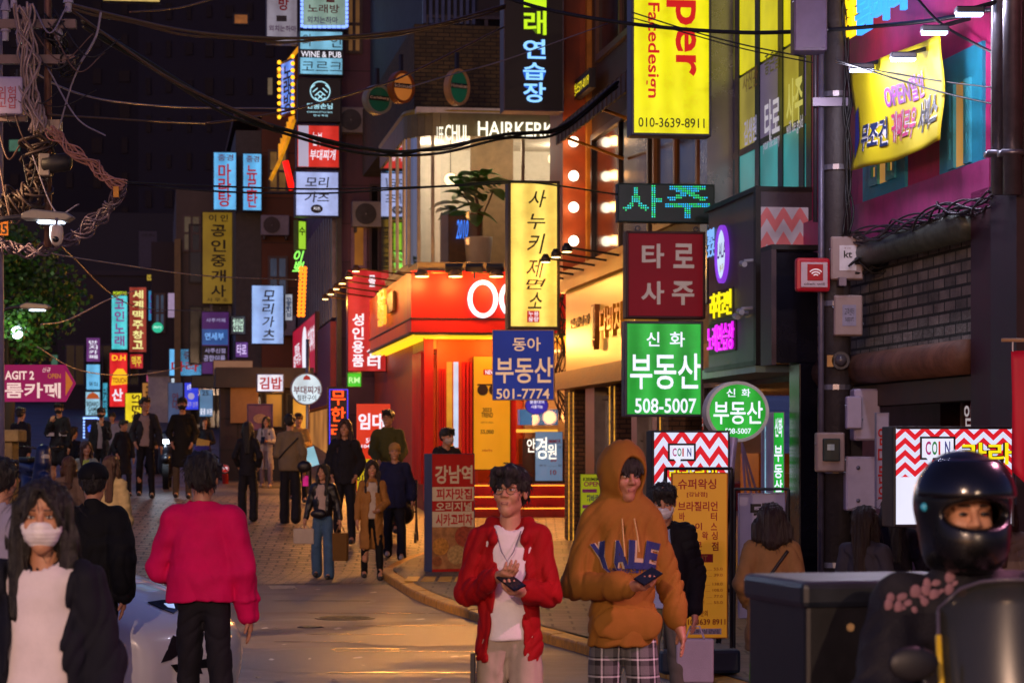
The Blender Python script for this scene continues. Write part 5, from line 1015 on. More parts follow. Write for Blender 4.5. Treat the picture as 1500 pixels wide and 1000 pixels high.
cable('brown cable slanting down from the top left corner', [(95, 8, 22), (160, 55, 23), (240, 110, 24), (300, 141, 25), (400, 185, 26)], .014, CAB2)
cable('rope-like brown cable sagging across the top of the stacked signs', [(100, 6, 22), (180, 26, 23), (270, 45, 24), (360, 54, 25), (450, 56, 26), (560, 49, 28), (640, 36, 30), (740, 8, 33)], .018, CAB2, twin=.025)
cable('thin cable rising to the top centre', [(190, 18, 24), (260, 12, 25), (320, -4, 26)], .01, CAB2)
cable('long grey wire rising to the blade sign over the brick band', [(600, 128, 30), (660, 110, 31), (740, 88, 32), (890, 35, 33)], .008, CAB3)
cable('heavy black cable passing in front of the tall yellow sign', [(720, -10, 26), (800, 14, 25.5), (900, 32, 25), (1000, 43, 24.5), (1090, 48, 24), (1160, 47, 23.5), (1215, 44, 23)], .022, CAB)
cable('black cable crossing the pink wall above the banner', [(1215, 44, 22.5), (1290, 38, 22), (1380, 28, 21), (1500, 4, 19)], .02, CAB)
cable('thin wire slanting down to the pole box past the yellow sign', [(925, 18, 26), (1010, 45, 25), (1090, 66, 24), (1180, 84, 23)], .008)
cable('second thin wire slanting past the yellow sign', [(925, 26, 26), (1010, 50, 25), (1090, 72, 24), (1190, 92, 23)], .007)
cable('thin wire sloping over the yellow banner from the pole', [(1225, 88, 22), (1300, 112, 21), (1390, 138, 20), (1480, 158, 19)], .008)
cable('slightly higher thin wire over the yellow banner', [(1225, 92, 22), (1310, 108, 21), (1400, 122, 20), (1480, 131, 19)], .007)
cable('black wire running down across the green window light', [(1340, -6, 21), (1375, 32, 20.5), (1420, 60, 20), (1480, 90, 19)], .012)
cable('dark wire running low from the left lamp towards the agent sign', [(0, 352, 22), (80, 372, 24), (180, 388, 26), (300, 404, 29), (440, 410, 32)], .008, CAB3)
cable('wire dropping past the cyan sign from the left tree', [(60, 330, 26), (110, 380, 32), (165, 432, 40), (215, 452, 50), (300, 455, 60)], .010)
cable('pale wire curving from the tree towards the neon column', [(60, 475, 30), (100, 468, 34), (160, 438, 42), (200, 425, 50)], .010, CAB3)
cable('faint wire in front of the barbecue sign', [(55, 508, 30), (110, 540, 34), (170, 549, 40), (230, 545, 46), (300, 530, 54)], .009, CAB3)
cable('grey wire hanging loosely at the top left', [(148, 18, 22), (140, 55, 22), (118, 92, 22)], .012, CAB3)
cable('thin steady wire dropping to the cable joint', [(118, 92, 22), (103, 130, 22), (86, 190, 22)], .008, CAB3)
for k in range(16):
    rnd = random.Random(40 + k); x0, y0 = rnd.uniform(-10, 80), rnd.uniform(0, 250); x1, y1 = x0 + rnd.uniform(20, 130), y0 + rnd.uniform(-30, 120)
    cable('slack stray wire number ' + ('one two three four five six seven eight nine ten eleven twelve thirteen fourteen fifteen sixteen'.split()[k]) + ' of the tangle round the left pole', [(x0, y0, 21.9), ((x0 + x1) / 2, (y0 + y1) / 2 + rnd.uniform(15, 50), 21.8), (x1, y1, 21.9)], rnd.uniform(.005, .010), rnd.choice((CAB, CAB2, CAB3)), 'stray_wire'); list(COL.objects)[-1]['group'] = 'stray wires of the left pole tangle'; list(COL.objects)[-1]['label'] = 'slack stray wire in the tangle round the left pole'
# left pole cluster
def at(px, py, Y, o): return W(px, py, Y) - o
Y0 = 22.0
o = thing('utility_pole', 'lavender concrete utility pole at the left edge laden with crossarms', 'pole', Vector(((-26 - 750) / FPX * Y0, Y0 + .3, 0))); og = o.location
MB().tube([(0, 0, 0), (0, 0, 9)], [.15, .10], 14).build('shaft', mat('8a80a0', .6, 0, .25, 4, .2, 30), o, True)
for (x0, x1, py) in ((-30, 112, 36), (-20, 40, 172), (-20, 110, 88)): a, b = at(x0, py, Y0, og), at(x1, py, Y0, og); MB().box((a.x, a.y - .05, a.z - .04), (b.x, a.y + .03, a.z + .04)).build('crossarm', mat('6a5a5c', .5, .3, .3), o)
for px, py in ((8, 60), (30, 64), (8, 30), (86, 70), (100, 18), (20, 12)): a = at(px, py, Y0, og); MB().tube([a, a + ZUP * .08, a + ZUP * .085, a + ZUP * .2], [.03, .03, .05, .02], 8).build('insulator', mat('a09ab0', .3), o)
o = thing('steel_post', 'rust-brown slim steel post right of the concrete pole', 'post', Vector(((67 - 750) / FPX * Y0, Y0 + .1, 0))); MB().tube([(0, 0, 3.7), (0, 0, 8)], .035, 10).build('shaft', mat('6a4a40', .5, .4, .3), o, True); box('clamp', (-.12, -.08, 4.7), (.12, .08, 4.85), mat('8a7a70', .4, .5), o)
o = thing('distribution_box', 'pale lavender cabinet with red lettering on the concrete pole', 'box', W(12, 142, Y0 - .1)); box('cabinet', (-.15, -.1, -.17), (.15, .1, .17), mat('a8a0c4', .5, 0, .15), o, .02); mb = MB(); letters(mb, '위험\n고압', (-.08, -.12, .10, .08), -.103, .02); mb.build('lettering', mat('a04a60', .5), o); MB().tube([(-.1, -.05, .17), (-.1, -.05, .24)], .02, 6).tube([(.1, -.05, .17), (.1, -.05, .24)], .02, 6).build('bushing', DSTEEL, o)
def bundle(name, label, path, n, r, R, m, turns=6, seed=1):
    rnd = random.Random(seed); P = crom(path, 14); mb = MB()
    for k in range(n):
        ph = rnd.uniform(0, 6.3); rr = R * rnd.uniform(.4, 1.0); pts = []
        for i, p in enumerate(P):
            t = (P[min(i + 1, len(P) - 1)] - P[max(0, i - 1)]).normalized(); a = t.cross(Vector((0, 1, 0))); a = a.normalized() if a.length > .1 else Vector((1, 0, 0)); c = t.cross(a); q = ph + turns * i / len(P) * 6.28 * (1 if k % 2 else -.8); pts.append(p + (a * math.cos(q) + c * math.sin(q)) * rr * (1 + .35 * math.sin(i * .31 + ph * 5)) + Vector((math.sin(i * .23 + ph * 3), 0, math.cos(i * .19 + ph * 7))) * R * .3)
        mb.tube(pts, r, 5)
    return tag(mb.build(name, m, None, True), label, 'cable bundle')
bundle('cable_bundle', 'thick braided cable bundle dropping beside the concrete pole', [W(33, 8, Y0 - .2), W(36, 60, Y0 - .2), W(44, 110, Y0 - .2), W(50, 150, Y0 - .2), W(56, 192, Y0 - .2)], 16, .011, .085, mat('9a8684', .4, .2, .35, 8), 1.3)
bundle('cable_bundle', 'pinkish cable bundle slanting down to the yellow tag', [W(72, 188, Y0 - .3), W(95, 210, Y0 - .3), W(125, 236, Y0 - .3), W(150, 255, Y0 - .3), W(182, 271, Y0 - .3)], 11, .008, .055, mat('a8786c', .45, .1, .3), 2, 2)
bundle('cable_bundle', 'loop of violet grey cables hanging under the dome camera', [W(178, 275, Y0 - .3), W(160, 304, Y0), W(125, 336, Y0 + .1), W(92, 356, Y0 + .2), W(50, 368, Y0 + .2), W(15, 362, Y0 + .2), W(-10, 350, Y0 + .2)], 12, .009, .06, mat('5a4c5c', .45, .1, .35), 5, 3)
bundle('cable_bundle', 'dark tangle of cables wound round the slim steel post', [W(62, 195, Y0), W(58, 240, Y0), W(50, 280, Y0), W(20, 300, Y0), W(-8, 312, Y0)], 12, .014, .13, mat('3e302c', .5, .1, .4), 4, 4)
bundle('cable_bundle', 'black drooping wires below the upper crossarm', [W(76, 20, Y0), W(84, 60, Y0), W(92, 92, Y0), W(108, 104, Y0)], 8, .01, .10, CAB, 2, 5)
o = thing('cable_joint', 'fat black cable joint canister beside the steel post', 'canister', W(84, 242, Y0 - .15)); MB().tube([(-.14, 0, 0), (-.12, 0, 0), (.1, 0, .03), (.13, 0, .03)], [.06, .085, .085, .05], 12).build('canister', BLK, o, True); box('grey_box', (-.16, -.06, -.1), (-.06, .06, .1), mat('8a8078', .5), o, .01)
o = thing('cable_tag', 'small yellow cable tag at the elbow of the cable loop', 'tag', W(170, 281, Y0 - .4)); box('plate', (-.025, -.01, -.05), (.025, .01, .05), mat('d89018', .5), o, .004)
o = thing('speed_plate', 'orange number plate cut off by the left edge', 'plate', W(2, 333, Y0 - .4)); box('plate', (-.09, -.01, -.075), (.065, .01, .075), mat('c87818', .5), o, .005); mb = MB(); letters(mb, '35', (-.04, -.06, .05, .03), -.012, .05); mb.build('lettering', DK, o)
# street lamps (the LED lamp in the picture and added ones out of view)
def street_lamp(label, P, power, colr, arm=(1.2, 0), dirx=1, h0=0.0, glow='cfe4ff', st=9, aim=0):
    o = thing('street_lamp', label, 'street lamp', Vector(P) if not isinstance(P, Vector) else P, 'street lamps')
    mb = MB().tube(crom([(-.55 * dirx, 0, -.12), (-.3 * dirx, 0, .0), (-.05 * dirx, 0, .03)], 6), .025, 8); mb.build('arm', DSTEEL, o, True)
    mb = MB().prism([(-.1, -.0), (.30, -.02), (.36, .02), (.3, .06), (.0, .09), (-.1, .05)], -.09, .09); q = mb.build('head', mat('8a867a', .4, .3, .2), o, False, .015)
    if dirx < 0: q.scale.x = -1
    box('led_panel', (.04 * dirx if dirx > 0 else -.26, -.07, -.022), (.26 if dirx > 0 else -.04, .07, -.0135) if False else ((.26 if dirx > 0 else -.04), .07, -.03), emi(glow, st, 0), o)
    if power: lamp(o.location + Vector((.15 * dirx, 0, -.06)), power, colr, .12, 'street_lamp_light', 'SPOT', o.location + Vector((.15 * dirx, aim, -3)), 2.3)
    return o
street_lamp('lit street lamp on the cable-laden pole, above the dome camera', W(50, 322, Y0 - .6), 500, 'd8e4ff', aim=-2.4)
street_lamp('pale street lamp in front of the green tree', W(40, 452, 36), 60, 'e0ecff')
o = thing('tree_spotlight', 'bright little spotlight glowing inside the tree crown', 'lamp', W(25, 487, 44)); MB().ball((0, 0, 0), .11, 12, 8).build('lens', emi('d8f0ff', 9, 0), o, True); MB().tube([(0, .1, 0), (-.3, .2, .1)], .04, 6).build('housing', DSTEEL, o); lamp(o.location + Vector((.1, -.8, -.1)), 45, 'f0ffd8', .2)
for k, (u, v, pw, c_) in enumerate(((-3, -3.4, 4600, 'ffd0b0'), (8.5, 6.2, 2600, 'ffa0c4'), (-9, 3.4, 3500, 'ffd0a8'), (21.5, -3.6, 3000, 'ffc890'))):  # lamps added out of view to light the near people and the road
    p = S(u, v, 5.4); o = street_lamp(('added unseen warm street lamp on its own column near the viewer', 'added unseen pinkish street lamp bracketed from the right-hand houses', 'added unseen warm street lamp further behind the viewer', 'added unseen warm street lamp on the left kerb past the magenta sweatshirt')[k], p, pw, c_, dirx=1 if v < 0 else -1, aim=(3, 0, 4, 4)[k]); o_ = MB().tube([(-.55 * (1 if v < 0 else -1), 0, -5.4), (-.55 * (1 if v < 0 else -1), 0, -.1)], [.07, .045], 10).build('column', DSTEEL, o, True)
# dome camera
o = thing('dome_camera', 'white pear-shaped dome security camera hanging from the lamp bracket', 'camera', W(83, 346, Y0 - .7)); MB().tube([(0, 0, .1), (0, 0, .085), (0, 0, .03), (0, 0, -.02), (0, 0, -.06), (0, 0, -.085)], [.03, .055, .06, .055, .045, .02], 16).build('housing', mat('c8b8a8', .4, 0, .08), o, True); MB().ball((0, -.04, -.03), .03, 12, 8).build('lens', mat('08080a', .1), o, True); MB().tube([(0, 0, .1), (0, 0, .16)], .015, 6).build('bracket', STEEL, o)
# right utility pole and boxes
Y1 = 23.2; px_ = 1226; o = thing('utility_pole', 'dark concrete utility pole carrying telecom boxes on the right', 'pole', Vector(((px_ - 750) / FPX * Y1, Y1, .12))); MB().tube([(0, 0, 0), (0, 0, 9)], [.145, .105], 16).build('shaft', mat('3c3638', .6, 0, .35, 5, .3, 30), o, True)
for zz in (.6, 1.5, 2.3, 3.1, 4.4, 5.1): MB().tube([(0, 0, zz), (0, 0, zz + .05)], .15, 16).build('strap_band', STEEL, o)
MB().box((-.25, -.16, 5.0), (.32, -.1, 5.08)).build('bracket', mat('6a6070', .4, .5), o); MB().box((-.02, -.3, 3.28), (.05, .1, 3.36)).build('bracket', mat('6a6070', .4, .5), o)
c2 = thing('conduit', 'thin grey conduit pipe clipped left of the right utility pole', 'pipe', W(1203, 661, Y1 - .05)); MB().tube([(0, 0, -1.7), (0, 0, 5)], .03, 8).build('pipe', mat('6a6478', .4, .4), c2, True); MB().tube([(-.05, .05, 2.2), (-.05, .05, 5)], .022, 8).build('thin_pipe', mat('4a4450', .4, .4), c2, True)
MT = mat('9a8480', .5, 0, .12, 6); LV = mat('a89cb4', .5, 0, .12, 6)
def wallbox(name, label, bx, m, Y=Y1 - .2, d=.16, extra=None, cat='box'):
    a, b = W(bx[0], bx[1], Y), W(bx[2], bx[3], Y); c = (a + b) / 2; g = thing(name, label, cat, c); w, h = (b.x - a.x) / 2, (a.z - b.z) / 2; box('cabinet', (-w, 0, -h), (w, d, h), m, g, .018); box('lid', (-w * .92, -.012, -h * .94), (w * .92, -.0, h * .94), m, g, .01)
    mb = MB(); mb.tube([(-w, .04, h * .4), (-w - .012, .04, h * .4)], .012, 6).tube([(w, .04, -h * .4), (w + .012, .04, -h * .4)], .012, 6); mb.build('latch', STEEL, g)
    if extra: extra(g, w, h)
    return g
def kt(g, w, h):
    box('label_plate', (-.075, -.018, -.12), (.085, -.0125, .12), mat('d0c8cc', .5), g); mb = MB(); letters(mb, 'kt', (-.035, -.0, .045, .07), -.0195, .05); mb.build('lettering', DK, g); mb = MB(); letters(mb, '통신함', (-.03, .085, .035, .1), -.0195, .02); mb.build('small_lettering', mat('8a5a60', .5), g)
wallbox('telecom_box', 'beige telecom box marked kt high on the right utility pole', (1217, 346, 1265, 410), MT, extra=kt)
def lab2(g, w, h):
    box('label_plate', (-.06, -.018, -.1), (.07, -.0125, .1), mat('8a86a0', .5), g); mb = MB(); letters(mb, '고객센터\nsupport', (-.04, -.07, .05, .07), -.0195, .01); mb.build('lettering', NAVY, g)
wallbox('telecom_box', 'beige telecom box with grey label, second from the top on the pole', (1222, 432, 1264, 492), MT, extra=lab2)
wallbox('meter_cabinet', 'tall pale cabinet with a stepped front beside the pole', (1251, 569, 1290, 645), LV, Y1 - .4, .3); wallbox('meter_cabinet', 'narrower pale cabinet overlapping the tall one', (1240, 580, 1263, 628), LV, Y1 - .5, .12)
def glassm(g, w, h):
    MB().box((-w * .6, -.05, -h * .45), (w * .6, -.013, h * .7)).build('window', mat('2a3a3c', .08), g, False, .01); MB().box((-w * .3, -.056, h * .1), (w * .2, -.051, h * .4)).build('dial', mat('a8b8b8', .3), g)
wallbox('electric_meter', 'beige electric meter with a dark glass window on the pole', (1196, 633, 1238, 691), MT, Y1 - .35, .16, glassm, 'meter')
wallbox('meter_cabinet', 'lower pale cabinet with two small knobs at head height of the rider', (1239, 668, 1284, 748), LV, Y1 - .3, .2, lambda g, w, h: MB().ball((-.03, -.02, .15), .02, 8, 6).ball((-.03, -.02, -.16), .02, 8, 6).build('knob', STEEL, g))
wallbox('transformer_box', 'dusky mauve box on the pole beside the tall yellow sign', (1163, -30, 1212, 74), mat('5e4c64', .5, 0, .2), Y1 - .3, .3)
o = thing('twisted_meter', 'round glass gauge clamped to the pole under the telecom boxes', 'gauge', W(1231, 528, Y1 - .2)); MB().disc((0, 0), .085, -.03, .08, 24).build('case', DSTEEL, o); MB().ball((0, -.03, 0), .06, 14, 10).build('dome', mat('4a4448', .1), o, True); box('paper_tag', (-.13, -.03, -.06), (-.07, -.02, .05), mat('c8904a', .6), o)
bundle('cable_bundle', 'slack black cables looping from the pole to the old gutter', [W(1250, 390, 23), W(1290, 385, 22.9), W(1330, 355, 22.6), W(1360, 325, 22.3), W(1400, 312, 22), W(1450, 300, 21.4)], 7, .011, .08, CAB, 2, 8)
bundle('cable_bundle', 'messy cable tangle lying along the top of the gutter pipe', [onside(6.6, 1232, 352), onside(6.6, 1290, 340), onside(6.6, 1350, 322), onside(6.6, 1400, 306), onside(6.6, 1452, 292)], 9, .010, .075, mat('3a3038', .4, .1, .5), 3, 9)
bundle('cable_bundle', 'black cables dropping down behind the lowest bulb at the alley corner', [S(40.1, 6.75, 5.2), S(40.2, 6.7, 4.6), S(40.1, 6.72, 4.0), S(40.2, 6.7, 3.2), S(40.1, 6.75, 2.4)], 9, .012, .12, mat('3a241c', .5, .1, .4), 3, 11)
bundle('cable_bundle', 'thin dark cables running down the right utility pole', [W(1238, 0, 23), W(1240, 120, 23), W(1243, 240, 23), W(1240, 345, 23)], 5, .01, .04, CAB, 2, 12)
# shop spotlights
def spot(label, P, to, L, m=DSTEEL, glow='ffd890', group=None, head=.07, power=0):
    P = Vector(P); to = Vector(to); o = thing('arm_spotlight', label, 'spotlight', Matrix.Translation(P), group); d = (to - P); mb = MB().tube([(0, 0, 0), d], .018, 6); mb.build('arm', m, o); a = d.normalized(); q = d + Vector((0, 0, -.0)); MB().tube([q + Vector((0, 0, .06)), q + Vector((0, 0, .0)), q + Vector((0, 0, -.06))], [head * .5, head, head * 1.1], 12).build('lamp_head', m, o); MB().tube([q + Vector((0, 0, -.062)), q + Vector((0, 0, -.068))], head * .95, 12).build('lens', emi(glow, 6, 0), o)
    if power: lamp(P + q + Vector((0, 0, -.15)), power, 'ffb050', .06)
    return o
for i in range(6):
    u = 33.8 + i * .95; spot(('first', 'second', 'third', 'fourth', 'fifth', 'sixth')[i] + ' black arm spotlight over the gold sign band, counting from its near end', S(u, 6.5, 4.62), S(u, 5.75, 4.72), .9, BLK, group='spotlights over the gold sign band', power=12)
for i in range(6):
    u = 46.0 + i * 1.7; spot(('first', 'second', 'third', 'fourth', 'fifth', 'sixth')[i] + ' brass arm spotlight over the orange end of the canopy, counting from the corner', S(u, 4.7, 5.2), S(u, 3.75, 5.32), .9, mat('6a4a28', .4, .5), group='spotlights over the orange canopy end', power=30)
for i, px in enumerate((618, 667, 727)):
    p = W(px, 400, 44.0); spot(('left', 'middle', 'right')[i] + ' of three round brass lamps along the front edge of the red canopy', p + Vector((-.45, .2, .03)), p, .5, mat('8a6a40', .4, .5), group='round lamps on the red canopy front', head=.13, power=40)
for i in range(3):
    p = W(665 + 30 * i, 392, 44.1); g = thing('floodlight', ('left', 'middle', 'right')[i] + ' dark floodlight lying on top of the red canopy', 'floodlight', p, 'floodlights on the red canopy'); box('housing', (-.16, -.1, -.06), (.16, .1, .06), BLK, g, .02, Matrix.Rotation(.4, 4, 'X')); box('glass', (-.13, -.105, -.045), (.13, -.1, .045), mat('3a3a40', .1), g, 0, Matrix.Rotation(.4, 4, 'X')); box('bracket', (-.02, -.02, -.2), (.02, .02, -.05), DSTEEL, g)
# plants
def leaf(mb, base, d, L, w, droop=.3):
    d = d.normalized(); sd = d.cross(ZUP); sd = sd.normalized() if sd.length > .05 else Vector((1, 0, 0)); up = sd.cross(d); n = 6; k = len(mb.v)
    for i in range(n + 1):
        t = i / n; c = base + d * L * t - ZUP * droop * L * t * t; ww = w * math.sin(math.pi * min(1, t * .92 + .06)) ** .8; mb.v += [tuple(c - sd * ww + up * ww * .25), tuple(c), tuple(c + sd * ww + up * ww * .25)]
    for i in range(n):
        for j in (0, 1): a = k + 3 * i + j; mb.f.append((a, a + 1, a + 4, a + 3))
o = thing('potted_plant', 'large-leaved potted plant standing in the hair salon window', 'plant', S(45.6, 6.05, ZS0)); rnd = random.Random(5)
MB().tube([(0, 0, 0), (0, 0, .02), (0, 0, .55), (0, 0, .58)], [.2, .22, .27, .27], 20).build('pot', mat('b8b0a4', .5, 0, .1), o, True); st_ = [(0, 0, .5), (.05, 0, .95), (-.05, .05, 1.35)]; mb = MB().tube(crom(st_), [.03] * 17, 8)
mb.tube([(.05, 0, .9), (.3, 0, 1.5)], .018, 6).tube([(.03, 0, 1.0), (-.4, 0, 1.5)], .018, 6); mb.build('stem', mat('4a3420', .7), o, True); mb = MB()
for i in range(38): a = rnd.uniform(0, 6.28); b = Vector((rnd.uniform(-.5, .4), rnd.uniform(-.25, .25), rnd.uniform(1.0, 1.75))); leaf(mb, b, Vector((math.cos(a), math.sin(a) * .6, rnd.uniform(-.2, .8))), rnd.uniform(.36, .62), rnd.uniform(.12, .2), .4)
mb.build('foliage', mat('3c7a34', .35, 0, .4, 3), o, True)
def tree(label, P, h, R, n, seed, c):
    rnd = random.Random(seed); o = thing('street_tree', label, 'tree', P); mb = MB().tube([(0, 0, 0), (.1, 0, h * .4), (0, .1, h * .7)], [.16, .12, .06], 10); cl_ = []
    for i in range(26):
        a, b = rnd.uniform(0, 6.28), rnd.uniform(-1, 1); q = Vector((R * math.cos(a) * math.sqrt(1 - b * b) * rnd.uniform(.4, 1), R * math.sin(a) * math.sqrt(1 - b * b) * rnd.uniform(.4, 1), h * .72 + b * h * .3)); cl_.append((q, rnd.uniform(.35, .75)))
        if i % 2 == 0: mb.tube([(.05, 0, h * rnd.uniform(.35, .6)), tuple(q * .5 + Vector((0, 0, h * .3))), tuple(q)], [.05, .035, .012], 6)
    mb.build('trunk', mat('3a2c20', .8, 0, .3), o, True); mb = MB()
    for i in range(n):
        q, r_ = cl_[i % len(cl_)]; d = Vector((rnd.gauss(0, 1), rnd.gauss(0, 1), rnd.gauss(0, .8))).normalized(); leaf2(mb, q + d * r_ * rnd.uniform(.5, 1.1), rnd)
    mb.build('crown', mat(c, .5, 0, .5, 2), o); return o
def leaf2(mb, p, rnd):
    a = Vector((rnd.gauss(0, 1), rnd.gauss(0, 1), rnd.gauss(0, 1))).normalized(); b = a.cross(Vector((rnd.gauss(0, 1), rnd.gauss(0, 1), rnd.gauss(0, 1)))).normalized(); L, w = rnd.uniform(.08, .14), rnd.uniform(.03, .05); mb.add([p, p + a * L * .5 + b * w, p + a * L, p + a * L * .5 - b * w], [(0, 1, 2, 3)])
tree('green street tree lit from inside behind the arrow sign', Vector(((5 - 750) / FPX * 45, 45, 1.0)), 4.6, 1.2, 6500, 3, '2f5a14')
tree('darker tree further left, cut by the left edge', Vector(((-40 - 750) / FPX * 50, 50, 1.0)), 5.0, 1.4, 4000, 4, '28480f')
o = thing('stone_pillar', 'weathered stone gate pillar with a flat cap at the left edge', 'pillar', Vector(((5 - 750) / FPX * 30, 30, 0))); box('shaft', (-.3, -.2, 0), (.15, .2, 1.95), mat('6a5a40', .8, 0, .35, 6, .4, 30), o, .01); box('cap', (-.36, -.26, 1.95), (.24, .26, 2.1), mat('7a6a4c', .8, 0, .35, 6, .4, 30), o, .02)

# small things on the road
for k, (px, py) in enumerate(((505, 905), (455, 918))):
    Y = FPX * CH / (py - HOR); o = thing('manhole_cover', ('round iron manhole cover', 'smaller iron valve cover')[k] + ' in the road left of the red hoodie', 'manhole cover', Matrix.Translation(((px - 750) / FPX * Y, Y, .005)) @ Matrix.Rotation(math.pi / 2, 4, 'X')); r_ = (.33, .14)[k]; MB().ring((0, 0), r_ * .9, r_, -.006, .004, 36).build('rim', mat('4a4644', .35, .6, .3), o); mb = MB().disc((0, 0), r_ * .88, -.003, .002, 36)
    for i in range(-4, 5): mb.box((-math.sqrt(max(0, .7 - (i / 5) ** 2 * .7)) * r_, -.005, i * r_ * .18 - .01), (math.sqrt(max(0, .7 - (i / 5) ** 2 * .7)) * r_, .007, i * r_ * .18 + .01))
    mb.build('plate', mat('35322f', .4, .6, .3), o)
rnd = random.Random(77)
for k in range(26):
    px, py = rnd.uniform(370, 690), rnd.uniform(850, 1000); Y = FPX * CH / (py - HOR); w_ = rnd.uniform(.015, .05)
    o = MB().add([(-w_, -w_ * .6, 0), (w_, -w_ * .4, .004), (w_ * .8, w_ * .7, .012), (-w_ * .9, w_ * .5, .003)], [(0, 1, 2, 3)]).build('paper_scrap', mat('c8c0b8', .4), None, False, 0, Matrix.Translation(((px - 750) / FPX * Y, Y, .006)) @ Matrix.Rotation(rnd.uniform(0, 6), 4, 'Z')); tag(o, 'tiny pale paper scrap lying on the road', 'litter', 'paper scraps on the road')
# ================================================================== people: solid shapes blended in a distance field, skinned with surface nets
class Field:
    def __init__(s): s.ops = []; s.noise = []; s.crease = []
    def _a(s, mode, fn, lo, hi, k): s.ops.append((mode, fn, np.array(lo, float), np.array(hi, float), k)); return s
    def cap(s, a, b, ra, rb=None, k=.03, sy=1.0, mode='+'):
        rb = ra if rb is None else rb; a = np.array(a, float); b = np.array(b, float); ba = b - a; L = max(ba @ ba, 1e-9)
        def fn(X, Y, Z):
            px, py, pz = X - a[0], Y - a[1], Z - a[2]
            t = np.clip((px * ba[0] + py * ba[1] + pz * ba[2]) / L, 0, 1)
            qx, qy, qz = px - t * ba[0], (py - t * ba[1]) / sy, pz - t * ba[2]
            return (np.sqrt(qx * qx + qy * qy + qz * qz) - (ra + (rb - ra) * t)) * min(1, sy ** .5)
        R = max(ra, rb); return s._a(mode, fn, np.minimum(a, b) - R, np.maximum(a, b) + R, k)
    def ell(s, c, r, k=.02, mode='+', rot=None):
        c = np.array(c, float); r = np.array(r, float); Rm = np.array(rot.to_3x3().transposed()) if rot is not None else None
        def fn(X, Y, Z):
            x, y, z = X - c[0], Y - c[1], Z - c[2]
            if Rm is not None: x, y, z = Rm[0, 0] * x + Rm[0, 1] * y + Rm[0, 2] * z, Rm[1, 0] * x + Rm[1, 1] * y + Rm[1, 2] * z, Rm[2, 0] * x + Rm[2, 1] * y + Rm[2, 2] * z
            k0 = np.sqrt((x / r[0]) ** 2 + (y / r[1]) ** 2 + (z / r[2]) ** 2); k1 = np.sqrt((x / r[0] ** 2) ** 2 + (y / r[1] ** 2) ** 2 + (z / r[2] ** 2) ** 2)
            return k0 * (k0 - 1) / np.maximum(k1, 1e-6)
        m = r if rot is None else np.full(3, r.max()); return s._a(mode, fn, c - m, c + m, k)
    def blk(s, lo, hi, k=.01, mode='-'):
        lo = np.array(lo, float); hi = np.array(hi, float); c = (lo + hi) / 2; h = (hi - lo) / 2
        def fn(X, Y, Z): return np.maximum(np.maximum(np.abs(X - c[0]) - h[0], np.abs(Y - c[1]) - h[1]), np.abs(Z - c[2]) - h[2])
        return s._a(mode, fn, lo, hi, k)
    def fun(s, fn, lo, hi, k=.01, mode='-'): return s._a(mode, fn, lo, hi, k)
    def folds(s, amp, freq, seed=0): s.crease.append((amp, freq, seed, 1)); return s
    def wrinkle(s, amp, freq, seed=0, st=(1, 1, 1)): s.noise.append((amp, freq, seed, st)); return s
    def solve(s, h):
        adds = [o for o in s.ops if o[0] == '+']; lo = np.min([o[2] for o in adds], 0) - .03; hi = np.max([o[3] for o in adds], 0) + .03
        n = np.ceil((hi - lo) / h).astype(int) + 1; ax = [lo[i] + h * np.arange(n[i]) for i in range(3)]; D = np.full(n, .2, np.float32)
        for mode, fn, l, u, k in s.ops:
            m = .05 + k; i0 = np.clip(np.floor((l - m - lo) / h).astype(int), 0, n); i1 = np.clip(np.ceil((u + m - lo) / h).astype(int) + 1, 0, n)
            if (i1 <= i0).any(): continue
            sl = tuple(slice(a, b) for a, b in zip(i0, i1)); d = fn(ax[0][sl[0]][:, None, None], ax[1][sl[1]][None, :, None], ax[2][sl[2]][None, None, :]); c = D[sl]
            if mode == '+':
                t = np.clip(.5 + .5 * (c - d) / k, 0, 1); D[sl] = c * (1 - t) + d * t - k * t * (1 - t)
            else:
                d = -d; t = np.clip(.5 - .5 * (c - d) / k, 0, 1); D[sl] = c * (1 - t) + d * t + k * t * (1 - t)
        X, Y, Z = ax[0][:, None, None], ax[1][None, :, None], ax[2][None, None, :]
        for amp, fq, seed, st in s.noise:
            rs = np.random.RandomState(seed); acc = 0
            for i in range(5):
                d = rs.randn(3); d /= np.linalg.norm(d); f = fq * (0.6 + .35 * i); acc = acc + np.sin(f * (d[0] * X * st[0] + d[1] * Y * st[1] + d[2] * Z * st[2]) + rs.rand() * 6.28 + 1.5 * np.sin(f * .5 * (d[1] * X * st[0] + d[2] * Y * st[1] - d[0] * Z * st[2]))) / (1 + .4 * i)
            D += (amp * .6 * acc).astype(np.float32)
        for amp, fq, seed, st in s.crease:
            rs = np.random.RandomState(seed)
            for i in range(3):
                d = rs.randn(3); d /= np.linalg.norm(d); f = fq * (.7 + .4 * i); w = np.sin(f * (1.2 * d[0] * X + .8 * d[1] * Y + (.45 * d[2] + (.5 if i == 2 else 0)) * Z) + rs.rand() * 6 + 1.9 * np.sin(f * .33 * (d[1] * X - d[2] * Y + d[0] * Z) + rs.rand() * 6)); msk = np.clip(.5 + np.sin(f * .4 * (d[2] * X + d[0] * Y - d[1] * Z) + rs.rand() * 6), 0, 1); D += (amp * (1 - np.abs(w)) ** 2 * msk - amp * .2).astype(np.float32)
        return nets(D, lo, h)
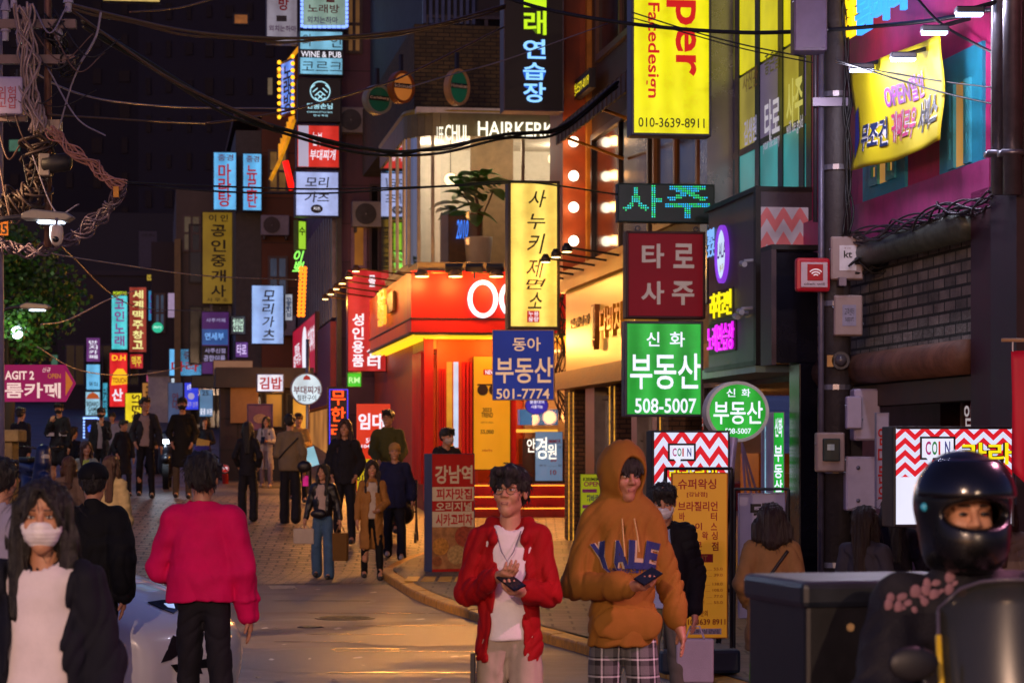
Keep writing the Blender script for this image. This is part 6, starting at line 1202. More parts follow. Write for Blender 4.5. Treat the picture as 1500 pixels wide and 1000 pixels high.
def nets(D, lo, h):
    I = D < 0; nx, ny, nz = D.shape; cs = [(i, j, k) for i in (0, 1) for j in (0, 1) for k in (0, 1)]
    sl = lambda o: (slice(o[0], nx - 1 + o[0]), slice(o[1], ny - 1 + o[1]), slice(o[2], nz - 1 + o[2]))
    cnt = sum(I[sl(c)].astype(np.int8) for c in cs); act = np.argwhere((cnt > 0) & (cnt < 8))
    if len(act) == 0: return np.zeros((0, 3)), np.zeros((0, 4), int)
    idx = np.full((nx - 1, ny - 1, nz - 1), -1, np.int64); idx[act[:, 0], act[:, 1], act[:, 2]] = np.arange(len(act))
    acc = np.zeros((len(act), 3)); num = np.zeros(len(act)); V = {c: D[act[:, 0] + c[0], act[:, 1] + c[1], act[:, 2] + c[2]] for c in cs}
    for a in cs:
        for ax in range(3):
            if a[ax]: continue
            b = tuple(1 if i == ax else a[i] for i in range(3)); da, db = V[a], V[b]; m = (da < 0) != (db < 0)
            t = np.where(m, da / np.where(m, da - db, 1), 0); p = np.repeat(np.array(a, float)[None], len(act), 0); p[:, ax] += t; acc[m] += p[m]; num[m] += 1
    P = lo + h * (act + acc / num[:, None]); F = []
    for ax in range(3):
        b, c = (ax + 1) % 3, (ax + 2) % 3; s0 = [slice(None)] * 3; s1 = [slice(None)] * 3; s0[ax] = slice(0, -1); s1[ax] = slice(1, None); A, B = I[tuple(s0)], I[tuple(s1)]
        e = np.argwhere(A != B); ok = (e[:, b] > 0) & (e[:, c] > 0) & (e[:, b] < D.shape[b] - 1) & (e[:, c] < D.shape[c] - 1); e = e[ok]
        def ci(ob, oc): q = e.copy(); q[:, b] -= ob; q[:, c] -= oc; return idx[q[:, 0], q[:, 1], q[:, 2]]
        q = np.stack([ci(1, 1), ci(0, 1), ci(0, 0), ci(1, 0)], 1); fl = ~A[e[:, 0], e[:, 1], e[:, 2]]; q[fl] = q[fl][:, ::-1]; F.append(q)
    return P, np.concatenate(F)
def npmesh(name, parts, m, parent=None, scale=1.0, M=None):
    """one mesh from several (verts, quads[, 4x4]) pieces"""
    vs, fs, k = [], [], 0
    for q in parts:
        v, f = q[0], q[1]
        if len(q) > 2 and q[2] is not None: A = np.array(q[2]); v = v @ A[:3, :3].T + A[:3, 3]
        vs.append(v); fs.append(f + k); k += len(v)
    v = np.concatenate(vs) * scale; f = np.concatenate(fs); me = bpy.data.meshes.new(name)
    me.vertices.add(len(v)); me.vertices.foreach_set('co', v.astype(np.float32).ravel()); me.loops.add(len(f) * 4); me.loops.foreach_set('vertex_index', f.astype(np.int32).ravel())
    me.polygons.add(len(f)); me.polygons.foreach_set('loop_start', np.arange(0, len(f) * 4, 4, dtype=np.int32)); me.update(calc_edges=True)
    return link(name, me, m, parent, True, M)
def skin(h='b98566'):
    m = mat(h, .5, 0, .12, 14, .08, 60).copy(); m.name = 'skin'; m.node_tree.nodes['Principled BSDF'].inputs['Roughness'].default_value = .45; b = m.node_tree.nodes['Principled BSDF']; b.inputs['Subsurface Weight'].default_value = .08; b.inputs['Subsurface Radius'].default_value = (.02, .008, .004); return m
SKIN = skin(); SKIN2 = skin('a8765a')
HAIR = mat('15100e', .42, 0, .5, 3, .6, 90, spec=.5, stretch=(4, 4, .35)); BROWN = mat('3a2018', .42, 0, .5, 3, .6, 90, spec=.5, stretch=(4, 4, .35)); DBR = mat('24150f', .42, 0, .5, 3, .6, 90, stretch=(4, 4, .35))
def cl(h, v=.16, bump=.10, r=.8): return mat(h, r, 0, v, 5, bump, 140, spec=.25)
def V3(*a): return np.array(a, float)
ARMS = {'down': ((.205, .03, 1.13), (.215, -.05, .89)), 'out': ((.23, .05, 1.14), (.265, -.02, .92)), 'phone': ((.21, -.02, 1.13), (.08, -.25, 1.14)), 'pocket': ((.235, .07, 1.14), (.18, -.07, .98)), 'phone_low': ((.22, .0, 1.12), (.09, -.22, 1.03)), 'chin': ((.2, -.1, 1.15), (.1, -.2, 1.36)), 'swing': ((.205, .10, 1.14), (.205, .06, .91)), 'fwd': ((.2, -.06, 1.14), (.19, -.22, .98)), 'push': ((.2, -.06, 1.16), (.14, -.3, 1.03)), 'fold': ((.22, -.02, 1.15), (.02, -.2, 1.1))}
def hand(w, d, nrm, sgn, curl, h):
    """five separate fingers on a palm; w wrist, d forearm direction, nrm palm normal"""
    d = d / np.linalg.norm(d); nrm = nrm - d * (nrm @ d); nrm = nrm / np.linalg.norm(nrm); sd = np.cross(d, nrm) * sgn
    F = Field(); F.cap(w - d * .03, w + d * .02, .026, .028, .02); F.cap(w + d * .02 + sd * .016, w + d * .082 + sd * .022, .017, .016, .02); F.cap(w + d * .02 - sd * .014, w + d * .078 - sd * .022, .017, .015, .02); F.cap(w + d * .03, w + d * .08, .018, .017, .02)
    for i, (o, L) in enumerate(((.027, .070), (.009, .078), (-.009, .072), (-.026, .056))):
        p = w + d * (.086 - .004 * abs(i - 1)) + sd * o; ang = 0; r = .0094 - .0006 * (i == 3)
        for k, (f, b) in enumerate(((.44, .5), (.32, .6), (.24, .4))):
            ang += curl * b * (1 + .08 * i); v = d * math.cos(ang) + nrm * math.sin(ang) + sd * o * 1.2 * math.cos(ang); q = p + v * L * f; F.cap(p, q, r, r - .0008, .004); p = q; r -= .0008
    p = w + d * .028 + sd * .026; v1 = d * .72 + sd * .6 + nrm * .35; q = p + v1 * .04; F.cap(p, q, .0125, .0105, .008); F.cap(q, q + (d * .85 + sd * (.25 - .2 * curl) + nrm * (.2 + .45 * curl)) * .032, .0102, .0085, .004)
    return F.solve(h)
def head_field(neck=True):
    F = Field(); F.ell((0, .012, .035), (.074, .093, .085)); F.ell((0, -.022, -.04), (.058, .064, .072), .03); F.ell((0, -.064, -.1), (.020, .020, .018), .03); F.cap((-.042, .0, -.07), (0, -.055, -.1), .016, .018, .03); F.cap((.042, .0, -.07), (0, -.055, -.1), .016, .018, .03)
    for x in (-1, 1):
        F.ell((x * .036, -.066, -.03), (.022, .02, .022), .025); F.cap((x * .016, -.086, .024), (x * .045, -.07, .022), .009, .008, .016)
        F.ell((x * .0305, -.094, .003), (.0165, .014, .0105), .014, '-'); F.ell((x * .078, .012, -.008), (.011, .021, .031), .008); F.ell((x * .085, .004, -.006), (.006, .011, .018), .006, '-')
    F.cap((0, -.083, .012), (0, -.104, -.026), .0085, .0115, .012); F.ell((-.012, -.094, -.03), (.009, .010, .008), .008); F.ell((.012, -.094, -.03), (.009, .010, .008), .008)
    F.cap((-.016, -.079, -.06), (.016, -.079, -.06), .0085, .0085, .012); F.cap((-.013, -.079, -.071), (.013, -.079, -.071), .0085, .0085, .012); pass
    if neck: F.cap((0, .022, -.07), (0, .032, -.19), .046, .054, .025)
    return F
HEADS = {}
def head_mesh(h):
    k = round(h, 4)
    if k not in HEADS: HEADS[k] = head_field().solve(h)
    return HEADS[k]
def hair_field(st, seed):
    F = Field()
    if st in ('short', 'fringe', 'side'):
        F.ell((0, .02, .045), (.088, .106, .088)); F.ell((0, .065, -.012), (.07, .05, .055), .03); F.cap((-.03, -.075, .088), (.03, -.075, .088), .03, .03, .03)
        F.ell((0, -.10, -.062), (.10, .095, .086), .012, '-'); F.blk((-.2, -.2, -.3), (.2, .2, -.075), .02)
        F.ell((-.09, -.03, -.06), (.04, .06, .06), .02, '-'); F.ell((.09, -.03, -.06), (.04, .06, .06), .02, '-')
        if st == 'fringe':
            for i in range(7): x = -.057 + .019 * i; F.cap((x, -.07, .085), (x * 1.12 + .006 * (i % 2), -.094 + .35 * abs(x) ** 1.1, .03 - .008 * (i % 3) - .15 * abs(x)), .015, .006, .008)
        elif st == 'side':
            for i in range(6): x = -.055 + .02 * i; F.cap((x * .6 - .01, -.08, .095), (x * 1.2 + .018, -.088 + .3 * abs(x), .048 - .2 * abs(x)), .015, .007, .01)
        F.wrinkle(.0065, 110, seed, (1, 1, .35)); F.wrinkle(.004, 260, seed + 1, (1, 1, .3))
    elif st in ('long', 'longback', 'bob', 'longlow'):
        L = {'long': -.36, 'longback': -.42, 'bob': -.13, 'longlow': -.30}[st]; F.ell((0, .02, .04), (.09, .108, .092)); w = .085 if st == 'bob' else .075
        F.cap((0, .06, 0), (0, .085, L), .078, .05 if st != 'bob' else .07, .04)
        for x in (-1, 1):
            F.cap((x * .07, .0, .03), (x * (w + .006), .0, -.09), .032, .034, .03)
            if st != 'bob': F.cap((x * .082, .0, -.08), (x * .088, -.06, L + .02), .036, .024, .03)
            else: F.cap((x * .085, .03, -.04), (x * .085, .04, L + .02), .055, .055, .03)
        F.ell((0, -.11, -.03), (.055, .075, .098), .02, '-')
        if st != 'bob':
            for x in (-1, 1): F.cap((x * .012, -.088, .098), (x * .068, -.07, -.02), .012, .012, .015)
        else: F.cap((-.05, -.08, .07), (.05, -.08, .07), .02, .02, .02)
        F.wrinkle(.006, 130, seed, (1, 1, .12)); F.wrinkle(.003, 300, seed + 1, (1, 1, .1))
    return F
HAIRS = {}
def person(label, px, top, sc, face=0, pants=None, topc='17161a', kind='jacket', hem=.86, loose=.02, gap=0.0, inner=None, hair='short', hairm=None, mask=None, glasses=False, L='down', R='down', walk=.12, wide=1.0, legw=1.0, skirt=None, bare=None, shoe='2a2624', cap=None, beanie=None, hood=False, hoodback=False, z=None, head=(0, 0), strap=None, drop=0.0, Hh=None, curl=.35, skinm=None, lean=0.0, arm_cut=None, collar=False, cuffs=None, group=None, hsc=1.0):
    Y = FPX / sc; X = (px - 750) / FPX * Y; topz = CH - (top - HOR) / FPX * Y; g = ground(X, Y) if z is None else z; H = Hh or (topz - g); g = topz - H if Hh else g
    s = H / 1.75; o = thing('person', label, 'person', Matrix.Translation((X, Y, g)) @ Matrix.Rotation(math.radians(face), 4, 'Z'), group); o.scale = (s, s, s)
    if sc < 135: loose *= .6; wide *= .94
    if L == 'down' and R == 'down' and sc < 200: L, R = (('down', 'swing'), ('swing', 'fwd'), ('phone', 'down'), ('down', 'pocket'), ('fwd', 'swing'))[int(px * 3 + top) % 5]; walk = walk * (.7 + .22 * (int(px + top) % 5))
    rng = int(px * 7 + top); vx = min(.016, max(.0075, 1.1 / (sc * .683))); hv = max(.0042, vx * .55); sm = skinm or SKIN; hm = hairm or HAIR
    nz = .03 * (1 if rng % 2 else -1)
    sh = {1: V3(.145 * wide, .015, 1.40), -1: V3(-.145 * wide, .015, 1.40)}; el, wr = {}, {}
    for sgn, a in ((1, L), (-1, R)):
        e, w = (ARMS[a] if isinstance(a, str) else a); el[sgn] = V3(e[0] * sgn * (1 if isinstance(a, str) else 1), e[1], e[2]); wr[sgn] = V3(w[0] * sgn, w[1], w[2])
        if isinstance(a, str): el[sgn][0] *= 1 + (wide - 1) * .7
    st = {1: walk, -1: -walk}; hip = {q: V3(.085 * q, 0, .93) for q in st}; an = {q: V3(.112 * q, -st[q], .085 + (.07 if -st[q] < -.0 and walk > .1 else 0) * 0) for q in st}
    kn = {q: V3(.102 * q, -st[q] * .45 - (.05 if st[q] < 0 else .02), .50) for q in st}
    for q in st:
        if st[q] < 0: an[q][2] = .085 + min(.09, -st[q] * .35)
    # body: one skin mesh (trunk and limbs, finer head and hands)
    F = Field(); c = .018
    F.cap((0, 0, .97), (0, .01, 1.28), .105, .115, .04, .6).cap((-.11 * wide, .02, 1.385), (.11 * wide, .02, 1.385), .045, .045, .05).cap((0, .025, 1.38), (0, .028, 1.5), .052, .05, .03)
    for q in st:
        F.cap(sh[q], el[q], .045, .038, .02).cap(el[q], wr[q], .038, .026, .015).cap(hip[q] * V3(.8, 1, .97), kn[q], .06 if pants and bare is None else .076, .05, .03).cap(kn[q], an[q], .052, .036, .02).cap(kn[q] + V3(0, .02, -.12), kn[q] + V3(0, .015, -.2), .045, .035, .03).cap(an[q], an[q] + V3(0, -.12, -.045), .035, .028, .02)
    parts = [F.solve(max(.011, vx))]
    Mh = Matrix.Translation((0, .012 - lean * .4, 1.50)) @ Matrix.Rotation(math.radians(head[0]), 4, 'Z') @ Matrix.Rotation(math.radians(head[1]), 4, 'X') @ Matrix.Translation((0, -.005, .132))
    parts.append((*head_mesh(hv), Mh))
    for q in st:
        d = wr[q] - el[q]; up = d[2] > -.12; nm = V3(-q, .15, 0) if not up else V3(-q * .3, .1, 1)
        parts.append(hand(wr[q], d, nm, q * (1 if not up else 1), curl if not up else .75, min(.0065, max(.0045, vx * .6))))
    npmesh('body', parts, sm, o)
    # clothes
    if True:
        F = Field(); l = loose; cf = -.004 if kind == 'tee' else 0
        F.cap((0, 0, hem + .0), (0, 0, 1.18), .146 * wide + l, .130 * wide + l, .04, .74).cap((0, 0, 1.18), (0, .01, 1.32), .132 * wide + l, .120 * wide + l, .05, .74)
        F.cap(sh[-1] * V3(.82, 1, 1), sh[1] * V3(.82, 1, 1), .056 + l * .6, .056 + l * .6, .03).cap((0, .018, 1.40), (0, .024, 1.47), .088, .066, .05)
        if hem < .75: F.cap((0, 0, 1.05), (0, .0, hem), .145 * wide + l, .18 * wide + l, .04, .74)
        for q in st:
            sl_ = .25 if kind == 'tee' else 1; w_ = wr[q] - (wr[q] - el[q]) / np.linalg.norm(wr[q] - el[q]) * .02
            if kind == 'tee': F.cap(sh[q], sh[q] * .45 + el[q] * .55, .062 + l, .068 + l, .04)
            else:
                F.cap(sh[q], el[q], .052 + l * .8, .044 + l * .9, .014).cap(el[q], w_, .044 + l * .9, .032 + l * .7, .012)
                if kind in ('hoodie', 'sweater', 'bomber'): F.cap(w_ - (wr[q] - el[q]) * .22, w_ - (wr[q] - el[q]) * .12, .042 + l * 1.05, .041 + l, .012)
        if kind in ('hoodie', 'sweater', 'bomber'): F.cap((0, 0, hem + .09), (0, 0, hem + .13), .148 * wide + l, .146 * wide + l, .03, .76).cap((0, 0, hem), (0, 0, hem + .04), .141 * wide + l, .141 * wide + l, .015, .76)
        F.blk((-.8, -.8, -.5), (.8, .8, hem), .006) if False else F.fun(lambda X, Y, Z, h_=hem: (Z - h_) + 0 * X + 0 * Y, (-.45, -.4, hem - .4), (.45, .4, hem), .012)
        # keep the sleeves that hang below the hem
        for q in st:
            if kind != 'tee': F.cap(el[q], w_ if False else wr[q] - (wr[q] - el[q]) * .04, .042 + l * .9, .033 + l * .7, .012)
        if kind != 'tee' and inner and gap: F.fun(lambda X, Y, Z, g_=gap: np.maximum(np.maximum(np.abs(X + .012 * np.sin(Z * 9)) - g_ * (1.0 - .25 * np.clip((1.45 - Z) / .25, 0, 1) + .35 * np.clip((1.2 - Z) / .4, 0, 1)), Y + .015), -1), (-.25, -.5, hem - .1), (.25, -.01, 1.52), .012)
        if hood or hoodback: pass
        F.fun(lambda X, Y, Z: np.maximum(Y * .55 + (1.50 - Z) * 1.0 if False else (1.462 + Y * .55 - Z) * 1.0, np.sqrt(X ** 2 + (Y - .01) ** 2) - .075), (-.08, -.1, 1.4), (.08, .1, 1.6), .012)
        if collar: F.fun(lambda X, Y, Z: np.sqrt((np.sqrt(X ** 2 + ((Y - .02) / .9) ** 2) - .072) ** 2 + ((Z - 1.475 - .25 * (Y - .02)) * .55) ** 2) - .014, (-.1, -.08, 1.42), (.1, .12, 1.54), .012, '+')
        if hoodback: F.ell((0, .115, 1.445), (.125, .075, .06), .03).cap((-.09, .04, 1.475), (-.078, -.075, 1.40), .03, .024, .02).cap((.09, .04, 1.475), (.078, -.075, 1.40), .03, .024, .02)
        if hood:
            hc = Mh @ Vector((0, .025, .02)); F.ell(hc, (.119, .140, .156), .03).cap((-.07, .02, 1.44), (.07, .02, 1.44), .085, .085, .05).ell((hc[0] + Mh.col[1][0] * -.15, hc[1] - .15, hc[2] - .04), (.083, .135, .120), .012, '-').ell(hc, (.094, .108, .116), .01, '-')
        F.wrinkle(.0055, 24, rng, (1, 1, 1.3)).wrinkle(.002, 60, rng + 3, (1, 1, .8)).folds(.010, 30, rng + 11)
        nm = {'hoodie': 'hoodie', 'sweater': 'sweatshirt', 'tee': 'tee_shirt', 'coat': 'coat', 'puffer': 'puffer_jacket', 'bomber': 'bomber_jacket'}.get(kind, 'jacket')
        tm = cl(topc) if isinstance(topc, str) else topc
        tp = npmesh(nm, [F.solve(vx)], tm, o)
        if inner:
            F = Field(); F.cap((0, 0, hem if hem > .8 else .92), (0, 0, 1.22), .150 * wide, .130 * wide, .04, .76).cap((0, 0, 1.22), (0, .005, 1.36), .128 * wide, .108 * wide, .05, .68).cap((0, -.01, 1.34), (0, .01, 1.42), .10, .08, .04, .8).cap((-.1, .012, 1.40), (.1, .012, 1.40), .05, .05, .05).cap((0, .018, 1.41), (0, .022, 1.46), .08, .062, .03)
            ih = max(.9, hem + .03); F.fun(lambda X, Y, Z, h_=ih: Z - h_ + 0 * X + 0 * Y, (-.4, -.4, ih - .3), (.4, .4, ih), .01); F.fun(lambda X, Y, Z: np.maximum(1.452 + Y * .6 - Z, np.sqrt(X ** 2 + (Y - .01) ** 2) - .07), (-.08, -.1, 1.4), (.08, .1, 1.6), .01)
            F.wrinkle(.004, 30, rng + 9, (1, 1, .6)); npmesh('shirt', [F.solve(vx)], cl(inner) if isinstance(inner, str) else inner, o)
    if pants:
        F = Field(); w = .006 + .008 * (legw - 1); F.cap((-.05, 0, .95), (.05, 0, .95), .09, .09, .04, .9).cap((0, 0, .97), (0, 0, 1.05), .120, .112, .03, .72)
        pl_ = 1.0 if skirt is None else 1.0
        for q in st:
            if bare is None: F.cap(hip[q] * V3(.8, 1, .97), kn[q], .073 + w, .056 + w + .012 * (legw - 1), .018).cap(kn[q], an[q] + V3(0, 0, -.03), .056 + w + .012 * (legw - 1), .044 + w + .03 * (legw - 1), .012)
            else: F.cap(hip[q], hip[q] * (1 - bare) + kn[q] * bare, .09 + w, .082 + w + .02, .03)
        F.wrinkle(.004, 30, rng + 5, (1, 1, 1)).folds(.007, 30, rng + 12)
        npmesh('trousers' if bare is None else 'shorts', [F.solve(vx)], cl(pants) if isinstance(pants, str) else pants, o)
    if skirt:
        F = Field(); F.cap((0, 0, 1.0), (0, 0, skirt[1]), .12, .17, .02, .75); F.fun(lambda X, Y, Z, h_=skirt[1]: Z - h_ + 0 * X + 0 * Y, (-.4, -.4, skirt[1] - .4), (.4, .4, skirt[1]), .01); F.wrinkle(.008, 40, rng, (1, 1, .1)); npmesh('skirt', [F.solve(vx)], cl(skirt[0]), o)
    for q in st:
        F = Field(); a = an[q]; F.cap(a + V3(0, .03, -.045), a + V3(0, -.13, -.052), .042, .036, .03).cap(a + V3(0, 0, 0), a + V3(0, 0, -.03), .045, .045, .03).fun(lambda X, Y, Z, h_=a[2] - .083: Z - h_ + 0 * X + 0 * Y, (a[0] - .1, a[1] - .3, a[2] - .2), (a[0] + .1, a[1] + .2, a[2] - .083), .006); npmesh('shoe', [F.solve(.009)], mat(shoe, .5, 0, .1), o)
    # head wear, hair, face
    Mi = Mh
    if hair and not beanie and not hood:
        k = (hair, rng % 4, round(hv, 4))
        if k not in HAIRS: HAIRS[k] = hair_field(hair, rng % 4).solve(max(.0048, hv))
        npmesh('hair', [(*HAIRS[k], Mh @ Matrix.Translation((0, .01, .02)) @ Matrix.Scale(hsc, 4) @ Matrix.Translation((0, -.01, -.02)))], hm, o)
    if hood:
        F = Field(); F.ell((0, -.03, .045), (.078, .066, .062))
        for i in range(7): x = -.054 + .018 * i; F.cap((x, -.065, .08), (x * 1.1, -.098 + .35 * abs(x) ** 1.1, .018 - .008 * (i % 3)), .014, .006, .01)
        F.wrinkle(.003, 220, 3, (1, 1, .3)); npmesh('hair', [(*F.solve(.0048), Mh)], hm, o)
    if hair and sc > 180 and not beanie and not hood and not cap:
        hv_, hq = HAIRS[k]; A = np.array(Mh @ Matrix.Translation((0, .01, .02)) @ Matrix.Scale(hsc, 4) @ Matrix.Translation((0, -.01, -.02))); rs = random.Random(rng); mb = MB(); lng = hair.startswith('long')
        for i in range(170):
            p = hv_[rs.randrange(len(hv_))]; q = Vector(p)
            if q.y < -.045 and q.z < .06: continue
            nrm = Vector((q.x, q.y - .01, (q.z - .02) * (1 if q.z > 0 else .1))).normalized(); t = Vector((q.x * .5, q.y * .6, -.12)); t = (t - nrm * t.dot(nrm)).normalized() if q.z > -.05 else Vector((rs.uniform(-.2, .2), rs.uniform(-.2, .2), -1)).normalized(); L_ = rs.uniform(.05, .13) if lng else rs.uniform(.02, .045); t = (t + Vector((rs.uniform(-.35, .35), rs.uniform(-.35, .35), rs.uniform(-.2, .2)))).normalized(); pts = [q - nrm * .002, q + nrm * .004 + t * L_ * .4, q + nrm * .006 + t * L_ * .75, q + nrm * rs.uniform(.0, .012) + t * L_]
            mb.tube([tuple((A[:3, :3] @ np.array(w_)) + A[:3, 3]) for w_ in pts], [.0022, .002, .0015, .0004], 4, False)
        mb.build('loose_hair', hm, o, True)
    if cap:
        F = Field(); F.ell((0, .015, .055), (.100, .118, .092)); F.blk((-.2, -.2, -.2), (.2, .2, .03), .01); F.ell((0, -.125, .042), (.07, .075, .013), .01); npmesh('cap', [(*F.solve(hv), Mh)], cl(cap), o)
    if beanie:
        F = Field(); F.ell((0, .012, .05), (.09, .105, .09)); F.blk((-.2, -.2, -.2), (.2, .2, .03), .01); F.cap((0, .012, .04), (0, .012, .055), .088, .088, .01); F.ell((0, .07, -.04), (.06, .05, .05), .02); npmesh('beanie', [(*F.solve(hv), Mh)], cl(beanie), o)
    frontal = abs(((face + head[0] + 180) % 360) - 180) < 110
    if frontal:
        lp = Field(); hh = .0022
        for x in (-1, 1):
            eb = Field(); ey = Field(); ew = Field(); eb.cap((x * .016, -.0935, .026), (x * .043, -.081, .026), .0035, .0022, .003)
            ew.ell((x * .0305, -.0805, .002), (.0125, .009, .0068), .002); ey.ell((x * .0305, -.0855, .002), (.0058, .005, .0064), .002); ey.cap((x * .019, -.0885, .006), (x * .043, -.0795, .0075), .0022, .0022, .003)
            npmesh('eyebrow', [(*eb.solve(hh), Mh)], hm, o); npmesh('eye', [(*ew.solve(hh), Mh)], mat('b8b0a8', .25, 0, .05), o); npmesh('iris', [(*ey.solve(hh), Mh)], mat('120c0a', .2), o)
        if not mask:
            lp.cap((-.017, -.0855, -.0615), (.017, -.0855, -.0615), .0045, .0045, .006).cap((-.014, -.0855, -.0705), (.014, -.0855, -.0705), .005, .005, .006); npmesh('lips', [(*lp.solve(hh), Mh)], mat('a8483f' if hair in ('long', 'bob', 'longlow') else '7c4238', .4, 0, .1), o); mo_ = Field(); mo_.cap((-.019, -.0875, -.0655), (.019, -.0875, -.0655), .0016, .0016, .002); npmesh('mouth', [(*mo_.solve(.0016), Mh)], mat('2a1210', .6), o)
    if mask:
        F = Field(); F.ell((0, -.042, -.052), (.064, .064, .060)); F.cap((0, -.096, -.02), (0, -.10, -.05), .016, .014, .03); F.cap((-.05, -.05, -.03), (.05, -.05, -.03), .02, .02, .02); F.fun(lambda X, Y, Z: .0 * X + Z + .006 + 0 * Y if False else -(Z + .012 - .12 * np.abs(X) * -1) + 0 * Y, (-.2, -.2, -.012), (.2, .2, .1), .006); F.blk((-.2, -.005, -.3), (.2, .3, .3), .006)
        F.wrinkle(.0014, 260, 3, (.05, .1, 1.6)); mk = npmesh('face_mask', [(*F.solve(max(.0035, hv * .8)), Mh)], mat(mask, .8, 0, .06, 20, .15, 120), o)
        mb = MB()
        for x in (-1, 1):
            for zz in (-.025, -.085): mb.tube([Mh @ Vector((x * .06, -.03, zz)), Mh @ Vector((x * .076, -.005, zz * .6 + .0)), Mh @ Vector((x * .083, .02, -.005))], .0015, 5)
        mb.build('ear_loop', mat(mask, .8), mk)
    if glasses:
        mb = MB()
        for x in (-1, 1):
            mb.tube([Mh @ Vector((x * .032 + .0235 * math.cos(t), -.099 + .012 * abs(math.sin(0)) + .25 * abs(x * .032 + .0235 * math.cos(t) - 0) ** 1.6, -.002 + .0205 * math.sin(t))) for t in [i * math.pi / 8 for i in range(17)]], .0016, 5)
            mb.tube([Mh @ Vector((x * .056, -.094, .003)), Mh @ Vector((x * .078, -.02, .006)), Mh @ Vector((x * .08, .02, 0))], .0016, 5)
        mb.tube([Mh @ Vector((-.009, -.1, .003)), Mh @ Vector((.009, -.1, .003))], .0016, 5); mb.build('glasses', mat('3a3430', .25, .8), o)
    if strap:
        tpm = BVHTree.FromPolygons([tuple(v.co) for v in tp.data.vertices], [tuple(p.vertices) for p in tp.data.polygons]); y_ = .5 if strap[1] > 0 else -.5; pts = []
        for i in range(15):
            t = i / 14; x, z_ = strap[2] + (strap[4] - strap[2]) * t, strap[3] + (strap[5] - strap[3]) * t; h_ = tpm.ray_cast(Vector((x, y_, z_)), Vector((0, -y_, 0)))
            if h_[0] is not None: pts.append(h_[0] + Vector((0, .01 if y_ > 0 else -.01, 0)))
        if len(pts) > 3: MB().tube(pts, .014, 6).build('bag_strap', mat(strap[0], .5), o, True)
    o['H'] = H; o.pop('H'); return o, {'wr': wr, 'el': el, 's': s, 'top': tp, 'Mh': Mh, 'H': H}
def held(o, info, q, name, label, cat, builder, off=(0, 0, 0), rz=0):
    """a thing in a hand: top level, placed at the hand"""
    w, e = info['wr'][q], info['el'][q]; d = (w - e) / np.linalg.norm(w - e); p = o.matrix_world @ Vector(w + d * .09 + np.array(off)) if False else (Matrix.LocRotScale(o.location if False else o.matrix_basis.to_translation(), o.matrix_basis.to_quaternion(), Vector((info['s'],) * 3)) @ Vector(w + d * .09 + np.array(off)))
    g = thing(name, label, cat, Matrix.Translation(p) @ o.matrix_basis.to_quaternion().to_matrix().to_4x4() @ Matrix.Rotation(math.radians(rz), 4, 'Z')); builder(g); return g
def phone_b(tilt):
    def b(g):
        M = Matrix.Rotation(math.radians(tilt[0]), 4, 'X') @ Matrix.Rotation(math.radians(tilt[1]), 4, 'Y') @ Matrix.Rotation(math.radians(tilt[2]), 4, 'Z')
        box('case', (-.037, -.075, -.004), (.037, .075, .004), mat('101014', .2, .2), g, .004, M); box('screen', (-.034, -.071, .0042), (.034, .071, .005), mat('1a2028', .08), g, 0, M)
        MB().ball((-.02, .055, -.006), .007, 8, 6).ball((-.02, .035, -.006), .007, 8, 6).build('lens', mat('303036', .1, .5), g, True, 0, M)
    return b
def bag_b(w, h, d, c, strap=.22, c2=None):
    def b(g):
        box('bag_body', (-w / 2, -d / 2, -h - strap), (w / 2, d / 2, -strap), cl(c, .12, .15), g, .012)
        mb = MB()
        for y in (-d / 2, d / 2): mb.tube([(-w * .25, y, -strap), (-w * .12, 0, -.02), (w * .12, 0, -.02), (w * .25, y, -strap)], .006, 5)
        mb.build('handle', mat(c2 or c, .6), g)
    return b
def on_cloth(info, o, body, rect, m, arc=0.0, bold=.06, lift=.003, name='chest_lettering'):
    tp = info['top']; bv = BVHTree.FromPolygons([tuple(v.co) for v in tp.data.vertices], [tuple(p.vertices) for p in tp.data.polygons]); mb = MB(); x0, z0, x1, z1 = rect; n = len(body); w = (x1 - x0) / n
    for i, ch in enumerate(body):
        if ch == ' ': continue
        v, f = glyphs(ch, bold); bm = bmesh.new(); vs = [bm.verts.new((a, b, 0)) for a, b in v]
        for q in f:
            try: bm.faces.new([vs[j] for j in q])
            except ValueError: pass
        bmesh.ops.triangulate(bm, faces=bm.faces[:]); bmesh.ops.subdivide_edges(bm, edges=[e for e in bm.edges if e.calc_length() > .12], cuts=3, use_grid_fill=True); bm.verts.index_update(); t = (i + .5) / n * 2 - 1; an_ = -t * arc * .9; k = len(mb.v)
        for q in bm.verts:
            lx, lz = (q.co.x - .5) * w * .93, (q.co.y - .5) * (z1 - z0); X = x0 + (i + .5) * w + lx * math.cos(an_) - lz * math.sin(an_) * -1 * (-1); Z = (z0 + z1) / 2 + lz * math.cos(an_) + lx * math.sin(an_) - arc * .05 * t * t
            h_ = bv.ray_cast(Vector((X, -.225, Z)), Vector((0, 1, 0))); yy = h_[0].y if h_[0] is not None else -.17; mb.v.append((X, yy - lift, Z))
        for q in bm.faces: mb.f.append(tuple(k + w_.index for w_ in q.verts))
        bm.free()
    return mb.build(name, m, tp)
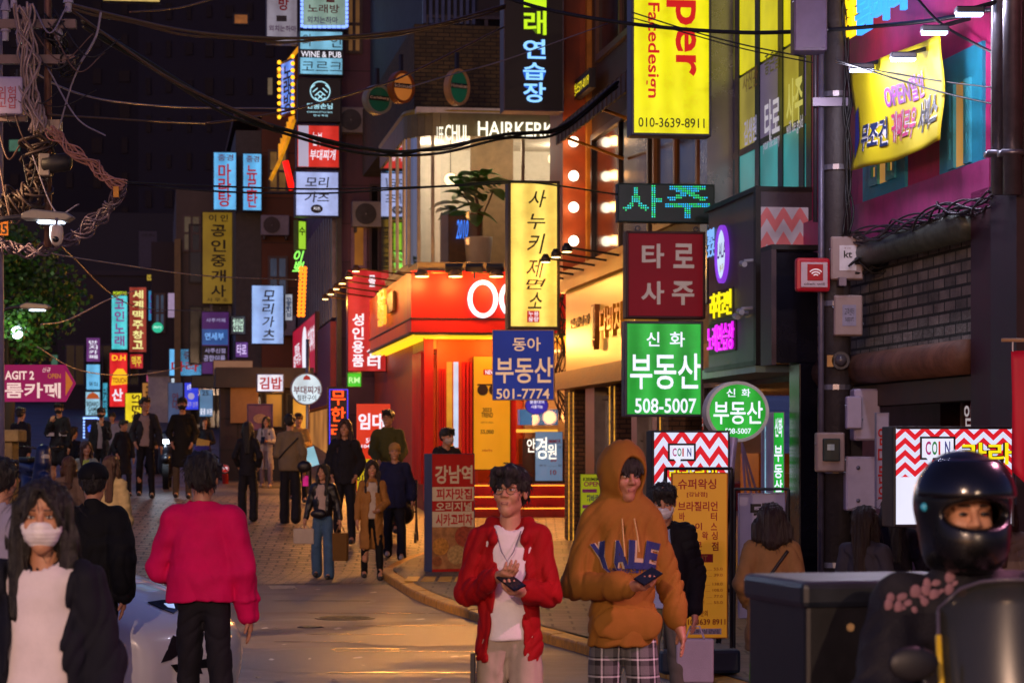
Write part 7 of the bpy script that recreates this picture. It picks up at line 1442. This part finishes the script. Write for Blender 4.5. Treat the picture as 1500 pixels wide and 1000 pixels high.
# ================================================================== vehicles
CARW = mat('f0f0f0', .25, 0, .04, 1, coat=.6)
def car():
    Y = 16.9; o = thing('parked_car', 'white sports car with an angular headlight behind the man in magenta', 'car', Matrix.Translation(Vector(((312 - 750) / FPX * 16.0, Y, 0))) @ Matrix.Rotation(math.radians(-14), 4, 'Z'))
    # local: nose at x=0 pointing +x, near side y<0
    prof = [(-.05, .16), (0.0, .34), (-.03, .56), (-.16, .68), (-.55, .84), (-1.0, .98), (-1.45, 1.05), (-2.0, 1.32), (-2.6, 1.42), (-3.3, 1.36), (-4.0, 1.08), (-4.5, .98), (-4.62, .6), (-4.55, .3), (-4.5, .16)]
    n = 15; mb = MB(); secs = []
    for j in range(n):
        t = j / (n - 1) * 2 - 1; y = .94 * t; bul = (1 - abs(t) ** 4)
        for x, z in prof:
            nose = x if x > -.5 else x; xx = x - (.28 * abs(t) ** 2.2 if x > -.6 else 0); zz = z if z < .6 else .6 + (z - .6) * (.72 + .28 * bul) - (.12 * abs(t) ** 3 if z > 1.1 else 0); yy = y * (1 - (.18 if z > 1.15 else 0) - .03 * (1 - min(1, z / .6))); mb.v.append((xx, yy, zz))
    m = len(prof)
    for j in range(n - 1):
        for i in range(m - 1): a = j * m + i; mb.f.append((a, a + 1, a + m + 1, a + m))
    for j in (0, n - 1): mb.f.append(tuple(range(j * m, j * m + m))[:: (1 if j else -1)])
    b = mb.build('body', CARW, o, True); ss = b.modifiers.new('sub', 'SUBSURF'); ss.levels = 2; ss.render_levels = 2
    for x in (-.98, -3.65):
        for sy in (-1, 1):
            w = MB(); M = Matrix.Translation((x, sy * .86, .34)); w.ring((0, 0), .22, .34, -.11, .11, 36); w.v = [tuple(M @ Vector(v)) for v in w.v]; wh = w.build('wheel', mat('101012', .8), o)
            w = MB(); w.disc((0, 0), .22, -.08, .08, 24); 
            for k in range(5): w.box((-.02, -.1 if sy < 0 else .08, .03), (.02, -.08 if sy < 0 else .1, .21), Matrix.Rotation(k * 1.2566, 4, 'Y'))
            w.v = [tuple(M @ Vector(v)) for v in w.v]; w.build('rim', mat('4a4a50', .25, .8), wh)
            a = MB(); a.ring((0, 0), .345, .40, -.02, .02, 40); M2 = Matrix.Translation((x, sy * .95, .35)); a.v = [tuple(M2 @ Vector(v)) for v in a.v]; a.build('wheel_arch', BLK, o)
            a = MB(); a.disc((0, 0), .345, -.006, .012, 30); M2 = Matrix.Translation((x, sy * .945, .35)); a.v = [tuple(M2 @ Vector(v)) for v in a.v]; a.build('arch_well', mat('060607', .9), o)
    return o, b
CARO, CARB = car()
def on_car(name, pts, m, lift=.012):
    """a panel on the near front flank, given by picture points"""
    dg = bpy.context.evaluated_depsgraph_get(); ob = CARB.evaluated_get(dg); Mi = CARB.matrix_world.inverted(); mb = MB(); L = []
    for px, py in pts:
        C = Vector((0, 0, CH)); D = Vector(((px - 750) / FPX, 1, -(py - HOR) / FPX)); a = Mi @ C; d = (Mi.to_3x3() @ D).normalized(); ok, p, nn, _ = ob.ray_cast(a, d)
        if ok: L.append(p - d * lift)
    if len(L) > 2: mb.add(L, [tuple(range(len(L)))]); q = mb.build(name, m, CARO); q.modifiers.new('t', 'SOLIDIFY').thickness = .006
bpy.context.view_layer.update()
on_car('headlight', [(216, 882), (236, 879), (258, 878), (262, 893), (254, 898), (238, 892)], mat('1a1a20', .08, .2)); on_car('headlight_lens', [(240, 884), (254, 884), (256, 891), (246, 889)], emi('b0c8ff', .8, .3), .02)
on_car('air_vent', [(253, 930), (258, 932), (262, 958), (250, 966), (236, 970)], mat('1c1a1c', .3, .2)); on_car('lower_vent', [(292, 966), (312, 962), (314, 976), (292, 978)], mat('141416', .3, .2)); on_car('lower_intake', [(250, 973), (290, 968), (296, 986), (258, 984)], mat('141416', .3, .2))
def scooter(label, M, col, lit=False, screen=True, boxc=None):
    """front at -y"""
    o = thing('scooter', label, 'scooter', M); F = Field(); F.cap((0, .55, .72), (0, -.02, .66), .13, .12, .08).cap((0, .62, .6), (0, .3, .45), .12, .12, .08).cap((0, -.02, .34), (0, .35, .34), .14, .14, .08).cap((0, -.42, .95), (0, -.30, .40), .12, .17, .08).cap((0, -.44, .98), (0, -.46, .78), .11, .12, .06).cap((0, -.62, .56), (0, -.42, .56), .07, .07, .06).blk((-.3, -.16, .46), (.3, .14, .62), .05)
    npmesh('body', [F.solve(.018)], col, o)
    box('seat', (-.14, .02, .78), (.14, .68, .88), mat('0e0e10', .5), o, .04)
    for y in (-.58, .62):
        w = MB(); w.ring((0, 0), .13, .24, -.055, .055, 30); w.v = [(b_, y + a_, c_ + .24) for a_, b_, c_ in w.v]; wh = w.build('wheel', mat('0e0e10', .8), o); w = MB(); w.disc((0, 0), .13, -.04, .04, 20); w.v = [(b_, y + a_, c_ + .24) for a_, b_, c_ in w.v]; w.build('rim', STEEL, wh)
    MB().tube(crom([(-.36, -.26, 1.05), (-.2, -.36, 1.04), (0, -.4, 1.0), (.2, -.36, 1.04), (.36, -.26, 1.05)], 4), .016, 8).build('handlebar', DSTEEL, o, True)
    for sx in (-1, 1):
        MB().tube([(sx * .26, -.33, 1.05), (sx * .34, -.38, 1.25)], .008, 6).ball((sx * .37, -.38, 1.29), (.07, .018, .045), 14, 8).build('mirror', BLK, o, True); MB().tube([(sx * .3, -.3, 1.045), (sx * .4, -.23, 1.05)], .022, 8).build('grip', mat('0a0a0c', .8), o, True)
    MB().ball((0, -.545, .88), (.075, .03, .06), 16, 10).build('headlight', emi('d8ecff', 14, 0) if lit else mat('b8b8b8', .1), o, True)
    return o
# ================================================================== people
LTH = mat('141216', .35, 0, .2, 7, .3, 60); DENIM = mat('3a5a7c', .8, 0, .25, 6, .3, 100)
def plaid():
    m = mat('1a171c', .85, 0, .2, 8, .2, 90).copy(); m.name = 'plaid'; N = m.node_tree.nodes; L = m.node_tree.links; b = N['Principled BSDF']; tc = N.new('ShaderNodeTexCoord'); sp = N.new('ShaderNodeSeparateXYZ'); L.new(tc.outputs['Object'], sp.inputs[0]); ss = []
    for ax in (0, 2):
        for pitch, wid, val in ((.085, .5, .055), (.085, .10, .30)):
            mu = N.new('ShaderNodeMath'); mu.operation = 'MULTIPLY'; mu.inputs[1].default_value = 1 / pitch; L.new(sp.outputs[ax], mu.inputs[0]); fr_ = N.new('ShaderNodeMath'); fr_.operation = 'FRACT'; ad = N.new('ShaderNodeMath'); ad.operation = 'ADD'; ad.inputs[1].default_value = 20.25 - wid / 2 + .25; L.new(mu.outputs[0], ad.inputs[0]); L.new(ad.outputs[0], fr_.inputs[0]); lt = N.new('ShaderNodeMath'); lt.operation = 'LESS_THAN'; lt.inputs[1].default_value = wid; L.new(fr_.outputs[0], lt.inputs[0]); sc_ = N.new('ShaderNodeMath'); sc_.operation = 'MULTIPLY'; sc_.inputs[1].default_value = val; L.new(lt.outputs[0], sc_.inputs[0]); ss.append(sc_)
    a = ss[0]
    for q in ss[1:]: ad = N.new('ShaderNodeMath'); L.new(a.outputs[0], ad.inputs[0]); L.new(q.outputs[0], ad.inputs[1]); a = ad
    ad = N.new('ShaderNodeMath'); ad.inputs[1].default_value = .012; L.new(a.outputs[0], ad.inputs[0]); cb = N.new('ShaderNodeCombineColor')
    for i in range(3): L.new(ad.outputs[0], cb.inputs[i])
    L.new(cb.outputs[0], b.inputs['Base Color']); return m
P_ = person
# --- nearest
o, i_ = P_('masked woman in pale tee and open navy coat, nearest at the left', 62, 706, 440, -8, '15151c', '10121f', 'coat', .55, .035, .12, 'dcd2d8', 'long', mask='e4e0e4', Hh=1.68, L='down', R='swing', head=(12, 2), wide=1.02)
o, i_ = P_('man in a whitish shirt, cut off by the left edge, seen from behind', 4, 672, 255, 172, '2a2a34', 'a8a4b8', 'sweater', .88, .03, hair='short', wide=1.05)
o, i_ = P_('man in black cap and black jacket with pushed-up sleeves, seen from behind', 138, 682, 226, 176, '15151a', '0f1012', 'jacket', .86, .05, hair='short', cap='0e0f12', wide=1.04, L='out', R='swing', collar=True)
o, i_ = P_('man in a bright magenta sweatshirt and black trousers walking away', 298, 668, 256, 176, '1d1c22', 'd8085a', 'sweater', .95, .035, hair='short', hsc=1.12, wide=1.04, L=((.25, -.05, 1.13), (.13, -.21, 1.07)), R=((.225, .03, 1.12), (.245, -.03, .87)), walk=.14, legw=.9)
o, i_ = P_('man in red zip hoodie over white tee, wearing round glasses', 746, 685, 296, -4, 'a89a86', '98080c', 'hoodie', .80, .018, .085, 'e0dcd8', 'fringe', glasses=True, L=((.205, -.02, 1.12), (.085, -.24, 1.15)), R=((.205, -.02, 1.13), (.035, -.25, 1.22)), hoodback=True, walk=.12, legw=1.7, wide=.96, head=(-12, -6), hsc=1.05)
PH1 = held(o, i_, 1, 'phone', 'dark phone in the hands of the man in the red hoodie', 'phone', phone_b((32, 0, 40)), (-.01, -.02, .045))
mb = MB(); tpm = i_['top']; mb.tube([(-.062, -.06, 1.44), (-.03, -.128, 1.34), (0, -.148, 1.295), (.03, -.128, 1.34), (.062, -.06, 1.44)], .0022, 5).box((-.0035, -.158, 1.20), (.0035, -.15, 1.295)).box((-.02, -.158, 1.255), (.02, -.15, 1.262)); mb.build('necklace', STEEL, o)
for zz in (.62, .30): MB().box((-.185, -.10, zz), (-.165, -.03, zz + .22)).build('trouser_stripe', DK, o)
o, i_ = P_('man in mustard college hoodie with the hood up and plaid trousers', 912, 660, 284, 10, plaid(), '8e6020', 'hoodie', .80, .024, hood=True, L=((.235, .03, 1.13), (.275, -.04, .90)), R=((.235, .0, 1.09), (.03, -.27, 1.10)), head=(14, 6), walk=.13, legw=1.6, wide=.97, skinm=SKIN2)
BL = mat('1c2a66', .8); WH_ = mat('b8a888', .8)
on_cloth(i_, o, 'YALE', (-.165, 1.175, .165, 1.315), WH_, .36, .34, .005); on_cloth(i_, o, 'YALE', (-.165, 1.175, .165, 1.315), BL, .36, .12, .011); on_cloth(i_, o, 'UNIVERSITY', (-.09, 1.155, .09, 1.18), BL, 0, .03, .004); on_cloth(i_, o, '1 8 8 8', (-.12, 1.095, .12, 1.13), mat('5a5a7a', .8), 0, .03, .004)
F = Field(); F.cap((-.09, -.118, .91), (.09, -.118, .91), .08, .08, .03, .3); F.wrinkle(.004, 50, 3); npmesh('front_pocket', [F.solve(.008)], cl('8e6020'), i_['top'])
MB().tube(crom([(-.03, -.125, 1.42), (-.035, -.17, 1.34), (-.03, -.185, 1.24)]), .004, 5).tube(crom([(.03, -.125, 1.42), (.035, -.17, 1.34), (.04, -.185, 1.26)]), .004, 5).build('drawstring', mat('c8a868', .7), i_['top'])
PH2 = held(o, i_, -1, 'phone', 'black phone held by the man in the mustard hoodie', 'phone', phone_b((35, 0, -50)), (.02, -.02, .048))
o, i_ = P_('man in black bomber jacket and pale blue shirt with a white mask looking down', 972, 708, 226, -6, '6a6a58', '0f1014', 'jacket', .84, .03, .06, '8a9ac0', 'fringe', mask='d8d8dc', R='pocket', L='down', Hh=1.66, head=(0, 16), wide=1.04)
held(o, i_, 1, 'shopping_bag', 'white shopping bag printed with a portrait photo, carried by the masked man', 'bag', bag_b(.24, .28, .1, 'b8b4b8', .1))
o, i_ = P_('short woman with bobbed hair in a tan coat, seen from behind', 1130, 740, 218, 178, '7ab810', '8a6840', 'coat', .62, .03, hair='bob', hsc=1.12, hairm=DBR, Hh=1.5, L='pocket', R='down', strap=('15110f', 1, -.12, 1.40, .14, 1.05))
# --- rider on a delivery scooter
WSG = bpy.data.materials.new('tinted_shield'); WSG.use_nodes = True; nt_ = WSG.node_tree; nt_.nodes.remove(nt_.nodes['Principled BSDF']); sh_ = [nt_.nodes.new('ShaderNodeBsdf' + q) for q in ('Transparent', 'Diffuse', 'Glossy')]
sh_[0].inputs[0].default_value = hx('a8a49c'); sh_[1].inputs[0].default_value = hx('54564e'); sh_[2].inputs['Roughness'].default_value = .2; ma_, mb_ = nt_.nodes.new('ShaderNodeMixShader'), nt_.nodes.new('ShaderNodeMixShader'); ma_.inputs[0].default_value = .22; mb_.inputs[0].default_value = .05
nt_.links.new(sh_[0].outputs[0], ma_.inputs[1]); nt_.links.new(sh_[1].outputs[0], ma_.inputs[2]); nt_.links.new(ma_.outputs[0], mb_.inputs[1]); nt_.links.new(sh_[2].outputs[0], mb_.inputs[2]); nt_.links.new(mb_.outputs[0], nt_.nodes['Material Output'].inputs[0])
MS = Matrix.Translation(Vector((1.29, 6.62, 0))) @ Matrix.Rotation(math.radians(14), 4, 'Z')
sc_ = scooter('dark delivery scooter with a clear windshield, straddled by the helmeted rider', MS, mat('1d1c22', .5, 0, .3, 6)); mb = MB()
for i in range(13):
    for j in range(9):
        t, w = i / 12 * 2 - 1, j / 8; x = .27 * t * (1 - .12 * w ** 3); z = 1.0 + .50 * w * (1 - .06 * t ** 4) if w < .99 else 1.0 + .5 * (1 - .16 * abs(t) ** 6); mb.v.append((x, -.56 + .16 * t * t + .16 * w, z))
for i in range(12):
    for j in range(8): a = i * 9 + j; mb.f.append((a, a + 9, a + 10, a + 1))
ws = mb.build('windshield', WSG, sc_, True); ws.modifiers.new('t', 'SOLIDIFY').thickness = .006
edge = [Vector(mb.v[j]) for j in range(9)] + [Vector(mb.v[i * 9 + 8]) for i in range(1, 13)] + [Vector(mb.v[12 * 9 + j]) for j in range(7, -1, -1)]; MB().tube(edge, .005, 6).build('windshield_rim', mat('4a4454', .3), sc_, True); MB().tube(edge[:7], .009, 6).build('yellow_trim', mat('c8a818', .4), sc_, True)
MB().ring((.22, 1.25), .11, .135, -.47, -.455, 30).build('round_sticker', mat('6ac0d8', .4), sc_)
bx = thing('delivery_box', 'dark blue-grey delivery box mounted behind the helmeted rider', 'box', MS @ Matrix.Translation((-.02, .78, .92))); box('box_body', (-.29, -.24, 0), (.29, .26, .47), mat('0b0b11', .45, 0, .5, 5), bx, .015); box('lid', (-.305, -.255, .45), (.305, .275, .53), mat('141a24', .4, 0, .4, 6), bx, .02); MB().box((-.06, -.27, .40), (.06, -.24, .48)).build('latch', STEEL, bx); mb = MB()
for k in range(7): mb.disc((random.uniform(-.2, .05), random.uniform(.1, .4)), .012, -.246, -.242, 10)
mb.build('glint_dots', mat('b89a6a', .4), bx)  # yellowish reflections on the box front, painted as small discs
def rider():
    M = MS @ Matrix.Translation((.04, .22, 0)); o = thing('person', 'scooter rider in a glossy black full-face helmet and dark flowered jacket', 'person', M); F = Field(); sh = {1: V3(.19, .0, 1.40), -1: V3(-.19, .0, 1.40)}; el = {1: V3(.33, -.16, 1.14), -1: V3(-.33, -.16, 1.14)}; wr = {1: V3(.36, -.42, 1.07), -1: V3(-.36, -.42, 1.07)}; hp = {1: V3(.1, .1, .92), -1: V3(-.1, .1, .92)}; kn = {1: V3(.2, -.30, .80), -1: V3(-.2, -.30, .80)}; an = {1: V3(.17, -.24, .42), -1: V3(-.17, -.24, .42)}
    F.cap((0, .08, .95), (0, 0, 1.3), .12, .13, .05, .7).cap((-.13, 0, 1.38), (.13, 0, 1.38), .05, .05, .05).cap((0, .01, 1.36), (0, -.01, 1.56), .055, .055, .03)
    for q in (1, -1): F.cap(sh[q], el[q], .045, .04).cap(el[q], wr[q], .04, .028).cap(hp[q], kn[q], .07, .055).cap(kn[q], an[q], .05, .04).cap(an[q], an[q] + V3(0, -.14, -.03), .035, .03)
    Mh = Matrix.Translation((-.01, -.03, 1.655)) @ Matrix.Rotation(math.radians(-6), 4, 'Z'); parts = [F.solve(.012), (*head_mesh(.0045), Mh)]
    for q in (1, -1): parts.append(hand(wr[q], V3(-q * .25, -.6, -.3), V3(0, -.4, -1), q, 1.0, .005))
    npmesh('body', parts, SKIN, o); F = Field(); F.cap((0, .08, .9), (0, .0, 1.3), .19, .19, .05, .75).cap((-.15, 0, 1.385), (.15, 0, 1.385), .09, .09, .06).cap((0, .01, 1.4), (0, 0, 1.5), .10, .085, .04)
    for q in (1, -1): F.cap(sh[q], el[q], .09, .075, .05).cap(el[q], wr[q], .075, .055, .03)
    F.wrinkle(.008, 26, 2).wrinkle(.005, 60, 3); tp = npmesh('jacket', [F.solve(.0075)], cl('1d1c22', .5, .4, .7), o); F = Field()
    for q in (1, -1): F.cap(hp[q], kn[q], .1, .085, .04).cap(kn[q], an[q], .08, .065, .03)
    F.wrinkle(.006, 30, 5); npmesh('trousers', [F.solve(.011)], cl('14141a'), o)
    for q in (1, -1): G = Field(); G.cap(an[q] + V3(0, .03, -.05), an[q] + V3(0, -.14, -.06), .048, .042, .03); npmesh('shoe', [G.solve(.01)], BLK, o); G = Field(); G.cap(wr[q] + V3(0, .06, .02), wr[q] + V3(-q * .02, -.03, -.01), .05, .045, .02); npmesh('glove', [G.solve(.009)], BLK, o)
    bv = BVHTree.FromPolygons([tuple(v.co) for v in tp.data.vertices], [tuple(p.vertices) for p in tp.data.polygons]); mb = MB()
    for k in range(20):
        p = Vector((-.26 + .011 * k, -.7, 1.395 + .016 * math.sin(k * 1.9) + .0035 * k)); h = bv.ray_cast(p, Vector((0, 1, 0)))
        if h[0] is not None: mb.ball(h[0] + Vector((0, .004, random.uniform(-.012, .012))), (random.uniform(.012, .02), .008, random.uniform(.012, .022)), 10, 7)
    mb.build('flower_patch', mat('86606a', .8), o)
    H_ = Field(); H_.ell((0, .012, .03), (.137, .158, .150)); H_.cap((0, -.05, -.075), (0, .02, -.085), .112, .115, .04); H_.ell((0, .0, .0), (.108, .135, .135), .01, '-') if False else None
    H_.ell((.0, -.165, .0), (.120, .11, .040), .012, '-'); H_.ell((0, .0, .01), (.096, .122, .115), .01, '-'); H_.blk((-.2, -.2, -.3), (.2, .2, -.165), .02); npmesh('helmet', [(*H_.solve(.0065), Mh)], mat('0a0a0c', .28, 0, .3, 8, coat=.15), o)
    V = Field(); V.ell((0, .005, .045), (.147, .172, .145)); V.ell((0, .012, .04), (.139, .160, .139), .004, '-'); V.blk((-.3, -.02, -.3), (.3, .3, .4), .006); V.blk((-.3, -.3, -.3), (.3, .3, .045), .01); V.blk((-.3, -.3, .155), (.3, .3, .4), .01); npmesh('visor', [(*V.solve(.0055), Mh)], mat('0c0c10', .16, 0, .3, 6, coat=.3), o)
    hb = {}
    for nm, c, a, r_ in (('blue_stripe', '3a4ac0', ((-.10, -.03), (-.055, -.055)), .011), ('cyan_dot', '38a8d0', ((-.128, .02), (-.128, .02)), .013), ('orange_dot', 'c87828', ((-.09, .10), (-.08, .085)), .008), ('tan_dots', 'a08050', ((-.075, .09), (-.07, .075)), .008)):
        F = Field()
        pts = []
        for (x, z) in a: y = -.158 * math.sqrt(max(.02, 1 - (x / .137) ** 2 - ((z - .03) / .15) ** 2)) - (.012 if z > .05 else 0); pts.append((x, y + .012, z))
        F.cap(pts[0], pts[1], r_, r_, .003, .7); npmesh(nm, [(*F.solve(.004), Mh)], mat(c, .3), o)
    eb, ey = Field(), Field()
    for x in (-1, 1): eb.cap((x * .016, -.0935, .024), (x * .043, -.081, .024), .0042, .003, .003); ey.ell((x * .0305, -.086, .001), (.0135, .006, .0062), .002)
    npmesh('eyebrow', [(*eb.solve(.0022), Mh)], HAIR, o); npmesh('eye', [(*ey.solve(.0022), Mh)], mat('120c0a', .2), o)
rider()
for px, top, sc, f, lab, hm, tc in ((1268, 742, 206, 150, 'woman with long dark hair passing left behind the rider', DBR, '3a3844'), (1308, 724, 196, 185, 'woman with long straight hair and dark top just behind the rider', HAIR, '1c1820'), (1470, 728, 200, 165, 'woman with long brown hair right of the helmet', BROWN, '7a6a60'), (1503, 720, 185, 190, 'dark-haired person cut off by the right edge', DBR, '6a5a58')): P_(lab, px, top, sc, f, '22222a', tc, 'sweater', .88, .02, hair='longback', hairm=hm, Hh=1.58)
# --- middle distance, facing
o, i_ = P_('woman in black leather jacket and wide blue jeans carrying paper bags', 473, 680, 102, -8, DENIM, LTH, 'jacket', .95, .022, .06, 'b09a90', 'long', L='out', R='out', legw=1.7, walk=.09, head=(-16, -4))
held(o, i_, -1, 'paper_bag', 'white paper bag in the far hand of the woman in jeans', 'bag', bag_b(.30, .22, .1, 'b8a898', .06)); held(o, i_, 1, 'paper_bag', 'brown tall paper bag between the woman in jeans and the trench coat', 'bag', bag_b(.22, .40, .12, '6a4a20', .12))
F = Field(); F.ell((-.03, -.16, 1.0), (.13, .06, .075)); F.wrinkle(.004, 40, 1); b_ = npmesh('belt_bag', [F.solve(.012)], LTH, None, i_['s'], o.matrix_basis.to_translation() and (Matrix.Translation(o.location) @ Matrix.Rotation(math.radians(-8), 4, 'Z'))); tag(b_, 'black belt bag across the waist of the woman in jeans', 'bag')
o, i_ = P_('woman in a long tan trench coat over a white shirt, with black boots', 545, 674, 103, 6, '0f0e10', '9a6a34', 'coat', .46, .02, .05, 'b8a898', 'long', hairm=DBR, L='phone_low', R='down', walk=.09, legw=.8, collar=True)
o, i_ = P_('person in beige beanie and oversized navy varsity jacket, walking behind the trench coat', 578, 650, 94, 0, '1a1a24', '1a1e40', 'bomber', .78, .06, hair='short', beanie='a88048', L='out', R='pocket', wide=1.12, walk=.12, legw=1.5, shoe='b8b0a8')
o, i_ = P_('woman in hooded black puffer jacket beside the orange neon sign', 505, 614, 92, -4, '1d1c22', '1d1c22', 'puffer', .84, .05, hair='long', hairm=BROWN, hoodback=True, L='pocket', R='pocket', walk=.08)
o, i_ = P_('man in olive jacket and glasses pushing a stroller', 568, 600, 88, 4, '1c1c22', '4a4a22', 'jacket', .86, .05, hair='side', glasses=True, L='push', R='push', collar=True, wide=1.12, head=(-14, 0))
st_o = thing('stroller', 'black folding stroller with small double wheels behind the varsity jacket', 'stroller', Matrix.Translation(Vector(((590 - 750) / FPX * 39.4, 39.4, ground(*W(590, 700, 39.4).xy))))); mb = MB()
for sx in (-1, 1): mb.tube([(sx * .22, .3, 1.0), (sx * .22, -.35, .12)], .014, 6).tube([(sx * .22, -.2, .75), (sx * .22, .35, .12)], .014, 6)
mb.tube([(-.22, .3, 1.0), (.22, .3, 1.0)], .016, 6).tube([(-.22, -.1, .5), (.22, -.1, .5)], .012, 6); mb.build('frame', BLK, st_o)
F = Field(); F.cap((0, -.2, .48), (0, .15, .46), .17, .17, .04).cap((0, .15, .46), (0, .22, .8), .17, .15, .04); npmesh('seat', [F.solve(.02)], cl('1a1a20'), st_o)
F = Field(); F.ell((0, .1, .82), (.2, .26, .2)); F.blk((-.4, -.4, .3), (.4, .4, .82)); npmesh('canopy', [F.solve(.02)], cl('1c1a20'), st_o)
for sx in (-1, 1):
    for y in (-.37, .37): w = MB(); w.ring((0, 0), .04, .085, -.02, .02, 20); w.v = [(sx * .22 + b_2, y + a_, c_ + .085) for a_, b_2, c_ in w.v]; w.build('wheel', BLK, st_o)
o, i_ = P_('person in grey hood collar and mask standing behind the pizza board', 655, 627, 92, 20, '121218', '1d1c22', 'jacket', .78, .05, hair='fringe', mask='c0b0a8', hoodback=True, L='down', R='down', head=(24, 0))
# --- couple and neighbours, far
P_('woman in black with long hair and shoulder bag seen from behind', 363, 618, 88, 176, '1d1c22', '1d1c22', 'jacket', .8, .02, hair='longback', legw=1.7, walk=.05, L='pocket', R='pocket')
bg_ = held(*P_('woman in a pale trench coat reading her phone', 390, 610, 77, -6, '8a7a80', 'a8a2a4', 'coat', .45, .02, .05, '8a8088', 'long', L='phone', R='phone', walk=.05, shoe='b0a090'), 1, 'phone', 'phone in the hands of the woman in the pale trench coat', 'phone', phone_b((60, 0, 0)), (-.05, -.04, .03))
o, i_ = P_('man in a beige sweatshirt with a black sling bag seen from behind', 425, 607, 88.5, 174, '1d1c22', '7a6a52', 'sweater', .86, .04, hair='fringe', wide=1.08, legw=1.7, walk=.1, strap=('0e0e10', 1, -.15, 1.38, .17, 1.05)); F = Field(); F.ell((.0, 0, 0), (.12, .06, .10)); tag(npmesh('sling_bag', [F.solve(.012)], LTH, None, 1, Matrix.Translation(W(446, 683, 39.7))), 'black sling bag at the hip of the man in beige', 'bag')
P_('person in a cream jacket and flat cap mostly hidden by the man in beige', 437, 606, 84, 10, '1a1a20', 'a8854a', 'jacket', .84, .04, hair='short', cap='7a5a34')
o, i_ = P_('tall man in a long dark olive coat and black mask', 267, 582, 83, 4, '5a4c3a', '1c1a14', 'coat', .55, .03, hair='fringe', mask='0e0e12', L='pocket', R='pocket', walk=.04)
o, i_ = P_('woman in black carrying a violet bag and a yellow paper', 300, 611, 78, 6, '1d1c22', '1d1c22', 'jacket', .8, .02, hair='bob', L='fold', R='fold'); held(o, i_, 1, 'paper_sheet', 'yellow paper held in front of the woman in black', 'paper', lambda g: MB().box((-.12, -.05, -.1), (.12, -.045, .1), Matrix.Rotation(.2, 4, 'Y')).build('sheet', mat('c88a30', .6), g)); held(o, i_, -1, 'violet_bag', 'violet shoulder bag of the woman holding the yellow paper', 'bag', bag_b(.28, .26, .12, '3a2a6a', .02), (-.1, -.02, 0))
o, i_ = P_('tall man with an open dark jacket over a printed pale tee', 213, 582, 83, 8, '14141a', '2a2a2e', 'jacket', .86, .03, .07, '9a8880', 'side', L='out', R='pocket', walk=.1, head=(26, -4))
o, i_ = P_('man in round glasses and long black coat turning his head to the right', 181, 615, 82, 20, '1d1c22', '1d1c22', 'coat', .5, .03, hair='side', glasses=True, head=(40, 0), L='down', R='down', collar=True)
o, i_ = P_('man in black varsity jacket and black mask raising a hand', 148, 597, 80, -6, '15151a', '1d1c22', 'bomber', .84, .04, .06, '8a8088', 'fringe', mask='0d0d10', L='chin', R='down')
P_('man in a pale top half hidden behind the varsity jacket', 164, 604, 74, 0, '2a2a34', '8a88a0', 'sweater', .86, .02, hair='fringe')
P_('seated-looking woman in a light grey jacket and yellow top near the scooters', 126, 646, 96, 8, '1a1a22', '7a7a70', 'jacket', .86, .02, .06, '9a9a40', 'longback', hairm=BROWN, head=(20, 0), Hh=1.58)
P_('brown-haired person seen from behind between the crowd and the cap', 101, 669, 118, 190, '2a2a34', '5a4a48', 'sweater', .86, .02, hair='longlow', hairm=BROWN, Hh=1.55)
P_('woman with long chestnut hair and cream sleeve seen from behind', 163, 668, 128, 172, '15151c', '9a8a6a', 'sweater', .86, .03, hair='longback', hairm=BROWN, Hh=1.62, walk=.03)
o, i_ = P_('man in black cap, black mask and black shorts with a white-striped top', 86, 590, 80, -4, '1d1c22', '1d1c22', 'hoodie', .8, .05, hair='short', cap='0e0e12', mask='0c0c10', bare=.75, L='down', R='chin', walk=.06)
MB().box((-.20, -.17, 1.10), (-.05, -.155, 1.17), Matrix.Rotation(.5, 4, 'Y') if False else None).box((.05, -.17, 1.10), (.2, -.155, 1.17)).build('pale_stripe', mat('a89aa0', .8), o)
P_('man in dark clothes at the stone pillar seen from behind', 31, 597, 84, 160, '14141a', '1d1c22', 'jacket', .8, .03, hair='short', wide=1.05)
P_('person with dark hair crossing behind the black shorts', 108, 625, 72, 150, '101018', '14161e', 'jacket', .8, .02, hair='short', Hh=1.7)
P_('passer-by in dark blue far down the street beside the glowing headlight', 228, 640, 70, 180, '12121a', '15182a', 'jacket', .8, .02, hair='short', Hh=1.7)
# parked scooters far away
p = Vector(((245 - 750) / FPX * 45.5, 45.5, 0)); p.z = ground(p.x, p.y); scooter('distant scooter with its headlight glaring at the viewer', Matrix.Translation(p) @ Matrix.Rotation(.1, 4, 'Z'), mat('1a1a20', .3), lit=True); lamp(p + Vector((0, -.8, .85)), 12, 'd8ecff', .06)
p = Vector(((52 - 750) / FPX * 41, 41, 0)); p.z = ground(p.x, p.y); scooter('parked blue scooter among the crowd at the left', Matrix.Translation(p) @ Matrix.Rotation(.5, 4, 'Z'), mat('1a2a5a', .3))
